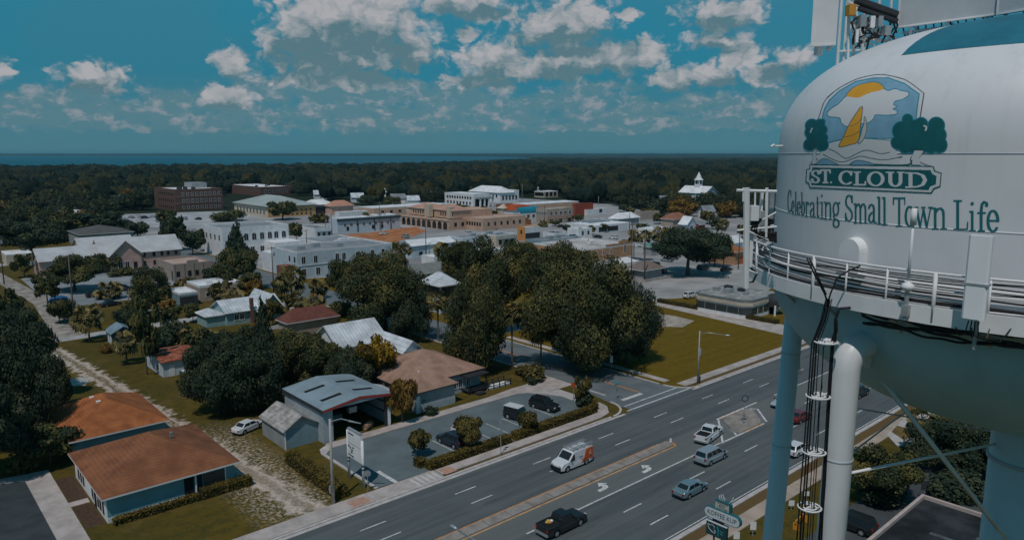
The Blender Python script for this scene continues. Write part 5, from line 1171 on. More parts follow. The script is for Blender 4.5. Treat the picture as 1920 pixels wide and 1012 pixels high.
B = blk('grey_garage_row', 'small grey garage left of the long blue-grey block', 'garage', 600, 452, 634, 575, 3.6); B.flat(BLUEGREY, ROOFDARK, .3); B.part('garage_door', DARK, (B.L*.2, B.L*.8, -.06, -.002, 0, 2.6))
# --- grey-roofed bungalow behind the oaks, orange-trimmed house
B = blk('grey_roof_bungalow', 'low bungalow with a plain grey-green gable roof behind the big oaks', 'house', 778, 515, 905, 742, 3.2); B.walls(GREYWALL); B.gable(M('grey_green_shingle', (.2,.21,.2), .9, .14, .5), 2.0, .6, 'x', mw=CREAM)
B = blk('porch_house', 'two-storey white house with a silver hip roof and orange porch trim between oaks', 'house', 826, 588, 857, 795, 6.6, True)
B.walls(PALEBLUE); B.hip(TIN, 2.6, .9); B.part('porch_trim', ORANGE, (-.9, B.L+.6, -.9, -.3, 3.0, 3.5)); B.part('porch_screen', GLASS, (-.06, -.002, .4, B.W-.4, 3.8, 6.2)); B.part('porch_screen', GLASS, (.4, B.L-.4, -.06, -.002, 3.8, 6.2)); B.win('F', [1.5, 3.5], .8, 1.0, 1.6)
for k in range(3): B.part('porch_post', WHITE, (-.85+k*(B.L+1.2)/2, -.7+k*(B.L+1.2)/2, -.85, -.7, 0, 3.0))
# --- right-hand half of the town
B = blk('yellow_store', 'bright orange-yellow corner shop with a dark front in the town centre', 'shop', 985, 452, 1012, 970, 7, True, ytop=426); B.flat(ORANGE, ROOFWHITE, .5); B.part('dark_front', DARKWALL, (0, B.L, -.1, -.002, 0, B.h*.55)); B.part('white_front', STUCCO, (0, B.L, -.1, -.002, B.h*.56, B.h)); B.win('L', [B.W*.5], B.h*.5, 1, 1.6, fr=None)
B = blk('tan_two_storey', 'tan two-storey commercial block with narrow upper windows', 'building', 1026, 420, 1075, 1005, 10, True, ytop=392)
B.flat(BEIGE, ROOFWHITE, .8); B.row('F', 5, B.h*.58, 1.6, B.h*.22); B.row('L', 6, B.h*.6, 1.4, B.h*.2); B.part('lower_band', M('pinkish_band', (.45,.28,.22), .85, .1, 1), (0, B.L, -.1, -.002, B.h*.3, B.h*.5)); B.win('F', [B.L*.15, B.L*.5, B.L*.85], .3, 2.5, B.h*.24, fr=None)
B = blk('red_side_building', 'plain dark red walled building next to the tan two-storey block', 'building', 1079, 405, 1112, 1073, 10, True, ytop=382); B.flat(REDWALL, ROOFGREY, .6)
B = blk('white_boxes', 'pair of white boxy shops to the right of the red wall', 'shop', 1100, 404, 1137, 1092, 6, True, ytop=393); B.flat(STUCCO, ROOFWHITE, .5); B.win('F', [B.L*.7], 1.2, 2.6, 2.2, fr=None)
B = blk('long_grey_roof', 'long flat grey roof beyond the white shop with dark windows', 'building', 1106, 416, 1165, 1088, 4); B.flat(BLUEGREY, ROOFGREY, .3)
B = blk('white_hip_store', 'store with a white hip roof at the right of the town centre', 'shop', 1160, 411, 1198, 1143, 4); B.walls(GREYWALL); B.hip(ROOFWHITE, 2.8, .7)
B = blk('tan_side_store', 'low tan-walled store at the right end of the town row', 'shop', 1200, 413, 1236, 1188, 6.5, True, ytop=398); B.flat(BEIGE, ROOFGREY, .5)
B = blk('white_showroom', 'white flat-roofed showroom with dark glazed front and white end wall', 'shop', 1117, 438, 1183, 1062, 6, True, ytop=423); B.flat(STUCCO, ROOFWHITE, .5); B.part('glazed_front', GLASS, (B.L*.08, B.L*.62, -.08, -.002, .6, B.h*.75)); B.part('post', STUCCO, (B.L*.3, B.L*.32, -.12, -.081, 0, B.h*.8))
B = blk('grey_low_roof', 'low wide grey roof left of the white showroom', 'building', 1018, 452, 1090, 985, 4); B.flat(BLUEGREY, ROOFGREY, .4); B.units([(.3,.3,2.4),(.6,.5,2)], 3.7)
B = blk('tan_warehouse', 'wide tan warehouse with a big weathered white flat roof and stepped front parapet', 'warehouse', 1094, 492, 1184, 1000, 6.5, True, ytop=468)
B.flat(TAN, ROOFTAN, .5, trim=STUCCO); hh = B.h; B.part('stepped_parapet', TAN, (B.L*.45, B.L, -.05, .3, hh+.001, hh+.7)); B.part('stepped_parapet', TAN, (B.L*.72, B.L-.02, -.06, .29, hh+.701, hh+1.5)); B.win('F', [B.L*k for k in (.25,.4,.55)], 1.8, .9, 1.5); B.win('F', [B.L*.85], 1.4, 1.0, 3.0); B.units([(.2,.5,1.5),(.55,.4,1.8)], hh-.4, STUCCO)
B = blk('white_tent_roof', 'small white tent-like roof against the tan warehouse wall', 'canopy', 1150, 493, 1182, 1128, 2.6)
B.o.location.y -= 3
for (x_, y_) in ((.1,.1),(B.L-.2,.1),(.1,B.W-.2),(B.L-.2,B.W-.2)): B.part('post', STEEL, (x_, x_+.1, y_, y_+.1, 0, 2.6))
B.hip(ROOFWHITE, 1.3, .3)
B = blk('teal_vault', 'building with a long teal barrel roof in the town centre', 'building', 975, 393, 1008, 968, 7); B.walls(DARKWALL, 5)
b_ = MB(); n_ = 8; pr = [(-.5, 5.01)]+[(B.W*.35-(B.W*.35+.5)*math.cos(R(a)), 5.0+3.2*math.sin(R(a))) for a in range(15, 180, 15)]+[(B.W*.7+.5, 5.01)]
b_.add([(x_, p_[0], p_[1]) for x_ in (-.3, B.L+.3) for p_ in pr], [tuple(range(len(pr)-1,-1,-1)), tuple(range(len(pr), 2*len(pr)))]+[(i, i+1, len(pr)+i+1, len(pr)+i) for i in range(len(pr)-1)]); b_.build('barrel_roof', M('teal_canvas', (.02,.26,.36), .6, .15, .4), B.o)
B = blk('vermilion_store', 'vermilion-fronted store with a red-orange roof behind the teal barrel roof', 'shop', 968, 386, 992, 940, 6.5); B.flat(M('vermilion_wall', (.62,.13,.04), .8, .12, .5), M('vermilion_roof', (.55,.1,.04), .8, .2, .4), .5)
B = blk('brown_store', 'brown-walled store in front of the white town hall', 'shop', 940, 384, 966, 930, 6); B.flat(M('brown_wall', (.2,.09,.05), .85, .2, 1), ROOFDARK, .5)
B = blk('long_white_roof', 'long low building with a bright white roof behind the tan two-storey block', 'building', 990, 383, 1085, 960, 6); B.flat(PEACH, ROOFWHITE, .5, trim=STUCCO)
B = blk('wavy_white_store', 'white two-storey shop with a dark edged roof left of the tan block', 'shop', 962, 418, 1018, 945, 9, True, ytop=397); B.flat(STUCCO, ROOFGREY, .6, trim=BLUEGREY); B.row('F', 5, B.h*.35, 1.8, B.h*.3)
B = blk('brown_low_store', 'low orange-brown fronted store below the white two-storey shop', 'shop', 940, 426, 996, 928, 5, True, ytop=416); B.flat(M('orange_brown_wall', (.36,.15,.05), .85, .14, .5), ROOFWHITE, .4); B.part('rounded_gable', MATS['orange_brown_wall'], (B.L*.5, B.L*.9, -.1, .3, B.h, B.h+1.2))
B = blk('arched_white_store', 'white store with round arched windows under the far trees', 'shop', 1020, 371, 1046, 1002, 6, True, ytop=359); B.flat(CREAM, ROOFWHITE, .5, trim=STUCCO); B.row('L', 5, 1.4, 2.6, 3.2, fr=None, arch=True); B.row('F', 3, 1.2, 3.2, 3.4, fr=None)
B = blk('town_hall', 'white two-storey town hall with a row of windows and a columned porch', 'civic building', 888, 388, 918, 834, 12, True, ytop=364)
B.flat(STUCCO, ROOFWHITE, .6); hh = B.h; B.row('L', 10, hh*.58, 1.8, hh*.2, fr=None); B.row('L', 8, hh*.15, 1.8, hh*.22, fr=None); B.part('porch_roof', GREYWALL, (B.L*.1, B.L, -5, -.02, hh*.62, hh*.75))
for k in range(4): B.part('column', STUCCO, (B.L*(.15+.26*k), B.L*(.15+.26*k)+1, -4.8, -3.8, 0, hh*.62))
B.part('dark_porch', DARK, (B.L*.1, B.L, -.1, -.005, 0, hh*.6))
B = blk('white_hall', 'big white hall with a white hip roof and windowed end behind the town hall', 'building', 938, 380, 973, 880, 12, True, ytop=362)
B.walls(STUCCO); B.hip(ROOFWHITE, 4.6, .8, x1=B.L*.72); hh = B.h; B.row('F', 5, hh*.25, 2.0, hh*.45); B.row('L', 8, hh*.5, 1.6, hh*.3, fr=None); B.walls(STUCCO, hh*1.25, hh, x0=B.L*.74, x1=B.L, name='end_parapet')
B = blk('low_white_strip', 'strip of low white roofs in front of the treeline left of the town hall', 'building', 700, 390, 840, 672, 5); B.flat(PEACH, ROOFWHITE, .4, trim=STUCCO); B.row('F', 8, 1.5, 2, 1.6, fr=None)
B = blk('cream_pavilion', 'small cream hip-roofed pavilion beside the brown store', 'pavilion', 944, 391, 956, 933, 4.5); B.walls(CREAM); B.hip(CREAM, 2.4, .7)
# church cupola house and houses among the far trees
B = blk('cupola_church', 'white church with a pointed cupola rising from the far trees', 'church', 1322, 362, 1330, 1274, 9); B.L = 16
B.walls(STUCCO); B.gable(ROOFWHITE, 4.5, .8, 'y', mw=STUCCO)
b_ = MB(); b_.box(B.L/2-2.2, B.L/2+2.2, B.W*.5-2.2, B.W*.5+2.2, 12, 15.0)
for sx in (-1, 1):
    for sy in (-1, 1): b_.box(B.L/2+sx*1.8-.3, B.L/2+sx*1.8+.3, B.W*.5+sy*1.8-.3, B.W*.5+sy*1.8+.3, 15.01, 18)
b_.build('belfry', STUCCO, B.o); b_ = MB(); b_.tube([(B.L/2, B.W*.5, 18.01), (B.L/2, B.W*.5, 19.2), (B.L/2, B.W*.5, 24)], [3.6, 2.4, .08], 8); b_.build('spire', ROOFWHITE, B.o)
B.part('side_gable', GREYWALL, (1, 8, -4, -.02, 0, 8))
B = blk('right_brown_house', 'house with a broad red-brown hip roof right of the town row', 'house', 1262, 412, 1292, 1240, 4); B.walls(BEIGE); B.hip(M('red_brown_tile', (.3,.13,.08), .9, .15, .5), 3.0, .7)
B = blk('right_blue_house', 'pale blue gabled house beside the red-brown roof', 'house', 1288, 420, 1305, 1274, 5); B.walls(PALEBLUE); B.gable(ROOFWHITE, 3.2, .6, 'y', mw=PALEBLUE); B.win('F', [B.L*.5], 2, 2, 2)
B = blk('red_shop', 'small bright red shed under the trees right of the blue gabled house', 'shed', 1310, 421, 1322, 1303, 3.4); B.walls(REDWALL); B.gable(ROOFGREY, 1.2, .4, 'x', mw=REDWALL)
B = blk('white_far_house', 'white house with dark windows left of the antenna frame', 'house', 1368, 455, 1392, 1350, 5); B.walls(STUCCO); B.gable(ROOFWHITE, 2, .5, 'x'); B.row('F', 2, 1.2, 1.4, 1.8, fr=None)
B = blk('orange_porch_store', 'orange-brown roofed shop with a red-orange front near the tower balcony', 'shop', 1378, 497, 1400, 1352, 4.4, True, W=14); B.walls(TAN); B.hip(M('orange_brown_tin', (.34,.13,.05), .8, .15, .5), 1.8, .8); B.part('red_front', M('red_orange_paint', (.5,.13,.04), .8, .1, 1), (B.L*.2, B.L*.9, -.1, -.002, 0, 2.6))
B = blk('teal_awning_shed', 'small green-roofed shed behind the palms right of the tan warehouse', 'shed', 1222, 464, 1232, 1206, 3.2); B.walls(GREYWALL); B.hip(M('green_tin', (.12,.27,.22), .6, .1, 1), 1.4, .5)
# --- shingled kiosk
B = blk('hip_kiosk', 'little round-looking kiosk with a brown shingled hip roof beside the diner car park', 'kiosk', 1206, 525, 1240, 1176, 2.8, True); B.walls(GREYWALL); B.hip(M('brown_grey_shingle', (.2,.16,.14), .9, .15, 1), 2.2, .9)
B.part('low_wall', CONC, (-3, B.L+2, -3, -2.8, 0, .9)); B.part('low_wall', CONC, (-3, -2.8, -2.79, B.W, 0, .9))
# --- diner
c = P(1312, 581)
B = at('grey_diner', 'single-storey grey diner with dark window band, roof units and a domed black awning', 'diner', c.x-1, c.y-.5, 15.5, 17.5, 4.4)
ch = 1.7
def oct(x0, x1, y0, y1, k): return [(x0+k,y0),(x1-k,y0),(x1,y0+k),(x1,y1-k),(x1-k,y1),(x0+k,y1),(x0,y1-k),(x0,y0+k)]
b_ = MB(); b_.prism(oct(0,15.5,-13,2,ch), 0, 3.0); b_.build('wall', STUCCO, B.o)
b_ = MB(); b_.prism(oct(-.04,15.54,-13.04,2.04,ch), .9, 2.5); b_.build('window_band', M('smoked_glass', (.035,.05,.055), .15, .1, 1, spec=.6), B.o)
b_ = MB(); b_.prism(oct(-.3,15.8,-13.3,2.3,ch), 3.001, 3.7); b_.build('cornice', CREAM, B.o)
b_ = MB(); b_.prism(oct(-.1,15.6,-13.1,2.1,ch), 3.701, 4.3); b_.build('mansard', M('diner_mansard', (.17,.19,.19), .8, .15, 1), B.o)
b_ = MB(); b_.prism(oct(.4,15.1,-12.6,1.6,ch), 4.301, 4.34); b_.build('roof', M('diner_roof', (.24,.25,.25), .85, .3, .5, c2=(.42,.42,.4)), B.o)
for (x_, y_, a_) in ((6,-1,1.4),(9,-2.5,1.6),(5,-5,1.8),(9,-6,1.4),(11,-1,1.2),(6,-9,1.2)): B.part('rooftop_unit', STEEL if x_ < 9 else DARKWALL, (x_, x_+a_, y_, y_+a_, 4.36, 4.36+a_*.55))
for k in range(4): B.part('window_mullion', GREYWALL, (-.08, -.045, -10.6+k*3, -10.5+k*3, .9, 2.5))
for k in range(4): B.part('window_mullion', STUCCO, (4+k*2.4, 4.15+k*2.4, -13.08, -13.045, .9, 2.5))
b_ = MB(); b_.lathe([(2.2*math.cos(R(a)), 3.0+1.9*math.sin(R(a))) for a in range(0, 90, 10)]+[(.01, 4.9)], 16, (10.5,-13.6)); b_.lathe([(2.2,2.0),(2.2,3.0)], 16, (10.5,-13.6)); b_.build('dome_awning', DARKWALL, B.o)
b_ = MB()
for x_ in (8.4, 12.6): b_ = MB(); b_.cyl(x_, -15, 0, 2.4, .25, .22, 10); b_.build('entry_column', WHITE, B.o); B.part('entry_door', GLASS, (9.6, 11.4, -13.12, -13.05, 0, 2.3))
# --- dark-roofed coffee shop under the tower
c = P(1729, 925, 5.0)
B = at('coffee_shop_building', 'dark flat-roofed coffee shop with a pale parapet at the bottom right under the tank', 'shop', c.x-24, c.y-26, 24, 26, 5.0)
B.walls(STUCCO, 4.6)
b_ = MB(); b_.box(0, 24, 25.7, 26, 4.6, 5.0); b_.box(23.7, 24, 0, 25.69, 4.6, 5.0); b_.box(0,.3,0,25.69,4.6,5); b_.box(.31,23.69,0,.3,4.6,5); b_.build('parapet', M('pale_coping', (.5,.4,.36), .85, .1, 1), B.o)
b_ = MB(); b_.box(0, 24, 26.01, 26.14, 4.4, 4.75); b_.build('red_fascia', MATS['red_trim'], B.o)
b_ = MB(); b_.box(.3, 23.7, .3, 25.7, 4.6, 4.66); b_.build('roof', M('tar_roof', (.02,.024,.028), .9, .5, .3, c2=(.05,.055,.06)), B.o)
for k, (x_, y_, l_) in enumerate(((17,23,4.5),(19,20,6),(20.5,16,5))):
    b_ = MB(); b_.box(x_, x_+.5, y_-l_, y_, 4.661, 4.67); b_.build('roof_patch', M('roof_patch_grey', (.09,.1,.105), .9, .4, 2), B.o)

# --- more low shops filling the town blocks
for (lb, x, y, xr, xl, h, mw, mr, nw) in [
 ('low white shop with a grey roof left of the garage row', 590, 428, 624, 556, 5, STUCCO, ROOFGREY, 3),
 ('small pale shop with a white roof just left of the pale front shop', 702, 474, 728, 676, 4, STUCCO, ROOFWHITE, 2),
 ('little white shop with a white roof in front of the white gabled roof', 814, 482, 846, 790, 4, STUCCO, ROOFWHITE, 2),
 ('long pale blue shop with a white roof behind the mossy oaks', 905, 472, 952, 876, 4.5, PALEBLUE, ROOFWHITE, 4),
 ('cream flat-roofed shop left of the bright orange-yellow corner shop', 930, 441, 968, 902, 5, CREAM, ROOFGREY, 3),
 ('small white shop with a dark roof right of the bright orange-yellow corner shop', 1042, 437, 1064, 1018, 4, STUCCO, ROOFDARK, 2),
 ('pale shop with a white roof left of the white showroom', 1086, 429, 1110, 1064, 4, STUCCO, ROOFWHITE, 2),
 ('beige flat-roofed shop below the pair of white boxy shops', 1138, 412, 1152, 1112, 4, BEIGE, ROOFGREY, 2),
 ('low pale building with a white roof right of the low tan-walled store', 1228, 430, 1262, 1196, 4, STUCCO, ROOFWHITE, 3),
 ('low white shed-like shop behind the paired palms', 1196, 446, 1224, 1178, 3.5, STUCCO, ROOFWHITE, 2),
 ('pale green shop behind the big right-hand oak', 1252, 458, 1284, 1226, 3.6, M('pale_green_wall', (.34,.42,.38), .8, .1, .6), ROOFWHITE, 2),
 ('white flat-roofed shop right of the big right-hand oak', 1326, 447, 1352, 1300, 3.8, STUCCO, ROOFWHITE, 3),
 ('peach shop with a white roof behind the stepped pale block', 704, 404, 744, 686, 5, PEACH, ROOFWHITE, 3),
 ('long cream shop behind the arcade upper storey', 792, 396, 836, 762, 6, CREAM, ROOFWHITE, 4),
 ('pink shop under the trees left of the town hall porch', 850, 396, 878, 830, 5, PINK, ROOFGREY, 2),
 ('white shop with a grey roof left of the shop with the orange earth behind it', 660, 470, 690, 640, 4, STUCCO, ROOFGREY, 2),
 ('low grey-roofed shop behind the grey bungalow roof', 852, 487, 892, 826, 3.6, GREYWALL, ROOFGREY, 2),
 ('pale shop with a grey roof left of the diner car park kiosk', 1160, 508, 1186, 1136, 3.4, BEIGE, ROOFGREY, 2)]:
    B = blk('flat_roof_shop', lb, 'shop', x, y, xr, xl, h); B.flat(mw, mr, .4, trim=STUCCO); B.row('F', nw, 1.0, min(2.2, B.L*.14), h*.45, fr=None); B.units([(.3,.3,min(2, B.L*.12)),(.62,.5,min(1.6, B.L*.1))], h-.34)
    if nw > 2: B.part('shop_awning', M('awning_blue_grey', (.16,.22,.25), .8, .1, 1), (B.L*.1, B.L*.9, -1.2, -.02, h*.62, h*.68))
# ------------------------------------------------------------------ vegetation
def leaf_cloud(rs, blobs, n, size, up=0.0, tilt=.55, squash=1., shell=.32):
    """small leaf-clump faces spread through the volume of the blobs: V, Q, clump id"""
    bl = np.array(blobs, float)
    area = (bl[:,3]*bl[:,4]+bl[:,4]*bl[:,5]+bl[:,3]*bl[:,5]); pr = area/area.sum()
    k = rs.choice(len(bl), n, p=pr)
    d = rs.normal(size=(n,3)); d /= np.linalg.norm(d, axis=1)[:,None]
    rr = 1-shell*np.abs(rs.normal(size=n))**1.3; rr = np.clip(rr, .25, 1.05)[:,None]
    lump = 1+.16*np.sin(d[:,[0]]*7+k[:,None])*np.sin(d[:,[1]]*6+2*k[:,None])*np.cos(d[:,[2]]*6)
    c = bl[k,:3]+d*bl[k,3:6]*rr*lump
    nrm = d+rs.normal(size=(n,3))*tilt; nrm[:,2] += up; nrm /= np.linalg.norm(nrm, axis=1)[:,None]
    a = np.cross(nrm, rs.normal(size=(n,3))); a /= np.linalg.norm(a, axis=1)[:,None]; b2 = np.cross(nrm, a)
    s = (size*rs.uniform(.55, 1.35, n))[:,None]; s2 = s*rs.uniform(.5, .95, n)[:,None]
    V = np.stack([c-a*s-b2*s2*.3, c+a*s*.25-b2*s2, c+a*s+b2*s2*.3, c-a*s*.25+b2*s2], 1)
    return V.reshape(-1,3), np.arange(n*4).reshape(-1,4), k, c
def pick_mat(rs, k, c, w=(.4,.4,.2)):
    """light and dark leaf clumps"""
    ph = np.sin(c[:,0]*9+k*1.7)+np.sin(c[:,1]*8+k*2.9)+np.sin(c[:,2]*10+k)+rs.normal(size=len(k))*.9
    o = np.argsort(np.argsort(ph))/len(ph)
    return np.where(o < w[0], 0, np.where(o < w[0]+w[1], 1, 2)).astype(np.int32)
def crown_blobs(rs, n, r0=.34, r1=.48, zc=.62, zr=.3, flat=.75):
    out = [(0,0,zc,.5,.5,zr*.8)]
    for i in range(n):
        a = 2*math.pi*(i*.618)+rs.uniform(-.3,.3); u = rs.uniform(.35,.8); z = zc+rs.uniform(-.85,.85)*zr
        u *= math.sqrt(max(.25, 1-((z-zc)/(zr*1.3))**2)); r = rs.uniform(r0, r1)
        out.append((u*math.cos(a), u*math.sin(a), z, r, r, r*flat*.6))
    return out
def trunk_mb(h0, r, limbs, rs, n=7):
    b_ = MB(); b_.tube([(0,0,0),(r*.3,r*.2,h0*.5),(0,0,h0)], [r*1.25, r*.9, r*.75], n)
    for i in range(limbs):
        a = 2*math.pi*(i+rs.uniform(-.2,.2))/limbs; u = rs.uniform(.35,.6)
        b_.tube([(0,0,h0*.95),(u*.45*math.cos(a),u*.45*math.sin(a),h0*1.25),(u*math.cos(a),u*math.sin(a),h0*1.25+.22)], [r*.6, r*.4, r*.15], 5)
    return b_
TREEM = {}
def tree_meshes(kind, leafset, var, n, size):
    key = (kind, leafset, var, n)
    if key in TREEM: return TREEM[key]
    rs = np.random.RandomState(abs(hash((kind, var))) % 1000 if False else {'oak':11,'round':23,'loose':37,'cone':51,'bush':67,'wood':83,'low':97}[kind]+var*7)
    if kind == 'oak': bl = crown_blobs(rs, 24, .2, .34); up_, sh = .25, .3; tr = trunk_mb(.36, .05, 5, rs)
    elif kind == 'low': bl = crown_blobs(rs, 28, .2, .36, .5, .36, .95); up_, sh = .25, .3; tr = trunk_mb(.22, .05, 5, rs)
    elif kind == 'round': bl = [(0,0,.6,.8,.8,.34)]+crown_blobs(rs, 8, .3, .42, .6, .28)[1:]; up_, sh = .2, .35; tr = trunk_mb(.3, .05, 4, rs, 6)
    elif kind == 'loose': bl = [(0,0,.66,.5,.5,.24)]+crown_blobs(rs, 11, .22, .34, .64, .32, .8)[1:]; up_, sh = .2, .55; tr = trunk_mb(.42, .045, 6, rs, 6)
    elif kind == 'cone':
        bl = [(rs.uniform(-.1,.1), rs.uniform(-.1,.1), .1+.85*i/9, .95*(1-i/9.6)+.08, .95*(1-i/9.6)+.08, .11) for i in range(10)]; up_, sh = -.1, .4; tr = trunk_mb(.3, .06, 0, rs, 6)
    elif kind == 'bush': bl = [(rs.uniform(-.45,.45), rs.uniform(-.45,.45), rs.uniform(.3,.6), .5, .5, .38) for i in range(6)]; up_, sh = .2, .4; tr = trunk_mb(.2, .05, 3, rs, 5)
    else: bl = crown_blobs(rs, 6, .36, .5, .58, .34, 1.0); up_, sh = .3, .25; tr = trunk_mb(.3, .05, 0, rs, 4)
    V, Q, k, c = leaf_cloud(rs, bl, n, size, up_, .5, 1, sh)
    hs = np.array([1,1,.55 if kind in ('oak','round','low') else .5]); 
    V = (V-np.repeat(c,4,0))*np.array([1,1,.8])+np.repeat(c,4,0)
    mi = pick_mat(rs, k, c)
    zmax = V[:,2].max(); V[:,2] /= zmax; rmax = np.percentile(np.hypot(V[:,0],V[:,1]), 99); V[:,:2] /= rmax
    me = np_mesh('crown', V, Q, mi, LEAF[leafset]); TREEM[key] = (me, tr.mesh('trunk', BARK, True)); return TREEM[key]
def place_px(x, yb, yt, w):
    c = P(x, yb); h = bis(lambda z: PJ(c.x, c.y, z)[1]-yt, .2, 60); dep = PJ(c.x, c.y, h*.6)[2]
    return c, h, w/2/F*dep
CNT = [0]
def tree(kind, leafset, label, x, yb, yt, w, n=3000, size=.075, name=None, group=None, var=None, cat='tree'):
    c, h, r = place_px(x, yb, yt, w); CNT[0] += 1
    if kind in ('oak','low') and n >= 3500: n, size = int(n*4.2), size*.46
    elif n >= 1400: n, size = int(n*1.8), size*.72
    me, tr = tree_meshes(kind, leafset, (CNT[0] % 4) if var is None else var, n, size)
    t_ = thing(name or {'oak':'oak_tree','low':'oak_tree','round':'shade_tree','loose':'loose_tree','cone':'cedar_tree','bush':'shrub','wood':'oak_tree'}[kind], label, cat, (c.x, c.y, 0), CNT[0]*1.3, group)
    o = link('crown', me, t_); o.scale = (r, r, h); o = link('trunk', tr, t_); o.scale = (r*1.0, r*1.0, h)
    return t_
# cabbage palms: round heads of fan leaves
def palm_meshes(var):
    rs = random.Random(40+var); b_ = MB()
    for i in range(58):
        a = rs.uniform(0, 6.28); e = math.asin(rs.uniform(-.75, .98)); L = rs.uniform(.5, .75)
        d = Vector((math.cos(a)*math.cos(e), math.sin(a)*math.cos(e), math.sin(e))); sd_ = Matrix.Rotation(rs.uniform(-1.25, 1.25), 3, d) @ Vector((-math.sin(a), math.cos(a), 0)); up_ = d.cross(sd_)*-1
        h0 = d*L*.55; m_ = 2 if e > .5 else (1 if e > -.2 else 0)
        if rs.random() < .3: m_ = rs.randint(0, 2)
        b_.add([d*.05+sd_*.012, d*.05-sd_*.012, h0-sd_*.012, h0+sd_*.012], [(0,1,2,3)], m_)
        for q_ in range(7):
            f_ = (q_-3)*.36; dd = (d*math.cos(f_)+sd_*math.sin(f_)); tip = h0+dd*L*.55*(1-.1*abs(q_-3))+Vector((0,0,-.16*L*(1-.5*math.sin(e))))
            midp = h0+dd*L*.3; wv_ = dd.cross(up_)*.05
            b_.add([h0, midp-wv_, tip, midp+wv_], [(0,1,2,3)], m_)
    zz = [v for v in b_.v]
    return b_
PALMS = {}
def palm(label, x, yb, yt, w, var=0, group='cabbage palms around the town', lean=0.):
    c, h, r = place_px(x, yb, yt, w); r *= 1.5
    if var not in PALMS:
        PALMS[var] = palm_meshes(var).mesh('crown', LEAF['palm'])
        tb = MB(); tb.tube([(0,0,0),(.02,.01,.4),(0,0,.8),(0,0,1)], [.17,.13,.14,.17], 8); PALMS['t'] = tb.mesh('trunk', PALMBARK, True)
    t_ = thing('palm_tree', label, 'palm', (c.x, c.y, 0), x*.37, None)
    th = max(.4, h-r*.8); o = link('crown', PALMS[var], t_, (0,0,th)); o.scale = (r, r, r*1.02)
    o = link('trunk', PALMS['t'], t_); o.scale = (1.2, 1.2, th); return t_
# --- foreground left
T = tree
T('oak','deep','dark oak mass at the left edge behind the second orange-brown roof',35,750,575,150,7000,.05)
T('low','deep','big dark oak on the left edge level with the orange-brown roof',45,835,640,150,7000,.05)
T('oak','deep','dark oak at the far lower left overhanging the driveway',-25,905,690,170,7000,.05)
T('low','oak','dusky oak between the left edge and the dirt alley',95,770,660,80,4000,.07)
T('loose','oak','low spreading tree against the left wall of the second white-walled house',95,870,800,110,3000,.07)
T('bush','olive','olive bush in front of the dark oaks at the lower left',45,885,835,60,1200,.1,'shrub',cat='shrub')
T('oak','oak','dark tree at the left edge above the sandy lane',15,640,540,70,3000,.07)
T('bush','oak','dark bushy growth at the left edge by the lane mouth',20,690,600,70,1600,.1,'shrub',cat='shrub')
# dark wood behind the garage
T('low','deep','broad dark oak behind the white parked car and the grey shed',412,775,640,128,7000,.05)
T('low','deep','dark oak in the middle of the grove behind the metal garage',470,770,636,140,7000,.05)
T('low','oak','oak in the grove just left of the silver-roofed house',565,735,610,130,7000,.05)
T('oak','deep','rounded oak at the back of the grove near the brown roof',430,700,620,90,4000,.06)
T('low','oak','olive-tinted oak in the grove behind the garage roof',610,728,625,90,5000,.06)
T('cone','deep','tall pointed dark cedar rising above the grove',497,690,553,66,3500,.07)
T('low','deep','dark oak right behind the metal garage beside the yellow tree',660,745,650,90,5000,.06)
T('loose','gold','tree with bright yellow-gold foliage in front of the silver-roofed house',708,735,632,92,3500,.06,'golden_tree')
T('low','deep','dark oak between the yellow tree and the tan office roof',672,740,640,60,3000,.07)
T('round','amber','orange-tinged tree between the garage and the tan office',754,792,708,62,3200,.075)
# great oaks of the middle
T('low','oak','huge spreading oak left of the two-storey porch house',722,628,466,185,11000,.036)
T('oak','oak','upper oak leaning against the white corner block',672,600,470,110,6000,.05)
T('low','deep','dark oak below the huge spreading oak near the porch house',768,640,540,84,5000,.055)
T('low','oak','dense oak between the porch house and the palms',895,695,512,140,9000,.04)
T('oak','oak','tall mossy oak behind the twin palms',935,620,436,135,8000,.042)
T('oak','oak','mossy oak rising at the back of the big grove by the tan warehouse',1030,620,446,140,8000,.042)
T('low','oak','enormous dark oak dominating the grove beside the corner lawn',1095,690,468,235,13000,.033)
T('low','deep','dark oak on the right flank of the grove casting shade on the lawn',1175,680,520,125,8000,.042)
T('low','deep','dark low oak at the front of the grove facing the side street',1100,692,590,150,7000,.045)
T('oak','oak','narrow oak at the back left of the grove beside the grey bungalow',868,560,447,80,4000,.06)
T('bush','olive','low bushy shrub under the palms beside the office ramp',1005,712,680,55,1200,.1,'shrub',cat='shrub')
T('bush','oak','shrub against the back of the tan office roof',900,690,648,55,1600,.09,'shrub',cat='shrub')
T('bush','olive','shrub beside the office ramp railing near the brick walk',985,702,683,46,1000,.1,'shrub',cat='shrub')
T('round','deep','small dark round bush at the end of the office ramp',997,722,706,20,700,.13,'shrub',cat='shrub')
# car park trees
T('round','olive','small weeping tree at the left end of the car park hedge',786,856,804,46,1500,.1)
T('round','olive','round fluffy tree in the middle of the car park hedge',878,843,778,56,2600,.085)
T('round','olive','small round tree between the parked jeep and the hedge end',988,812,768,42,1600,.1)
T('loose','olive','half-pruned small tree at the right end of the car park',1093,762,703,38,900,.12)
T('bush','deep','dark dense shrub around the foot of the pruned tree',1096,764,735,36,1200,.11,'shrub',cat='shrub')
T('bush','deep','dark bush beside the office front wing',808,778,758,30,700,.12,'shrub',cat='shrub')
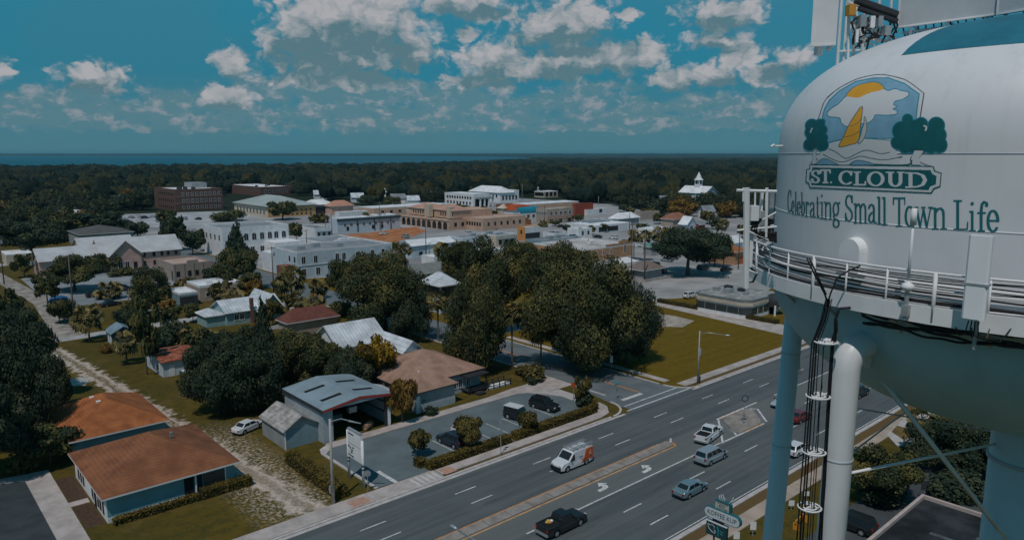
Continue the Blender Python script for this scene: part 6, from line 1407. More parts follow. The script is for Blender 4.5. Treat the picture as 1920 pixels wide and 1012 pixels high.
# between cottages and the town
T('oak','oak','dark tree in front of the pink church hall gable',140,545,474,110,4500,.06)
T('low','oak','dark bushy tree between the church and the deco shop',283,570,498,78,3500,.065)
T('cone','deep','tall dark pointed tree in front of the long white hotel',446,500,412,62,2600,.085)
T('oak','oak','spreading tree right of the deco shop',445,545,465,85,3500,.065)
T('round','oak','dark tree in front of the white hotel left wing',392,470,424,50,1800,.09)
T('loose','oak','tall thin tree with a light crown beside the red-roofed shed',276,702,570,58,1500,.1)
T('round','amber','reddish-brown tree beside the pole in front of the white corner block',478,560,522,40,1400,.1)
T('bush','oak','dark shrubs right of the tiny blue shed',255,600,560,66,1600,.09,'shrub',cat='shrub')
T('bush','amber','yellow-brown shrubs by the little grey shop',310,590,560,50,1200,.1,'shrub',cat='shrub')
T('bush','deep','dark bush in front of the blue cottage porch',332,640,600,70,1600,.09,'shrub',cat='shrub')
T('loose','oak','scrubby tree left of the tall leaning pole by the church car park',90,575,515,55,1500,.1)
T('low','oak','dark tree by the lane mouth below the church car park',128,600,558,36,1400,.1)
T('bush','amber','brownish scrub near the sandy lane at left',55,625,598,50,900,.11,'shrub',cat='shrub')
T('bush','oak','long bushes in front of the civic hall',430,415,394,70,1400,.1,'shrub',cat='shrub')
T('oak','deep','dark tree on the lawn strip right of the church hall roof',326,470,402,52,2400,.08)
T('round','deep','dark round tree beyond the deco shop near the white hotel',362,478,428,46,1800,.09)
T('oak','oak','dark tree in front of the brick office near corner',312,426,392,40,1500,.1)
T('round','oak','tree at the left end of the lot before the brick office',208,428,398,44,1500,.1)
T('round','deep','dark tree behind the grey hall roof',258,448,415,46,1500,.1)
T('oak','deep','large dark tree behind the cream house at the left edge',60,480,408,130,4000,.07)
T('oak','oak','tree left of the grey hall behind the church wing',118,452,398,70,2400,.085)
T('low','deep','broad dark trees behind the grey hall',190,440,395,110,3000,.075)
T('round','oak','tree between the white hotel and the garage row',556,452,416,26,700,.13)
T('oak','oak','bare-limbed spreading tree in front of the civic hall',530,412,376,55,1600,.1)
T('bush','olive','bushes between the civic hall and the white hotel',600,418,398,40,800,.12,'shrub',cat='shrub')
T('oak','deep','large dark oak with pale trunks right of the kiosk',1290,516,424,145,6000,.05)
T('round','deep','dark tree behind the right-hand oak near the palms',1340,500,440,60,2400,.08)
T('round','oak','small tree beside the tan warehouse corner',1172,470,448,22,600,.13)
T('round','olive','clipped tree among the roofs left of the white showroom',1108,440,422,22,600,.13)
T('bush','oak','dark bushes along the front of the town hall',880,398,384,55,900,.12,'shrub',cat='shrub')
T('round','oak','dark tree in front of the red wall',1085,416,402,26,600,.13)
T('round','oak','dark bush at the foot of the tan two-storey block',1042,424,412,22,500,.14)
# bottom right
T('oak','oak','small oak beside the coffee shop under the tank',1662,945,832,135,4500,.06)
T('low','deep','dark oak in the shade of the tank bowl',1785,880,770,160,7000,.05)
T('low','deep','dark oak next to the central riser of the tower',1858,885,790,130,6000,.05)
T('bush','deep','low dark bush behind the coffee shop parapet',1795,935,880,110,2500,.08,'shrub',cat='shrub')
T('bush','deep','dark shrub under the small oak by the coffee shop',1650,942,905,90,1500,.09,'shrub',cat='shrub')
# palms
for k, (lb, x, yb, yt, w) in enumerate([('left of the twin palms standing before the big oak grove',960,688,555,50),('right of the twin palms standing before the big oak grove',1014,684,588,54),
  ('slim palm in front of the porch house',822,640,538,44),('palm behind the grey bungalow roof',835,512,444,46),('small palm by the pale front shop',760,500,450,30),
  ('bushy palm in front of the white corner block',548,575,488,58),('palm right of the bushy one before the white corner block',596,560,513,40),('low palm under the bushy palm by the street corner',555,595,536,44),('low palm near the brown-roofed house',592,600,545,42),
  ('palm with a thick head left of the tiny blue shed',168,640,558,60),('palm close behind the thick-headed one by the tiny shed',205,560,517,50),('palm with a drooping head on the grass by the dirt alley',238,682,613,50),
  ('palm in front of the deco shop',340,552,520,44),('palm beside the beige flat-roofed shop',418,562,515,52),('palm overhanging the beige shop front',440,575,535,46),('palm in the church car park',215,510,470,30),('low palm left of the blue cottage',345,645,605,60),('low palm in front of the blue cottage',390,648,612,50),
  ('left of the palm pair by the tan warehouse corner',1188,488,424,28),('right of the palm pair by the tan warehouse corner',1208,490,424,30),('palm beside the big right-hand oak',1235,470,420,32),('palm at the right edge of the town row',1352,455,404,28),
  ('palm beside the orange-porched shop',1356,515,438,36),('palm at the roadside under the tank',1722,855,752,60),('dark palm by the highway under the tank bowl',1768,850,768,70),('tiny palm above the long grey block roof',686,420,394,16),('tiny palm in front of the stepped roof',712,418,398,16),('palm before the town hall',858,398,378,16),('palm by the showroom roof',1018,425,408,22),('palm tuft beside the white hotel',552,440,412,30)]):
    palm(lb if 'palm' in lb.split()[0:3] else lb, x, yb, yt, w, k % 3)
# --- hedges
def hedge(label, p0, p1, w, h, n, cat='hedge'):
    d = Vector((p1[0]-p0[0], p1[1]-p0[1])); L = d.length
    t_ = thing('clipped_hedge', label, cat, (p0[0], p0[1], 0), math.atan2(d.y, d.x))
    b_ = MB(); b_.box(.05, L-.05, -w/2+.08, w/2-.08, 0, h-.08); b_.build('twig_core', M('hedge_core', (.03,.026,.01), .95, .3, 3), t_)
    rs = np.random.RandomState(int(L*10)); n = int(n*L)
    f_ = rs.choice(4, n, p=[.5,.2,.2,.1]); u = rs.uniform(0, L, n); v = rs.uniform(-w/2, w/2, n); z = rs.uniform(0, h, n)
    c = np.stack([u, v, z], 1); nn = np.zeros((n,3))
    c[f_==0,2] = h; nn[f_==0,2] = 1; c[f_==1,1] = -w/2; nn[f_==1,1] = -1; c[f_==2,1] = w/2; nn[f_==2,1] = 1
    e_ = (f_==3); c[e_,0] = np.where(rs.rand(e_.sum())<.5, 0, L); nn[e_,0] = np.where(c[e_,0]<1, -1, 1)
    c += rs.normal(size=(n,3))*.05; nn += rs.normal(size=(n,3))*.45; nn /= np.linalg.norm(nn,axis=1)[:,None]
    a = np.cross(nn, rs.normal(size=(n,3))); a /= np.linalg.norm(a,axis=1)[:,None]; b2 = np.cross(nn, a); s = rs.uniform(.06,.15,n)[:,None]
    V = np.stack([c-a*s, c-b2*s*.7, c+a*s, c+b2*s*.7], 1).reshape(-1,3)
    mi = pick_mat(rs, (u*2).astype(int), c, (.35,.45,.2)); link('foliage', np_mesh('foliage', V, np.arange(n*4).reshape(-1,4), mi, LEAF['hedge']), t_)
    return t_
hedge('left stretch of the clipped hedge along the car park', (47.6,68.4), (60.5,68.4), 1.3, .95, 260)
hedge('right stretch of the clipped hedge along the car park up to the corner', (61.6,68.4), (77.4,68.4), 1.3, .95, 260)
hedge('short return of hedge at the car park corner', (77.9,68.9), (80.2,72.0), 1.3, .9, 260)
hedge('short hedge end turning into the car park by the weeping tree', (47.5,69.2), (47.5,70.6), 1.1, .9, 260)
hedge('thick clipped hedge beside the worn ground left of the tall white sign', (36.2,68.6), (36.3,81.5), 1.5, 1.3, 260)
a_, c_ = P(1235,566), P(1458,607); hedge('long low hedge in front of the grey diner', (a_.x,a_.y), (c_.x,c_.y), 1.6, .9, 120)
hedge('dark foundation hedge along the front of the brown-roofed white-walled house', (16,78.9), (24.3,78.9), .9, .7, 200)
hedge('taller foundation hedge at the right end of the brown-roofed white-walled house', (24.6,79.0), (30.2,79.0), 1.3, 1.0, 200)
# --- the wooded suburbs beyond the town
rnd = random.Random(77)
CLEAR = [[(285,300),(640,300),(700,380),(860,352),(980,350),(1110,372),(1250,392),(1420,398),(1460,470),(1460,800),(-50,800),(-50,560),(10,470),(90,440),(170,410),(280,398)]]
def in_poly(x, y, poly):
    ins = False; j = len(poly)-1
    for i in range(len(poly)):
        if (poly[i][1] > y) != (poly[j][1] > y) and x < (poly[j][0]-poly[i][0])*(y-poly[i][1])/(poly[j][1]-poly[i][1])+poly[i][0]: ins = not ins
        j = i
    return ins
TOWN = [(282,392),(300,372),(420,368),(556,366),(600,376),(660,378),(690,386),(820,386),(832,372),(975,370),(1000,368),(1050,366),(1090,384),(1140,386),(1240,402),(1300,410),(1400,415),(1480,440),(1480,1012),(-200,1012),(-200,560),(20,500),(60,470),(150,440),(180,425),(205,398),(282,398)]
LAKE = [(-600,319),(100,318.5),(300,317),(420,316.5),(560,315),(760,312.5),(900,308),(985,303),(1012,297.5),(2200,296.5),(2200,288),(-600,288)]
FR = [(60,372,36,'orange'),(160,357,22,'white'),(232,345,20,'white'),(242,350,14,'white'),(74,370,20,'white'),(690,356,34,'house'),(590,360,30,'white'),(735,368,26,'white'),(765,372,22,'white'),(660,366,22,'white'),(1120,356,14,'white'),(1060,345,12,'white'),(1165,352,18,'white'),(1385,345,16,'white'),(1432,346,14,'white'),(1200,350,10,'white'),(1320,395,24,'white'),(140,405,22,'white'),(95,408,26,'white'),(1240,372,16,'white'),(1100,362,14,'white'),(1010,346,10,'white'),(40,352,16,'white'),(210,372,18,'white'),(620,350,14,'white'),(800,352,14,'white'),(1345,362,16,'white'),(1290,345,14,'white')]
KEEP = FR+[(1300,352,44,'church'),(520,352,60,'brick'),(455,352,60,'brick')]
spots = []
Y = 300.0
def spot_grid():
    D = 300.0
    while D < 4300:
        step = 9.0+D*.0135
        X = -D*.80
        while X < D*.86:
            x = X+rnd.uniform(-.45,.45)*step; d = D+rnd.uniform(-.45,.45)*step
            s_, t_2 = x*RX+d*SX, x*RY+d*SY
            px, py, w_ = PJ(s_, t_2, 0)
            if -60 < px < 1980 and not (1540 < px and py > 420):
                if not in_poly(px, py, TOWN) and not in_poly(px, py, LAKE) and not any(abs(px-q_[0]) < q_[2]*.5+5 and q_[1]+3 < py < q_[1]+13+q_[2]*.15 for q_ in KEEP): spots.append((d, s_, t_2, px, py))
            X += step
        D += step*.92
spot_grid()
spots.sort()
print('forest', len(spots))
TINTS = ['wood','wood','wood','oak','deep','wood']
FL = {'wood': 'dark green oak in the suburban tree cover beyond the town', 'oak': 'olive-green oak in the suburban tree cover beyond the town', 'deep': 'blackish-green oak in the suburban tree cover beyond the town', 'olive': 'yellowish tree standing out in the suburban tree cover beyond the town', 'amber': 'brownish tree standing out in the suburban tree cover beyond the town'}
FM = {}
def fmesh(ls, v):
    if (ls, v) not in FM:
        rs = np.random.RandomState(500+v*3); bl = crown_blobs(rs, 9, .3, .44, .56, .34, 1.1)
        V, Q, k, c = leaf_cloud(rs, bl, 2600, .062, .3, .45, 1, .22); V[:,2] = np.maximum(V[:,2], .05); V[:,2] /= V[:,2].max(); V[:,:2] /= np.percentile(np.hypot(V[:,0],V[:,1]), 98)
        FM[(ls, v)] = np_mesh('tree', V, Q, pick_mat(rs, k, c), LEAF[ls])
    return FM[(ls, v)]
NIND = 290
for i, (d, s_, t_2, px, py) in enumerate(spots[:NIND]):
    ls = rnd.choice(TINTS); 
    if rnd.random() < .1: ls = rnd.choice(['olive','amber'])
    o = link('oak_tree', fmesh(ls, rnd.randint(0, 3)), None, (s_, t_2, 0), rnd.uniform(0, 6)); r = rnd.uniform(5, 9.5); o.scale = (r, r, rnd.uniform(7.5, 13))
    tag(o, FL[ls], 'tree', 'trees of the suburbs beyond the town: '+ls)
rs = np.random.RandomState(5)
def puff(nu=9, nv=5):
    """one lumpy rounded bough, open underneath"""
    vs = []; 
    for j in range(nv+1):
        el_ = R(-35+125*j/nv)
        for i in range(nu):
            a = 2*math.pi*(i+.5*(j % 2))/nu; k = 1+.2*rs.normal()
            vs.append((math.cos(a)*math.cos(el_)*k, math.sin(a)*math.cos(el_)*k, math.sin(el_)*k))
    q_ = [(j*nu+i, j*nu+(i+1)%nu, (j+1)*nu+(i+1)%nu, (j+1)*nu+i) for j in range(nv) for i in range(nu)]
    return np.array(vs), np.array(q_)
basis = []
for v in range(5):
    bl = [(0,0,.45,.7,.7,.5)]+[(.55*math.cos(a), .55*math.sin(a), rs.uniform(.35,.6), *([rs.uniform(.38,.52)]*2), rs.uniform(.28,.4)) for a in (rs.uniform(0,1)+1.05*np.arange(6))]+[(rs.uniform(-.3,.3), rs.uniform(-.3,.3), .72, .4, .4, .3)]
    Vb, Qb, Kb = [], [], []; n0 = 0
    for k, x in enumerate(bl):
        pv_, pq_ = puff(); Vb.append(pv_*np.array(x[3:6])+np.array(x[:3])); Qb.append(pq_+n0); Kb += [k]*len(pq_); n0 += len(pv_)
    basis.append((np.concatenate(Vb), np.concatenate(Qb), np.array(Kb)))
VV, QQ, MI = [], [], []; n0 = 0
for (d, s_, t_2, px, py) in spots[NIND:]:
    V, Q, k = basis[rs.randint(5)]; a = rs.uniform(0, 6.28); r = (9+d*.0135)*rs.uniform(.34, .6); h = rs.uniform(6.5, 14.5)*(.85 if d > 1400 else 1)
    ca, sa = math.cos(a), math.sin(a)
    VV.append(np.stack([(V[:,0]*ca-V[:,1]*sa)*r+s_, (V[:,0]*sa+V[:,1]*ca)*r+t_2, V[:,2]*h*1.15], 1)); QQ.append(Q+n0); n0 += len(V)
    base = rs.choice([0,0,1,2,3,3,4])
    m_ = base*np.ones(len(Q), int) if rs.rand() > .05 else np.full(len(Q), 5)
    MI.append(m_)
def wood_mat(name, lo, hi):
    m = M(name, lo, .85, 0, .3, spec=.1, c2=hi, detail=4); return m
WM = [wood_mat('woodland_a', (0.0047,0.0109,0.0083), (0.0125,0.0202,0.0129)), wood_mat('woodland_b', (0.0094,0.0176,0.0120), (0.0234,0.0336,0.0184)), wood_mat('woodland_c', (0.0133,0.0218,0.0129), (0.0312,0.0386,0.0202)), wood_mat('woodland_d', (0.0218,0.0286,0.0147), (0.0499,0.0504,0.0258)), wood_mat('woodland_e', (0.0094,0.0202,0.0166), (0.0218,0.0353,0.0276)), wood_mat('woodland_f', (0.0281,0.0277,0.0101), (0.0624,0.0554,0.0184))]
me = np_mesh('woodland', np.concatenate(VV), np.concatenate(QQ), np.concatenate(MI), WM)
me.polygons.foreach_set('use_smooth', [True]*len(me.polygons))
struct('woodland', me, kind='stuff')['label'] = 'dark suburban woodland filling the plain out to the lake'
# roofs and white walls glimpsed among the far trees
for k, (x, y, w, kind) in enumerate(FR):
    c = P(x, y+14); dep = PJ(c.x, c.y, 6)[2]; L = w/F*dep
    place = 'left of the brick office' if x < 290 else 'left of the town hall' if x < 850 else 'right of the town hall'
    same = [f for f in FR if (f[0] < 290) == (x < 290) and (f[0] < 850) == (x < 850)]; rank = sorted(same).index((x, y, w, kind)); ORD = ['first','second','third','fourth','fifth','sixth','seventh','eighth','ninth','tenth','eleventh','twelfth','thirteenth','fourteenth','fifteenth','sixteenth','seventeenth']
    B = at('far_house', f'{ORD[rank]} {"orange" if kind=="orange" else "pale"} roof from the left among far trees {place}', 'house', c.x, c.y, L, L*.8, 4.2, YAW-R(90)+R(20), 'far houses among the trees')
    B.walls(STUCCO); B.gable(M('far_orange_tile', (.5,.16,.07), .85, .1, .2) if kind == 'orange' else ROOFGREY if k % 3 == 1 else TIN, 3.0, .6, 'x', mw=GREYWALL)

# street trees and parked cars among the town roofs
for k, (x, yb, yt, w) in enumerate([(640,474,452,26),(870,474,450,26),(905,456,436,24),(985,478,452,34),(1062,436,420,18),(1132,436,418,20),(1202,436,418,22),(1252,446,424,26),(1272,458,430,30),(1182,404,388,22),(1236,420,398,28),(1326,420,394,34),(1342,430,404,30),(1392,446,420,26),(622,400,386,20),(586,400,386,18),(722,392,380,18),(662,414,396,20),(745,474,452,24),(1215,408,388,30),(1170,398,380,26),(1150,470,452,16),(926,404,394,16),(905,398,386,18)]):
    T('round', ['deep','oak','oak','olive'][k % 4], 'small street tree rising among the roofs of the town centre', x, yb, yt, w, 500, .13, 'street_tree', 'street trees of the town centre')

# the leafy clutter between the cottages at left
for (kd, ls, lb, x, yb, yt, w) in [
 ('round','oak','small dark tree left of the long thin utility pole',112,606,560,44),('bush','amber','brown shrub at the foot of the long thin utility pole',150,612,592,34),('loose','oak','scrubby tree right of the thick-headed palm',262,606,556,52),
 ('round','deep','dark small tree behind the tiny blue shed',232,612,578,40),('bush','oak','low shrubs between the tiny blue shed and the thin tree',258,640,612,44),('loose','oak','ragged tree on the sandy street left of the blue cottage',318,622,572,50),
 ('round','oak','small tree at the left end of the blue cottage porch roof',362,604,566,34),('bush','olive','olive shrubs in front of the deco shop',352,540,520,44),('round','deep','dark tree between the deco shop and the beige shop',404,540,500,44),
 ('bush','amber','rusty shrubs in front of the beige flat-roofed shop',432,582,558,44),('round','oak','tree behind the chimney of the blue cottage',470,556,508,44),('loose','olive','thin olive tree right of the blue cottage',512,612,560,44),
 ('bush','oak','dark shrubs between the blue cottage and the cedar',474,640,606,52),('round','oak','tree at the street corner before the white corner block',528,560,516,38),('bush','olive','shrubs along the side street near the low palms',622,600,578,44),
 ('low','oak','dark oak behind the red-roofed shed',372,668,612,66),('bush','deep','dark bushes behind the red-roofed shed',310,650,622,60),('round','oak','tree in front of the church west wing',182,512,474,44),
 ('bush','oak','bushes along the church hall front wall',232,516,500,54),('round','deep','dark tree at the left end of the church hall',86,500,462,44),('loose','oak','tree beside the lane left of the church car park',46,520,474,44),
 ('bush','amber','brown scrub on the grass below the sandy street',205,660,644,30),('round','oak','small tree just left of the brown-roofed house',512,590,552,34),('bush','oak','dark shrubs behind the brown-roofed house',640,590,562,46)]:
    T(kd, ls, lb, x, yb, yt, w, 1400, .1, 'shrub' if kd == 'bush' else None, cat='shrub' if kd == 'bush' else 'tree')
# ------------------------------------------------------------------ vehicles
def paint_mat(name, c, metal=.0): return M(name, c, .3, 0, spec=.5, metal=metal, coat=.4)
VC = {'white': paint_mat('white_car_paint', (.68,.69,.7)), 'black': paint_mat('black_car_paint', (.014,.016,.018)), 'silverblue': paint_mat('silver_blue_car_paint', (.2,.3,.34), .3),
      'silver': paint_mat('silver_car_paint', (.36,.42,.45), .3), 'paleblue': paint_mat('pale_blue_car_paint', (.4,.5,.52), .2), 'red': paint_mat('dark_red_car_paint', (.16,.015,.015)), 'navy': paint_mat('navy_car_paint', (.02,.03,.045)), 'grey': paint_mat('grey_car_paint', (.1,.11,.12), .2)}
TRIM = M('black_plastic_trim', (.02,.022,.024), .6, 0)
def arch_pts(xc, r, z0):
    return [(xc+r*math.cos(R(a)), z0+r*math.sin(R(a))) for a in range(0, 181, 22)]
SPEC = {  # length, width, wheel x front/rear, wheel r, top profile (rear to front), cabin: base x0,x1, belt, top x0,x1, roof
 'sedan': dict(L=4.75, W=1.8, wf=1.42, wr=-1.35, r=.33, top=[(-2.36,.55),(-2.33,.86),(-2.2,.96),(-1.5,.99),(1.05,.94),(1.9,.82),(2.25,.68),(2.36,.5)], cab=(-1.75,1.15,.95,-1.05,.35,1.44)),
 'hatch': dict(L=4.3, W=1.76, wf=1.3, wr=-1.25, r=.32, top=[(-2.12,.5),(-2.1,.95),(-1.9,1.0),(1.0,.96),(1.75,.84),(2.05,.66),(2.14,.48)], cab=(-2.0,1.15,.96,-1.55,.3,1.5)),
 'suv': dict(L=4.75, W=1.88, wf=1.42, wr=-1.38, r=.37, top=[(-2.36,.6),(-2.34,1.05),(-2.1,1.1),(1.0,1.08),(2.05,1.0),(2.3,.85),(2.37,.6)], cab=(-2.25,1.1,1.07,-1.95,.4,1.76)),
 'jeep': dict(L=4.3, W=1.85, wf=1.3, wr=-1.25, r=.4, top=[(-2.1,.6),(-2.1,1.12),(-2.0,1.14),(.75,1.12),(1.9,1.08),(2.02,1.0),(2.05,.6)], cab=(-2.05,.8,1.12,-2.0,.45,1.85)),
 'minivan': dict(L=5.1, W=1.96, wf=1.52, wr=-1.5, r=.35, top=[(-2.53,.55),(-2.5,1.0),(-2.35,1.06),(1.3,1.02),(2.0,.92),(2.4,.72),(2.53,.5)], cab=(-2.45,1.6,1.02,-2.15,.55,1.78)),
 'pickup': dict(L=5.7, W=1.98, wf=1.75, wr=-1.65, r=.4, top=[(-2.83,.6),(-2.83,1.12),(-2.75,1.14),(1.1,1.14),(2.35,1.1),(2.75,.95),(2.85,.62)], cab=(-.8,1.25,1.13,-.6,.55,1.82)),
 'van': dict(L=5.6, W=2.02, wf=1.75, wr=-1.55, r=.38, top=[(-2.78,.55),(-2.8,2.1),(-2.6,2.2),(.7,2.18),(1.55,1.28),(2.45,1.12),(2.75,.85),(2.8,.5)], cab=None)}
VM = {}
def vmesh(key, fn):
    if key not in VM: VM[key] = fn()
    return VM[key]
def bevel(o, w=.07):
    m = o.modifiers.new('bevel', 'BEVEL'); m.width = w; m.segments = 2; m.limit_method = 'ANGLE'; m.angle_limit = R(40)
def vehicle(kind, color, label, s_, t_, heading, name='parked_car', cat='car', z=0.0, group=None):
    sp_ = SPEC[kind]; col = VC[color]; L, Wd, r = sp_['L'], sp_['W'], sp_['r']; hw = Wd/2
    o = thing(name, label, cat, (s_, t_, z), heading, group)
    def body():
        b_ = MB(); zb = .26
        bot = [(L/2-.05, zb+.05)]
        bot = [(L/2-.02, zb+.1), (sp_['wf']+r+.1, zb)]+arch_pts(sp_['wf'], r+.08, r*.95)+[(sp_['wf']-r-.1, zb), (sp_['wr']+r+.1, zb)]+arch_pts(sp_['wr'], r+.08, r*.95)+[(sp_['wr']-r-.1, zb), (-L/2+.02, zb+.12)]
        prof = sp_['top']+bot
        n = len(prof); vs = []
        for y in (-1, 1):
            for x, zz in prof:
                k = 1-.10*max(0, abs(x)/(L/2)-.72)/.28
                if kind == 'van': k *= 1-.07*max(0, zz-1.1)
                elif zz > .85: k *= .965
                vs.append((x, y*hw*k, zz))
        b_.add(vs, [tuple(range(n-1,-1,-1)), tuple(range(n, 2*n))]+[(i, (i+1)%n, n+(i+1)%n, n+i) for i in range(n)])
        return b_.mesh('body', col)
    bo = link('body', vmesh((kind, color, 'body'), body), o); bevel(bo, .06)
    def frust(x0, x1, zb, x2, x3, zt, w0, w1):
        return [Vector(p) for p in ((x0,-w0,zb),(x1,-w0,zb),(x1,w0,zb),(x0,w0,zb),(x2,-w1,zt),(x3,-w1,zt),(x3,w1,zt),(x2,w1,zt))]
    def pane(a, b2, c, d, u0, u1, v0, v1, off=.012):
        q_ = lambda u, v_: a.lerp(b2, u).lerp(d.lerp(c, u), v_)
        pts = [q_(u0,v0), q_(u1,v0), q_(u1,v1), q_(u0,v1)]; n = (pts[1]-pts[0]).cross(pts[3]-pts[0]).normalized()
        return [p_+n*off for p_ in pts]
    def panes(name, lst):
        b_ = MB()
        for q_ in lst: b_.add(q_, [(0,1,2,3)])
        return b_.mesh(name, GLASS)
    if sp_['cab']:
        x0, x1, zb, x2, x3, zt = sp_['cab']; f = frust(x0, x1, zb-.02, x2, x3, zt, hw*.93, hw*.74)
        if kind == 'jeep': f = frust(x0, x1, zb-.02, x2, x3, zt, hw*.9, hw*.85)
        roofcol = VC['white'] if kind == 'jeep' else col
        def cabm():
            b_ = MB(); b_.add(f, [(4,5,6,7),(0,1,5,4),(1,2,6,5),(2,3,7,6),(3,0,4,7)]); return b_.mesh('cabin', [col])
        cb = link('cabin', vmesh((kind, color, 'cab'), cabm), o); bevel(cb, .05)
        if kind == 'jeep':
            link('hard_top', vmesh((kind, 'top'), lambda: MB().box(x2-.03, x3+.1, -hw*.87, hw*.87, zt, zt+.07).mesh('hard_top', roofcol)), o)
        S0, S1 = (f[0], f[1], f[5], f[4]), (f[2], f[3], f[7], f[6])
        mid = .5 if kind != 'pickup' else .42
        segs = [(.06, mid-.02), (mid+.02, .93)] if kind not in ('suv','minivan') else [(.05,.34),(.37,.63),(.66,.93)]
        link('side_window', vmesh((kind,'sw0'), lambda: panes('side_window', [pane(*S0, u0, u1, .2, .88) for u0, u1 in segs])), o)
        link('side_window', vmesh((kind,'sw1'), lambda: panes('side_window', [pane(*S1, 1-u1, 1-u0, .2, .88) for u0, u1 in segs])), o)
        link('windscreen', vmesh((kind,'ws'), lambda: panes('windscreen', [pane(f[1], f[2], f[6], f[5], .07, .93, .1, .92)])), o)
        link('rear_window', vmesh((kind,'rw'), lambda: panes('rear_window', [pane(f[3], f[0], f[4], f[7], .09, .91, .22, .9)])), o)
    if kind == 'pickup':
        link('load_bed', vmesh((kind,'bed'), lambda: MB().box(-2.7, -.85, -hw*.82, hw*.82, 1.12, 1.165).mesh('load_bed', DARK)), o)
        link('rear_bumper', vmesh((kind,'rb'), lambda: MB().box(-2.98, -2.82, -hw*.9, hw*.9, .42, .62).mesh('rear_bumper', CHROME)), o)
        def bedrail():
            b_ = MB(); b_.box(-2.82,-.84,-hw*.95,-hw*.82,1.14,1.24); b_.box(-2.82,-.84,hw*.82,hw*.95,1.14,1.24); b_.box(-2.82,-2.7,-hw*.815,hw*.815,1.14,1.24); return b_.mesh('bed_rail', col)
        link('bed_rail', vmesh((kind, color, 'rail'), bedrail), o)
    if kind == 'van':
        a = [Vector(p) for p in ((1.53,-hw*.9,1.30),(1.53,hw*.9,1.30),(.74,hw*.86,2.1),(.74,-hw*.86,2.1))]
        link('windscreen', vmesh((kind,'ws'), lambda: panes('windscreen', [pane(*a, .04, .96, .06, .92, .03)])), o)
        for sy in (-1, 1):
            def sw(sy=sy):
                y = sy*hw*.985; q_ = [Vector((.55,y,1.22)),Vector((1.32,y,1.22)),Vector((.78,y*.96,1.92)),Vector((.55,y*.96,1.92))]
                if sy > 0: q_ = q_[::-1]
                b_ = MB(); b_.add(q_+[p_+Vector((0,sy*.02,0)) for p_ in q_], [(4,5,6,7),(0,1,5,4),(1,2,6,5),(2,3,7,6),(3,0,4,7)]); return b_.mesh('side_window', GLASS)
            link('side_window', vmesh((kind,'sw',sy), sw), o)
        ORW = paint_mat('orange_wrap', (.55,.09,.02))
        for sy in (-1, 1):
            def wrap(sy=sy):
                y = sy*(hw*.935); y2 = sy*(hw+.012)
                pts = [(-2.7,.62),(-.55,.62),(-1.05,1.1),(-1.5,2.05),(-2.7,2.08)]
                b_ = MB(); vs = []
                for off in (0, 1):
                    for x, zz in pts: vs.append((x, sy*(hw*(1-.07*max(0, zz-1.1))*(1-.10*max(0, abs(x)/2.8-.72)/.28)+(.045 if off else -.02)), zz))
                n = len(pts); b_.add(vs, [tuple(range(n)), tuple(range(2*n-1, n-1, -1))]+[(i, (i+1)%n, n+(i+1)%n, n+i) for i in range(n)]); return b_.mesh('side_wrap', ORW)
            link('side_wrap', vmesh((kind,'wrap',sy), wrap), o)
            def mark(sy=sy):
                b_ = MB(); 
                for (x0, z0_, x1, z1) in ((-2.4,1.2,-2.0,1.27),(-2.35,1.36,-1.95,1.43),(-2.22,1.55,-2.14,1.75)):
                    yy = sy*(hw*.975); b_.box(x0, x1, yy-.045, yy+.045, z0_, z1)
                return b_.mesh('wrap_mark', M('pale_orange_mark', (.75,.4,.25), .5, 0))
            link('wrap_mark', vmesh((kind,'mark',sy), mark), o)
        link('rear_panel', vmesh((kind,'rp'), lambda: MB().box(-2.83, -2.795, -hw*.8, hw*.8, .7, 2.0).mesh('rear_panel', ORW)), o)
        def rack():
            b_ = MB()
            for x in (-2.3,-1.2,-.1,.6): b_.box(x-.03, x+.03, -.85, .85, 2.32, 2.37)
            for x in (-2.3,-1.2,-.1,.6):
                for y in (-.85,.82): b_.box(x-.03, x+.03, y, y+.03, 2.15, 2.4)
            for y in (-.86,.84): b_.box(-2.5, .8, y, y+.03, 2.4, 2.44)
            return b_.mesh('roof_rack', STEEL)
        link('roof_rack', vmesh((kind,'rack'), rack), o)
        for y0 in (-.78, .38):
            def lad(y0=y0):
                b_ = MB(); b_.box(-2.9, .7, y0, y0+.05, 2.4, 2.5); b_.box(-2.9, .7, y0+.36, y0+.41, 2.4, 2.5)
                for k in range(11): b_.box(-2.8+.33*k, -2.75+.33*k, y0+.051, y0+.359, 2.42, 2.48)
                return b_.mesh('ladder', STEEL)
            link('ladder', vmesh((kind,'lad',y0), lad), o)
        link('side_lettering', vmesh((kind,'slet'), lambda: MB().box(-1.1, -.4, hw*.955, hw+.004, 1.0, 1.12).box(-.9, -.2, hw*.955, hw+.003, 1.35, 1.5).mesh('side_lettering', M('faint_blue_mark', (.35,.42,.5), .5, 0))), o)
    # grille, bumpers, lamps, mirrors
    zf = sp_['top'][-1][1]
    link('front_bumper', vmesh((kind,'fb', color in ('white',) and kind == 'van'), lambda: MB().box(L/2-.1, L/2+.05, -hw*.84, hw*.84, .3, .52 if kind != 'van' else .72).mesh('front_bumper', TRIM)), o)
    link('rear_trim', vmesh((kind,'rt'), lambda: MB().box(-L/2-.05, -L/2+.1, -hw*.84, hw*.84, .32, .46).mesh('rear_trim', TRIM)), o)
    zl = sp_['top'][-2][1]-.1 if kind != 'van' else .88; zr_ = .72 if kind not in ('van','suv','pickup','jeep','minivan') else .95
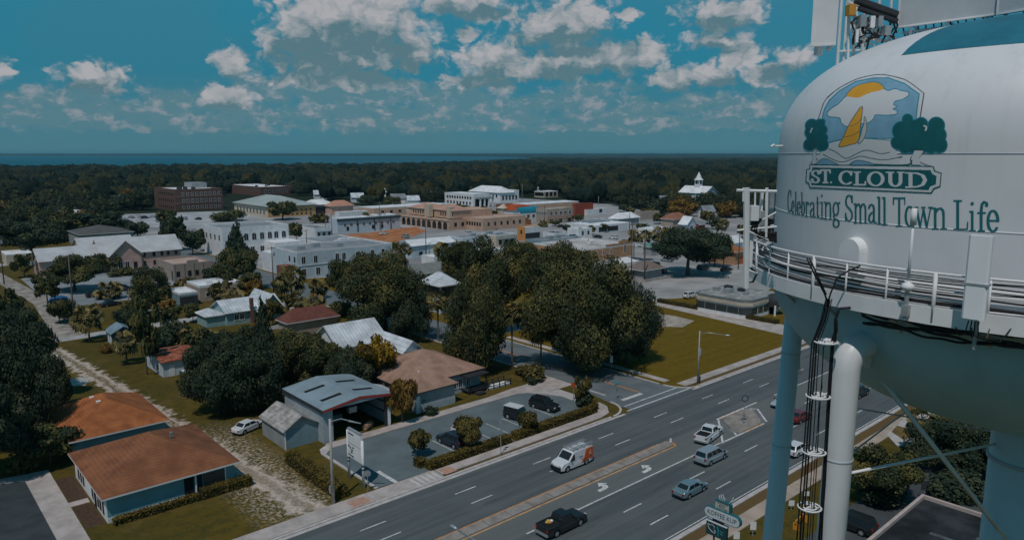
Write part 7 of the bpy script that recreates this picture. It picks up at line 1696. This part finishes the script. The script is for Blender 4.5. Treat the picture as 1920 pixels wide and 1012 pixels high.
    for sy in (-1, 1):
        link('headlight', vmesh((kind,'hl',sy), lambda: MB().box(L/2-.2, L/2+.015, sy*hw*.62-.17, sy*hw*.62+.17, zl-.08, zl+.08).mesh('headlight', HEADL)), o)
        link('taillight', vmesh((kind,'tl',sy), lambda: MB().box(-L/2-.02, -L/2+.12, sy*hw*.76-.1, sy*hw*.76+.1, zr_-.12, zr_+.14).mesh('taillight', TAILL)), o)
        xm = sp_['cab'][1]-.35 if sp_['cab'] else 1.2; zm = (sp_['cab'][2] if sp_['cab'] else 1.25)+.08
        link('mirror', vmesh((kind,'mi',sy), lambda: MB().box(xm-.09, xm+.09, sy*(hw+.08)-.1, sy*(hw+.08)+.1, zm, zm+.17).mesh('mirror', TRIM)), o)
        for xw in (sp_['wf'], sp_['wr']):
            def tyre():
                b_ = MB(); b_.tube([(0,-.11,0),(0,-.1,0),(0,.1,0),(0,.11,0)], [r*.85, r, r, r*.85], 18); return b_.mesh('wheel', BLACK, False)
            w_ = link('wheel', vmesh((kind,'wheel'), tyre), o, (xw, sy*(hw-.13), r))
            link('rim', vmesh((kind,'rim'), lambda: MB().tube([(0,-.118,0),(0,.118,0)], r*.6, 10).mesh('rim', CHROME)), w_)
    return o
def vat(kind, color, label, px, py, head, **k):
    c = P(px, py); return vehicle(kind, color, label, c.x, c.y, head, **k)
PI = math.pi
v = vehicle('van', 'white', 'white service van with an orange-red rear wrap and roof ladders, driving on the highway', 61.3, 57.6, PI, 'service_van', 'van', .014)
v = vehicle('pickup', 'black', 'black pickup truck carrying yellow things in its bed on the highway', 49.6, 47.9, 0, 'pickup_truck', 'pickup truck', .014)
cg = thing('yellow_bags', 'small heap of yellow and white bags lying in the bed of the black pickup', 'bags', (47.9, 47.9, 1.18))
for k, (x, y, m_) in enumerate(((0,0,PAINTY),(.32,.12,WHITE),(.1,.34,M('yellow_bag', (.65,.4,.08), .7, .1, 3)),(-.2,.22,MATS['yellow_bag']))):
    b_ = MB(); b_.lathe([(.02,0),(.17,.02),(.2,.12),(.13,.22),(.02,.26)], 10, (x,y)); b_.build('bag', m_, cg, True)
vehicle('sedan', 'silverblue', 'silver-blue sedan following the minivan on the highway', 65.9, 43.8, 0, 'moving_car', 'car', .014)
vehicle('minivan', 'silver', 'grey minivan passing the white pickup on the highway', 75.3, 47.2, 0, 'minivan', 'minivan', .014)
vehicle('pickup', 'white', 'white pickup truck waiting at the end of the median gap', 81.2, 51.4, .18, 'pickup_truck', 'pickup truck', .014)
vehicle('sedan', 'paleblue', 'pale blue car half hidden behind the left tower leg', 100.6, 51.2, PI, 'moving_car', 'car', .014)
vehicle('hatch', 'white', 'white hatchback driving away behind the feed cables of the tower', 85.3, 41.2, 0, 'moving_car', 'car', .014)
vehicle('sedan', 'red', 'dark red car barely visible between the tower leg and cables', 96.6, 46.6, 0, 'moving_car', 'car', .014)
vehicle('suv', 'black', 'black sport-utility car just right of the white tower leg', 113.5, 45.6, 0, 'moving_car', 'car', .014)
vehicle('suv', 'black', 'black sport-utility car parked at the right end of the car park', 72.8, 74.2, -1.42, 'parked_car', 'car', .012)
vehicle('jeep', 'black', 'black jeep with a white hard top in the car park', 67.0, 73.6, -1.35, 'parked_car', 'car', .012)
cc = P(872, 818); vehicle('hatch', 'white', 'white car mostly hidden behind the round tree in the car park', cc.x, cc.y, -1.5, 'parked_car', 'car', .012)
vehicle('suv', 'navy', 'dark blue car parked beside the weeping tree in the car park', 54.4, 72.6, 1.62, 'parked_car', 'car', .012)
vat('sedan', 'white', 'white car parked on the grass beside the grey tin shed', 466, 806, .35)
vat('suv', 'white', 'white car parked on the lawn side of the grey diner', 1294, 558, 0)
vat('sedan', 'paleblue', 'pale car partly hidden by the corner of the grey diner', 1318, 553, 0)
vat('suv', 'black', 'black sport-utility car in the street under the big right-hand oak', 1318, 505, -.1)
vat('sedan', 'black', 'black sedan beside the sport-utility car under the right-hand oak', 1362, 508, -.1)
vat('sedan', 'red', 'dark red car beside the shingled kiosk', 1243, 511, .4)
vat('suv', 'navy', 'dark car parked under the tree in the church car park', 233, 545, .2)
vat('sedan', 'black', 'black sedan in the shade by the palm in the church car park', 180, 556, .1)
vat('sedan', 'navy', 'dark blue car on the gravel left of the thin tree', 208, 573, .2)
vat('hatch', 'white', 'white car behind shrubs left of the blue cottage', 290, 592, .2)
vat('pickup', 'black', 'black pickup parked beside the garage row in the town', 602, 454, .1, name='parked_pickup', cat='pickup truck')
vat('suv', 'white', 'white van-like car near the earth lot', 682, 458, 1.2)
vat('suv', 'silver', 'silver car behind the white one near the earth lot', 660, 455, 1.2)
vat('suv', 'black', 'black car standing between the red wall and the showroom', 1098, 424, 0)
vat('sedan', 'black', 'black car in front of the tan two-storey block', 1052, 426, 0)
vat('suv', 'navy', 'dark blue car near the yellow corner shop', 1000, 456, 0)
vehicle('suv', 'black', 'dark parked car behind the feed cables beside the coffee shop', 71.5, 28.4, 1.57, 'parked_car', 'car', .014)
CP = [(232,412,'white'),(246,409,'silver'),(258,408,'white'),(272,410,'navy'),(285,408,'white'),(240,418,'black'),(262,416,'white'),(300,416,'silver'),(322,412,'white'),(345,412,'paleblue'),(372,412,'black'),(398,408,'white'),(140,417,'white'),(152,420,'silver')]
words = ['leftmost', 'second', 'third', 'fourth', 'fifth', 'sixth', 'seventh', 'eighth', 'ninth', 'tenth', 'eleventh', 'twelfth', 'thirteenth', 'last']
for k, (x, y, c_) in enumerate(sorted(CP)):
    o = vat('suv' if k % 2 else 'sedan', c_, f'{c_ if c_ != "paleblue" else "pale blue"} car, {words[k]} from the left in the lot before the brick office', x, y, rnd.choice([.4, 1.9]), group='cars in the lot before the brick office')
TC = [(575,470,'white'),(640,462,'silver'),(655,472,'white'),(705,468,'black'),(770,470,'white'),(880,440,'white'),(925,430,'silver'),(960,446,'navy'),(1030,440,'white'),(1075,446,'silver'),(1120,446,'black'),(1150,448,'white'),(1205,462,'white'),(1230,452,'silver'),(1190,512,'white'),(1225,500,'black'),(1250,490,'silver'),(1165,420,'white'),(1210,424,'silver'),(1255,430,'white'),(720,440,'white'),(760,446,'silver'),(470,472,'white'),(395,500,'silver')]
NM = {'white':'white','silver':'silver-grey','black':'black','navy':'dark blue'}
for k, (x, y, c_) in enumerate(TC):
    vat('suv' if k % 2 else 'sedan', c_, f'{NM[c_]} car, one of those left about the streets between the town-centre roofs', x, y, rnd.choice([0, 1.57, .05, 1.6]), group=f'{NM[c_]} cars in the town-centre streets')
t_ = thing('covered_boat', 'low shape under a bright blue tarp on the grass left of the thick-headed palm', 'tarp', tuple(P(110,566)), .3)
b_ = MB(); b_.tube([(-2.4,0,.5),(-1.2,0,.75),(.6,0,.8),(1.8,0,.6),(2.4,0,.3)], [.3,.8,.85,.6,.2], 10); b_.build('tarp', M('blue_tarp', (.02,.12,.28), .6, .2, 2), t_)

# ------------------------------------------------------------------ street furniture
def street_lamp(label, s_, t_, h, arm, mat=CONCPOLE):
    o = thing('street_lamp', label, 'street lamp', (s_, t_, 0))
    b_ = MB(); b_.tube([(0,0,0),(0,0,h)], [.16,.1], 10); b_.build('pole', mat, o, True)
    ax, ay, az_ = arm; b_ = MB(); b_.tube([(0,0,h-.35),(ax*.35,ay*.35,h+az_*.5),(ax,ay,h+az_)], .05, 8); b_.build('arm', STEEL, o, True)
    d = Vector((ax,ay,0)).normalized(); e = Vector((ax,ay,h+az_-.03))
    b_ = MB(); b_.tube([e-d*.1, e+d*.1, e+d*.55, e+d*.75], [.07,.13,.14,.05], 8); b_.build('lamp_head', STEEL, o, True)
    return o
c = P(1308, 718)
hh = bis(lambda z: PJ(c.x, c.y, z)[1]-620, 1, 30)
o = street_lamp('tall concrete street lamp at the corner of the green lawn with a long arm', c.x, c.y, hh, (1.9,-3.6,-.35))
b_ = MB(); b_.box(.15,.6,-.03,.03,hh*.52,hh*.66); b_.build('banner', PALEBLUE, o); b_ = MB(); b_.box(.15,.5,-.2,.1,.1,1.0); b_.build('control_box', DARKWALL, o)
c = P(880, 1040); 
c = P(846, 986, 9.6); o = street_lamp('street lamp at the bottom edge with only its arm and head in view', c.x, c.y-5.2, 9.6, (0, 4.6, .1), STEEL)
# tall pole beside the white sign
c = P(625, 945); hh = bis(lambda z: PJ(c.x, c.y, z)[1]-785, 1, 30)
o = thing('utility_pole', 'tall pale utility pole beside the tall white shop sign', 'utility pole', (c.x, c.y, 0))
b_ = MB(); b_.tube([(0,0,0),(0,0,hh)], [.19,.13], 10); b_.build('pole', CONCPOLE, o, True)
b_ = MB(); b_.tube([(0,0,hh-.3),(1.0,-.6,hh-.05),(2.2,-1.6,hh-.5)], .05, 8); b_.build('arm', STEEL, o); b_ = MB(); b_.tube([(1.6,-1.1,hh-.3),(2.6,-1.9,hh-.62)], [.12,.05], 8); b_.build('lamp_head', STEEL, o)
b_ = MB(); b_.box(-.2,.2,.18,.45,1.2,2.0); b_.build('meter_box', STEEL, o)
# tall white sign on two posts
a_, c_ = P(655, 896), P(682, 914)
o = thing('shop_sign', 'tall white shop sign board on two posts at the car park entrance', 'sign', (a_.x, a_.y, 0)); d = Vector((c_.x-a_.x, c_.y-a_.y, 0)); Ls = d.length; o.rotation_euler[2] = math.atan2(d.y, d.x)
for x_, h_ in ((0, 6.0), (Ls, 5.6)):
    b_ = MB(); b_.cyl(x_, 0, 0, h_, .16, .15, 10); b_.build('post', WHITE, o, True)
    for z_ in (2.15, 2.55):
        b_ = MB(); b_.cyl(x_, 0, z_, z_+.14, .19, .19, 10); b_.build('post_band', DARKWALL, o)
b_ = MB(); b_.box(.17, Ls-.17, -.14, .14, 2.9, 6.2); b_.build('sign_board', WHITE, o)
b_ = MB(); b_.box(.17, Ls-.17, -.16, .16, 6.2, 6.35); b_.build('sign_cap', STEEL, o); b_ = MB(); b_.box(.17, Ls-.17, -.155, -.141, 4.6, 4.66); b_.build('sign_rule', STEEL, o)
def text(txt, size, par, loc, rot, mat, ext=.006, name='lettering', width=None):
    cu = bpy.data.curves.new(name, 'FONT'); cu.body = txt; cu.size = size; cu.extrude = ext; cu.align_x = 'CENTER'; cu.align_y = 'CENTER'; cu.resolution_u = 3
    tmp = bpy.data.objects.new('tmp_text', cu); COL.objects.link(tmp); bpy.context.view_layer.update()
    dg = bpy.context.evaluated_depsgraph_get(); me = bpy.data.meshes.new_from_object(tmp.evaluated_get(dg)); bpy.data.objects.remove(tmp); bpy.data.curves.remove(cu)
    me.materials.clear(); me.materials.append(mat)
    ob = link(name, me, par, loc); ob.rotation_euler = rot
    if width:
        xs = [v.co.x for v in me.vertices]; k = width/(max(xs)-min(xs)); ob.scale = (k, 1, 1)
    return ob
INK = M('dark_sign_lettering', (.03,.05,.06), .6, 0)
# the board's wording is too small to read in the photo: dark bars of type stand in its lines
b_ = MB()
for x0, x1, z0, z1 in ((.28,.62,4.1,4.35),(.7,.95,4.0,4.2),(.95,1.35,3.75,3.95),(1.25,1.55,4.1,4.3),(.85,1.25,3.5,3.65),(.28,.6,3.12,3.3),(.68,1.0,3.1,3.26),(1.05,1.5,3.06,3.22),(.3,1.6,5.7,5.85)):
    x1 = min(x1, Ls-.25); b_.box(x0, x1, -.152, -.141, z0, z1)
b_.build('dark_type_lines', INK, o)
# stop sign seen from behind
c = P(690, 922); o = thing('stop_sign', 'stop sign seen from behind at the mouth of the car park', 'stop sign', (c.x, c.y, 0), R(-35))
b_ = MB(); b_.cyl(0, 0, 0, 2.3, .035, n=6); b_.build('post', STEEL, o)
b_ = MB(); b_.add([(.4*math.cos(R(22.5+45*k)), y, 2.2+.4*math.sin(R(22.5+45*k))) for y in (.04,.06) for k in range(8)], [tuple(range(7,-1,-1)), tuple(range(8,16))]+[(k,(k+1)%8,8+(k+1)%8,8+k) for k in range(8)]); b_.build('sign_plate', M('sign_back', (.3,.33,.34), .5, .05, 1, metal=.3), o)
b_ = MB(); b_.add([(.39*math.cos(R(22.5+45*k)), y, 2.2+.39*math.sin(R(22.5+45*k))) for y in (.0605,.07) for k in range(8)], [tuple(range(7,-1,-1)), tuple(range(8,16))]+[(k,(k+1)%8,8+(k+1)%8,8+k) for k in range(8)]); b_.build('sign_face', M('stop_red', (.4,.02,.02), .4, 0), o)
# barrel planter at the garage
c = P(690, 803); o = thing('wooden_barrel', 'brown barrel lying on its side in front of the metal garage', 'barrel', (c.x, c.y, .5), .55)
b_ = MB(); b_.tube([(-.9,0,0),(-.5,0,0),(.5,0,0),(.9,0,0)], [.42,.52,.52,.42], 14); b_.build('staves', M('barrel_wood', (.34,.2,.12), .85, .25, 3), o); b_ = MB()
for x_ in (-.55,.55): b_.tube([(x_-.05,0,0),(x_+.05,0,0)], .535, 14)
b_.build('hoop', DARKWALL, o)
# kerbside sign posts
def post_sign(label, px, py, ytop, plates, name='road_sign', cat='sign', face=0.):
    c = P(px, py); h = bis(lambda z: PJ(c.x, c.y, z)[1]-ytop, .3, 20); o = thing(name, label, cat, (c.x, c.y, 0), face)
    b_ = MB(); b_.cyl(0, 0, 0, h, .05, n=6); b_.build('post', STEEL, o)
    for (w_, z0, z1, m_) in plates:
        b_ = MB(); b_.box(-w_/2, w_/2, -.07, -.045, h*z0, h*z1); b_.build('sign_plate', m_, o)
    return o
SB = M('sign_back', (.3,.33,.34)); FACE = YAW-R(90)
post_sign('thin tall sign post between hedge and highway with a small grey plate', 939, 852, 787, [(.45,.84,1.0,SB),(.4,.6,.72,SB)], face=FACE)
post_sign('small sign post with a white plate in front of the big oak grove', 1146, 695, 666, [(.5,.55,1.0,WHITE)], face=FACE)
o = post_sign('street name post with teal blades at the corner of the side street', 1156, 748, 716, [(.5,.5,.68,SB)], 'street_name_sign', face=.2)
BZ_ = 2.3; b_ = MB(); b_.box(-.75,.75,-.02,.02,BZ_,BZ_+.24); b_.build('blade', M('teal_blade', (.05,.33,.36), .5, 0), o); b_ = MB(); b_.box(-.02,.02,-.7,.7,BZ_+.25,BZ_+.47); b_.build('blade', M('teal_blade', (.05,.33,.36)), o)
o = post_sign('stop sign with an orange-red plate beside the pruned tree', 1075, 752, 716, [(.7,.74,.98,M('stop_orange', (.5,.09,.03), .5, 0))], 'stop_sign', 'stop sign', FACE)
post_sign('short white delineator post on the median nose', 1257, 832, 821, [(.3,.3,1.0,WHITE)], 'delineator_post', 'post', FACE)
o = post_sign('round-topped sign post on the triangular traffic island', 1394, 796, 745, [(.35,.25,.42,SB)], face=FACE)
b_ = MB(); h_ = 4.0
cI = P(1394, 796); hI = bis(lambda z: PJ(cI.x, cI.y, z)[1]-745, .3, 20)
b_.tube([(.42*math.cos(R(15*k)), -.06, hI-.1+.42*math.sin(R(15*k))) for k in range(25)], .06, 5); b_.build('ring_plate', DARKWALL, o); b_ = MB(); b_.tube([(0,-.05,hI-.1),(0,-.075,hI-.1)], .3, 14); b_.build('ring_face', SB, o)
for lb, x, y, yt in (('white yard sign on the turf right of the coffee-cup sign', 1411, 1004, 977),('white yard sign low on the turf near the bottom edge beside the coffee-cup sign', 1380, 1020, 996),('white yard sign on the turf right of the left tower leg', 1483, 955, 937),('white yard sign beside the kerb behind the feed cables', 1512, 935, 920)):
    post_sign(lb, x, y, yt, [(.6,.45,1.0,WHITE)], 'yard_sign', 'yard sign', FACE)
o = post_sign('dark square sign on a post behind the coffee shop roof', 1732, 935, 900, [(.9,.5,1.0,DARKWALL)], 'dark_sign', 'sign', FACE)
# orange barrier by the coffee shop
c = P(1500, 985); o = thing('orange_barrier', 'orange barrier bar with two feet near the feed cables on the forecourt', 'barrier', (c.x, c.y, 0), .1)
OB = M('barrier_orange', (.65,.27,.03), .6, 0); b_ = MB(); b_.box(-1.3,1.3,-.06,.06,.75,1.05); b_.build('bar', OB, o)
for x_ in (-1.1, 1.1):
    b_ = MB(); b_.box(x_-.05,x_+.05,-.3,.3,0,.74); b_.build('foot', OB, o)
# utility poles of the town
def pole(label, x, yb, yt, arms=1, tr=0, r=.15, mat=WOODPOLE, group=None):
    c = P(x, yb); h = bis(lambda z: PJ(c.x, c.y, z)[1]-yt, 1, 40); o = thing('utility_pole', label, 'utility pole', (c.x, c.y, 0), .1)
    b_ = MB(); b_.tube([(0,0,0),(0,0,h)], [r*1.2, r*.8], 8); b_.build('pole', mat, o, True)
    for k in range(arms): b_ = MB(); b_.box(-1.2,1.2,-.07,.07,h-.5-k*.9,h-.36-k*.9); b_.build('crossarm', WOODPOLE, o)
    for k in range(tr): b_ = MB(); b_.cyl(.4-.8*k, -.3, h-2.6, h-1.6, .26, n=10); b_.build('transformer', STEEL, o)
for a_ in (('tall utility pole at the left edge before the cream house',8,533,440,2,1),('utility pole with transformers in front of the church west wing',68,558,478,1,2),('long thin utility pole rising in front of the dark church tree',141,616,478,1,0),
  ('bare pole stub on the grass beside the sandy lane',53,624,558,0,0),('tall utility pole in front of the white corner block',514,556,462,1,1),('utility pole right of the white corner block shop fronts',713,432,378,1,0),('tall dark utility pole before the white gabled roof',799,483,412,1,0),
  ('pole at the left of the long blue-grey block',623,452,401,1,0),('tall pole beside the garage row in the town',611,446,405,1,1),('utility pole in front of the grey bungalow roof',576,476,430,1,0),('pole in front of the tan warehouse wall',1103,474,448,0,0),('tall pole by the white showroom end wall',1180,437,392,1,0),
  ('pole before the tan two-storey block',1021,424,386,1,0),('pole right of the tan two-storey block',1063,423,392,0,0),('tall pale pole behind the vermilion shop',979,376,346,0,0),('pale pole among the trees right of the town hall',1016,362,340,0,0),('pale pole at the treeline above the long white roof',1061,372,350,0,0),
  ('pole in the car park right of the tan warehouse',1208,528,430,0,0),('thin pole by the car park of the diner',1183,540,418,1,0),('pole near the right-hand oak',1282,430,394,0,0),('pole beside the pale blue gabled house',1272,432,402,0,0),('pole in front of the far trees at right',1303,390,362,0,0),('pale pole at the treeline right of the red wall',1122,384,368,0,0),('pale pole at the treeline left of the cupola church',1144,372,352,0,0),
  ('tall pale pole left of the low white strip of roofs',670,384,364,0,0),('pale pole beside the low white strip',677,384,368,0,0),('pole at the treeline left of the town hall',808,380,358,0,0),('pole beside the orange-porched shop',1384,505,420,0,0),('tall pole beside the porch house',938,622,492,0,0)):
    pole(*a_, mat=WOODPOLE if a_[2] > 420 else CONCPOLE)
# coffee-shop pole sign
c = PD(1352, 962, 61.0); zt = c.z
so_ = Vector((c.x, c.y, 0))
o = thing('coffee_sign', 'coffee shop pole sign with a long rounded name board and a cup panel', 'sign', (so_.x, so_.y, 0), R(-90))
def sxz(px, py):
    r_ = ray(px, py); k = so_.x/r_.x                    # the board stands square across the highway
    return so_.y-r_.y*k, CH+r_.z*k
TEALS = M('sign_teal', (.02,.13,.15), .5, .1, 2); PANEL = M('sign_white', (.62,.66,.68), .5, .05, 2)
u0, z0 = sxz(1322, 956); u1, z1 = sxz(1390, 978); wB = (u1-u0); zc = (z0+z1)/2; hB = .52
def pill(w_, h_, y0, y1):
    pts = [(w_/2-h_+h_*math.cos(R(a)), h_*math.sin(R(a))) for a in range(-90, 91, 18)]+[(-w_/2+h_+h_*math.cos(R(a)), h_*math.sin(R(a))) for a in range(90, 271, 18)]
    b_ = MB(); b_.extrude_y(pts, y0, y1); return b_
uc = (u0+u1)/2
ob = pill(wB, hB, -.18, .18).build('name_board', TEALS, o); ob.location = (uc, 0, zc)
ob = pill(wB-.14, hB-.07, -.2, -.181).build('name_panel', PANEL, o); ob.location = (uc, 0, zc)
text('KOFFEE KUP', .62, o, (uc, -.206, zc), (R(90), 0, 0), INK, .004, 'lettering', wB*.8)
a1, b1 = sxz(1342, 936); a2, b2 = sxz(1366, 964)
b_ = MB(); b_.box(a1, a2, .0, .3, b2, b1); b_.build('upper_panel', M('cream_panel', (.5,.52,.45), .6, .05, 2), o)
b_ = MB(); b_.box(a1-.04, a2+.04, -.05, .35, b1+.001, b1+.08); b_.box(a2+.001, a2+.2, .02, .3, b2, b1); b_.build('upper_frame', TEALS, o)
um = (a1+a2)/2; hgt = b1-b2
for k, tx in enumerate(('WORLD\'S', 'BEST', 'COFFEE')): text(tx, .24, o, (um, -.008, b1-hgt*(.2+.25*k)), (R(90), 0, 0), INK, .004, 'small_lettering', (a2-a1)*(.8 if k != 1 else .5))
b_ = MB()
for k, (dx_, h_) in enumerate(((.25,.35),(.42,.5),(.62,.55),(.78,.35))): b_.tube([(a1+dx_, .15, b1+.08), (a1+dx_+.05, .15, b1+.08+h_*.5), (a1+dx_, .15, b1+.1+h_)], .045, 6)
b_.build('steam_rods', PANEL, o); b_ = MB(); b_.tube([(a2-.05,.15,b1+.05),(a2+.32,.15,b1+.75)], .05, 6); b_.build('spoon_rod', PANEL, o)
a3, b3 = sxz(1326, 973); a4, b4 = sxz(1363, 1004); b4 = b3-1.25
b_ = MB(); b_.box(a3, a4, -.12, .2, b4, b3); b_.build('cup_panel', M('dark_teal_panel', (.015,.06,.07), .4, .1, 2), o)
b_ = MB(); b_.box(a3-.05, a4+.05, -.16, .24, b3+.001, b3+.08); b_.build('panel_cap', PANEL, o)
def cupl(pts): return [(a3+(a4-a3)*x, -.135, b4+(b3-b4)*y) for x, y in pts]
b_ = MB(); b_.tube(cupl([(.08,.8),(.1,.62),(.16,.45),(.3,.3),(.46,.26)]), .025, 5); b_.tube(cupl([(.46,.26),(.47,.42),(.4,.5)]), .025, 5); b_.tube(cupl([(.1,.82),(.2,.74),(.3,.84),(.42,.74),(.4,.6)]), .02, 5); b_.build('cup_outline', PANEL, o)
b_ = MB(); b_.tube(cupl([(.55,.85),(.62,.5),(.6,.15)]), .07, 5); b_.tube(cupl([(.7,.6),(.85,.52)]), .03, 5); b_.tube(cupl([(.7,.4),(.82,.34)]), .03, 5); b_.build('cup_swirl', M('swirl_teal', (.03,.25,.26), .5, 0), o)
for x_ in (a3+(a4-a3)*.36, a3+(a4-a3)*.74):
    b_ = MB(); b_.tube([(x_, .05, 0), (x_, .05, b4-.001)], .09, 8); b_.build('post', DARKWALL, o)
b_ = MB(); b_.box((a3+a4)/2-.5, (a3+a4)/2+.6, -.02, .12, b3+.09, zc-hB*.9); b_.build('bracket', DARKWALL, o)
# ------------------------------------------------------------------ the humid air
HAZE = bpy.data.materials.new('haze'); HAZE.use_nodes = True; t = HAZE.node_tree; t.nodes.clear()
ho = t.nodes.new('ShaderNodeOutputMaterial'); hv_ = t.nodes.new('ShaderNodeVolumePrincipled'); t.links.new(hv_.outputs[0], ho.inputs['Volume'])
hv_.inputs['Color'].default_value = (.35, .8, .95, 1); hv_.inputs['Density'].default_value = .00006; hv_.inputs['Anisotropy'].default_value = .2
b_ = MB(); b_.box(-16000, 16000, -16000, 16000, -1, 62); struct('haze', b_, HAZE, 'stuff')
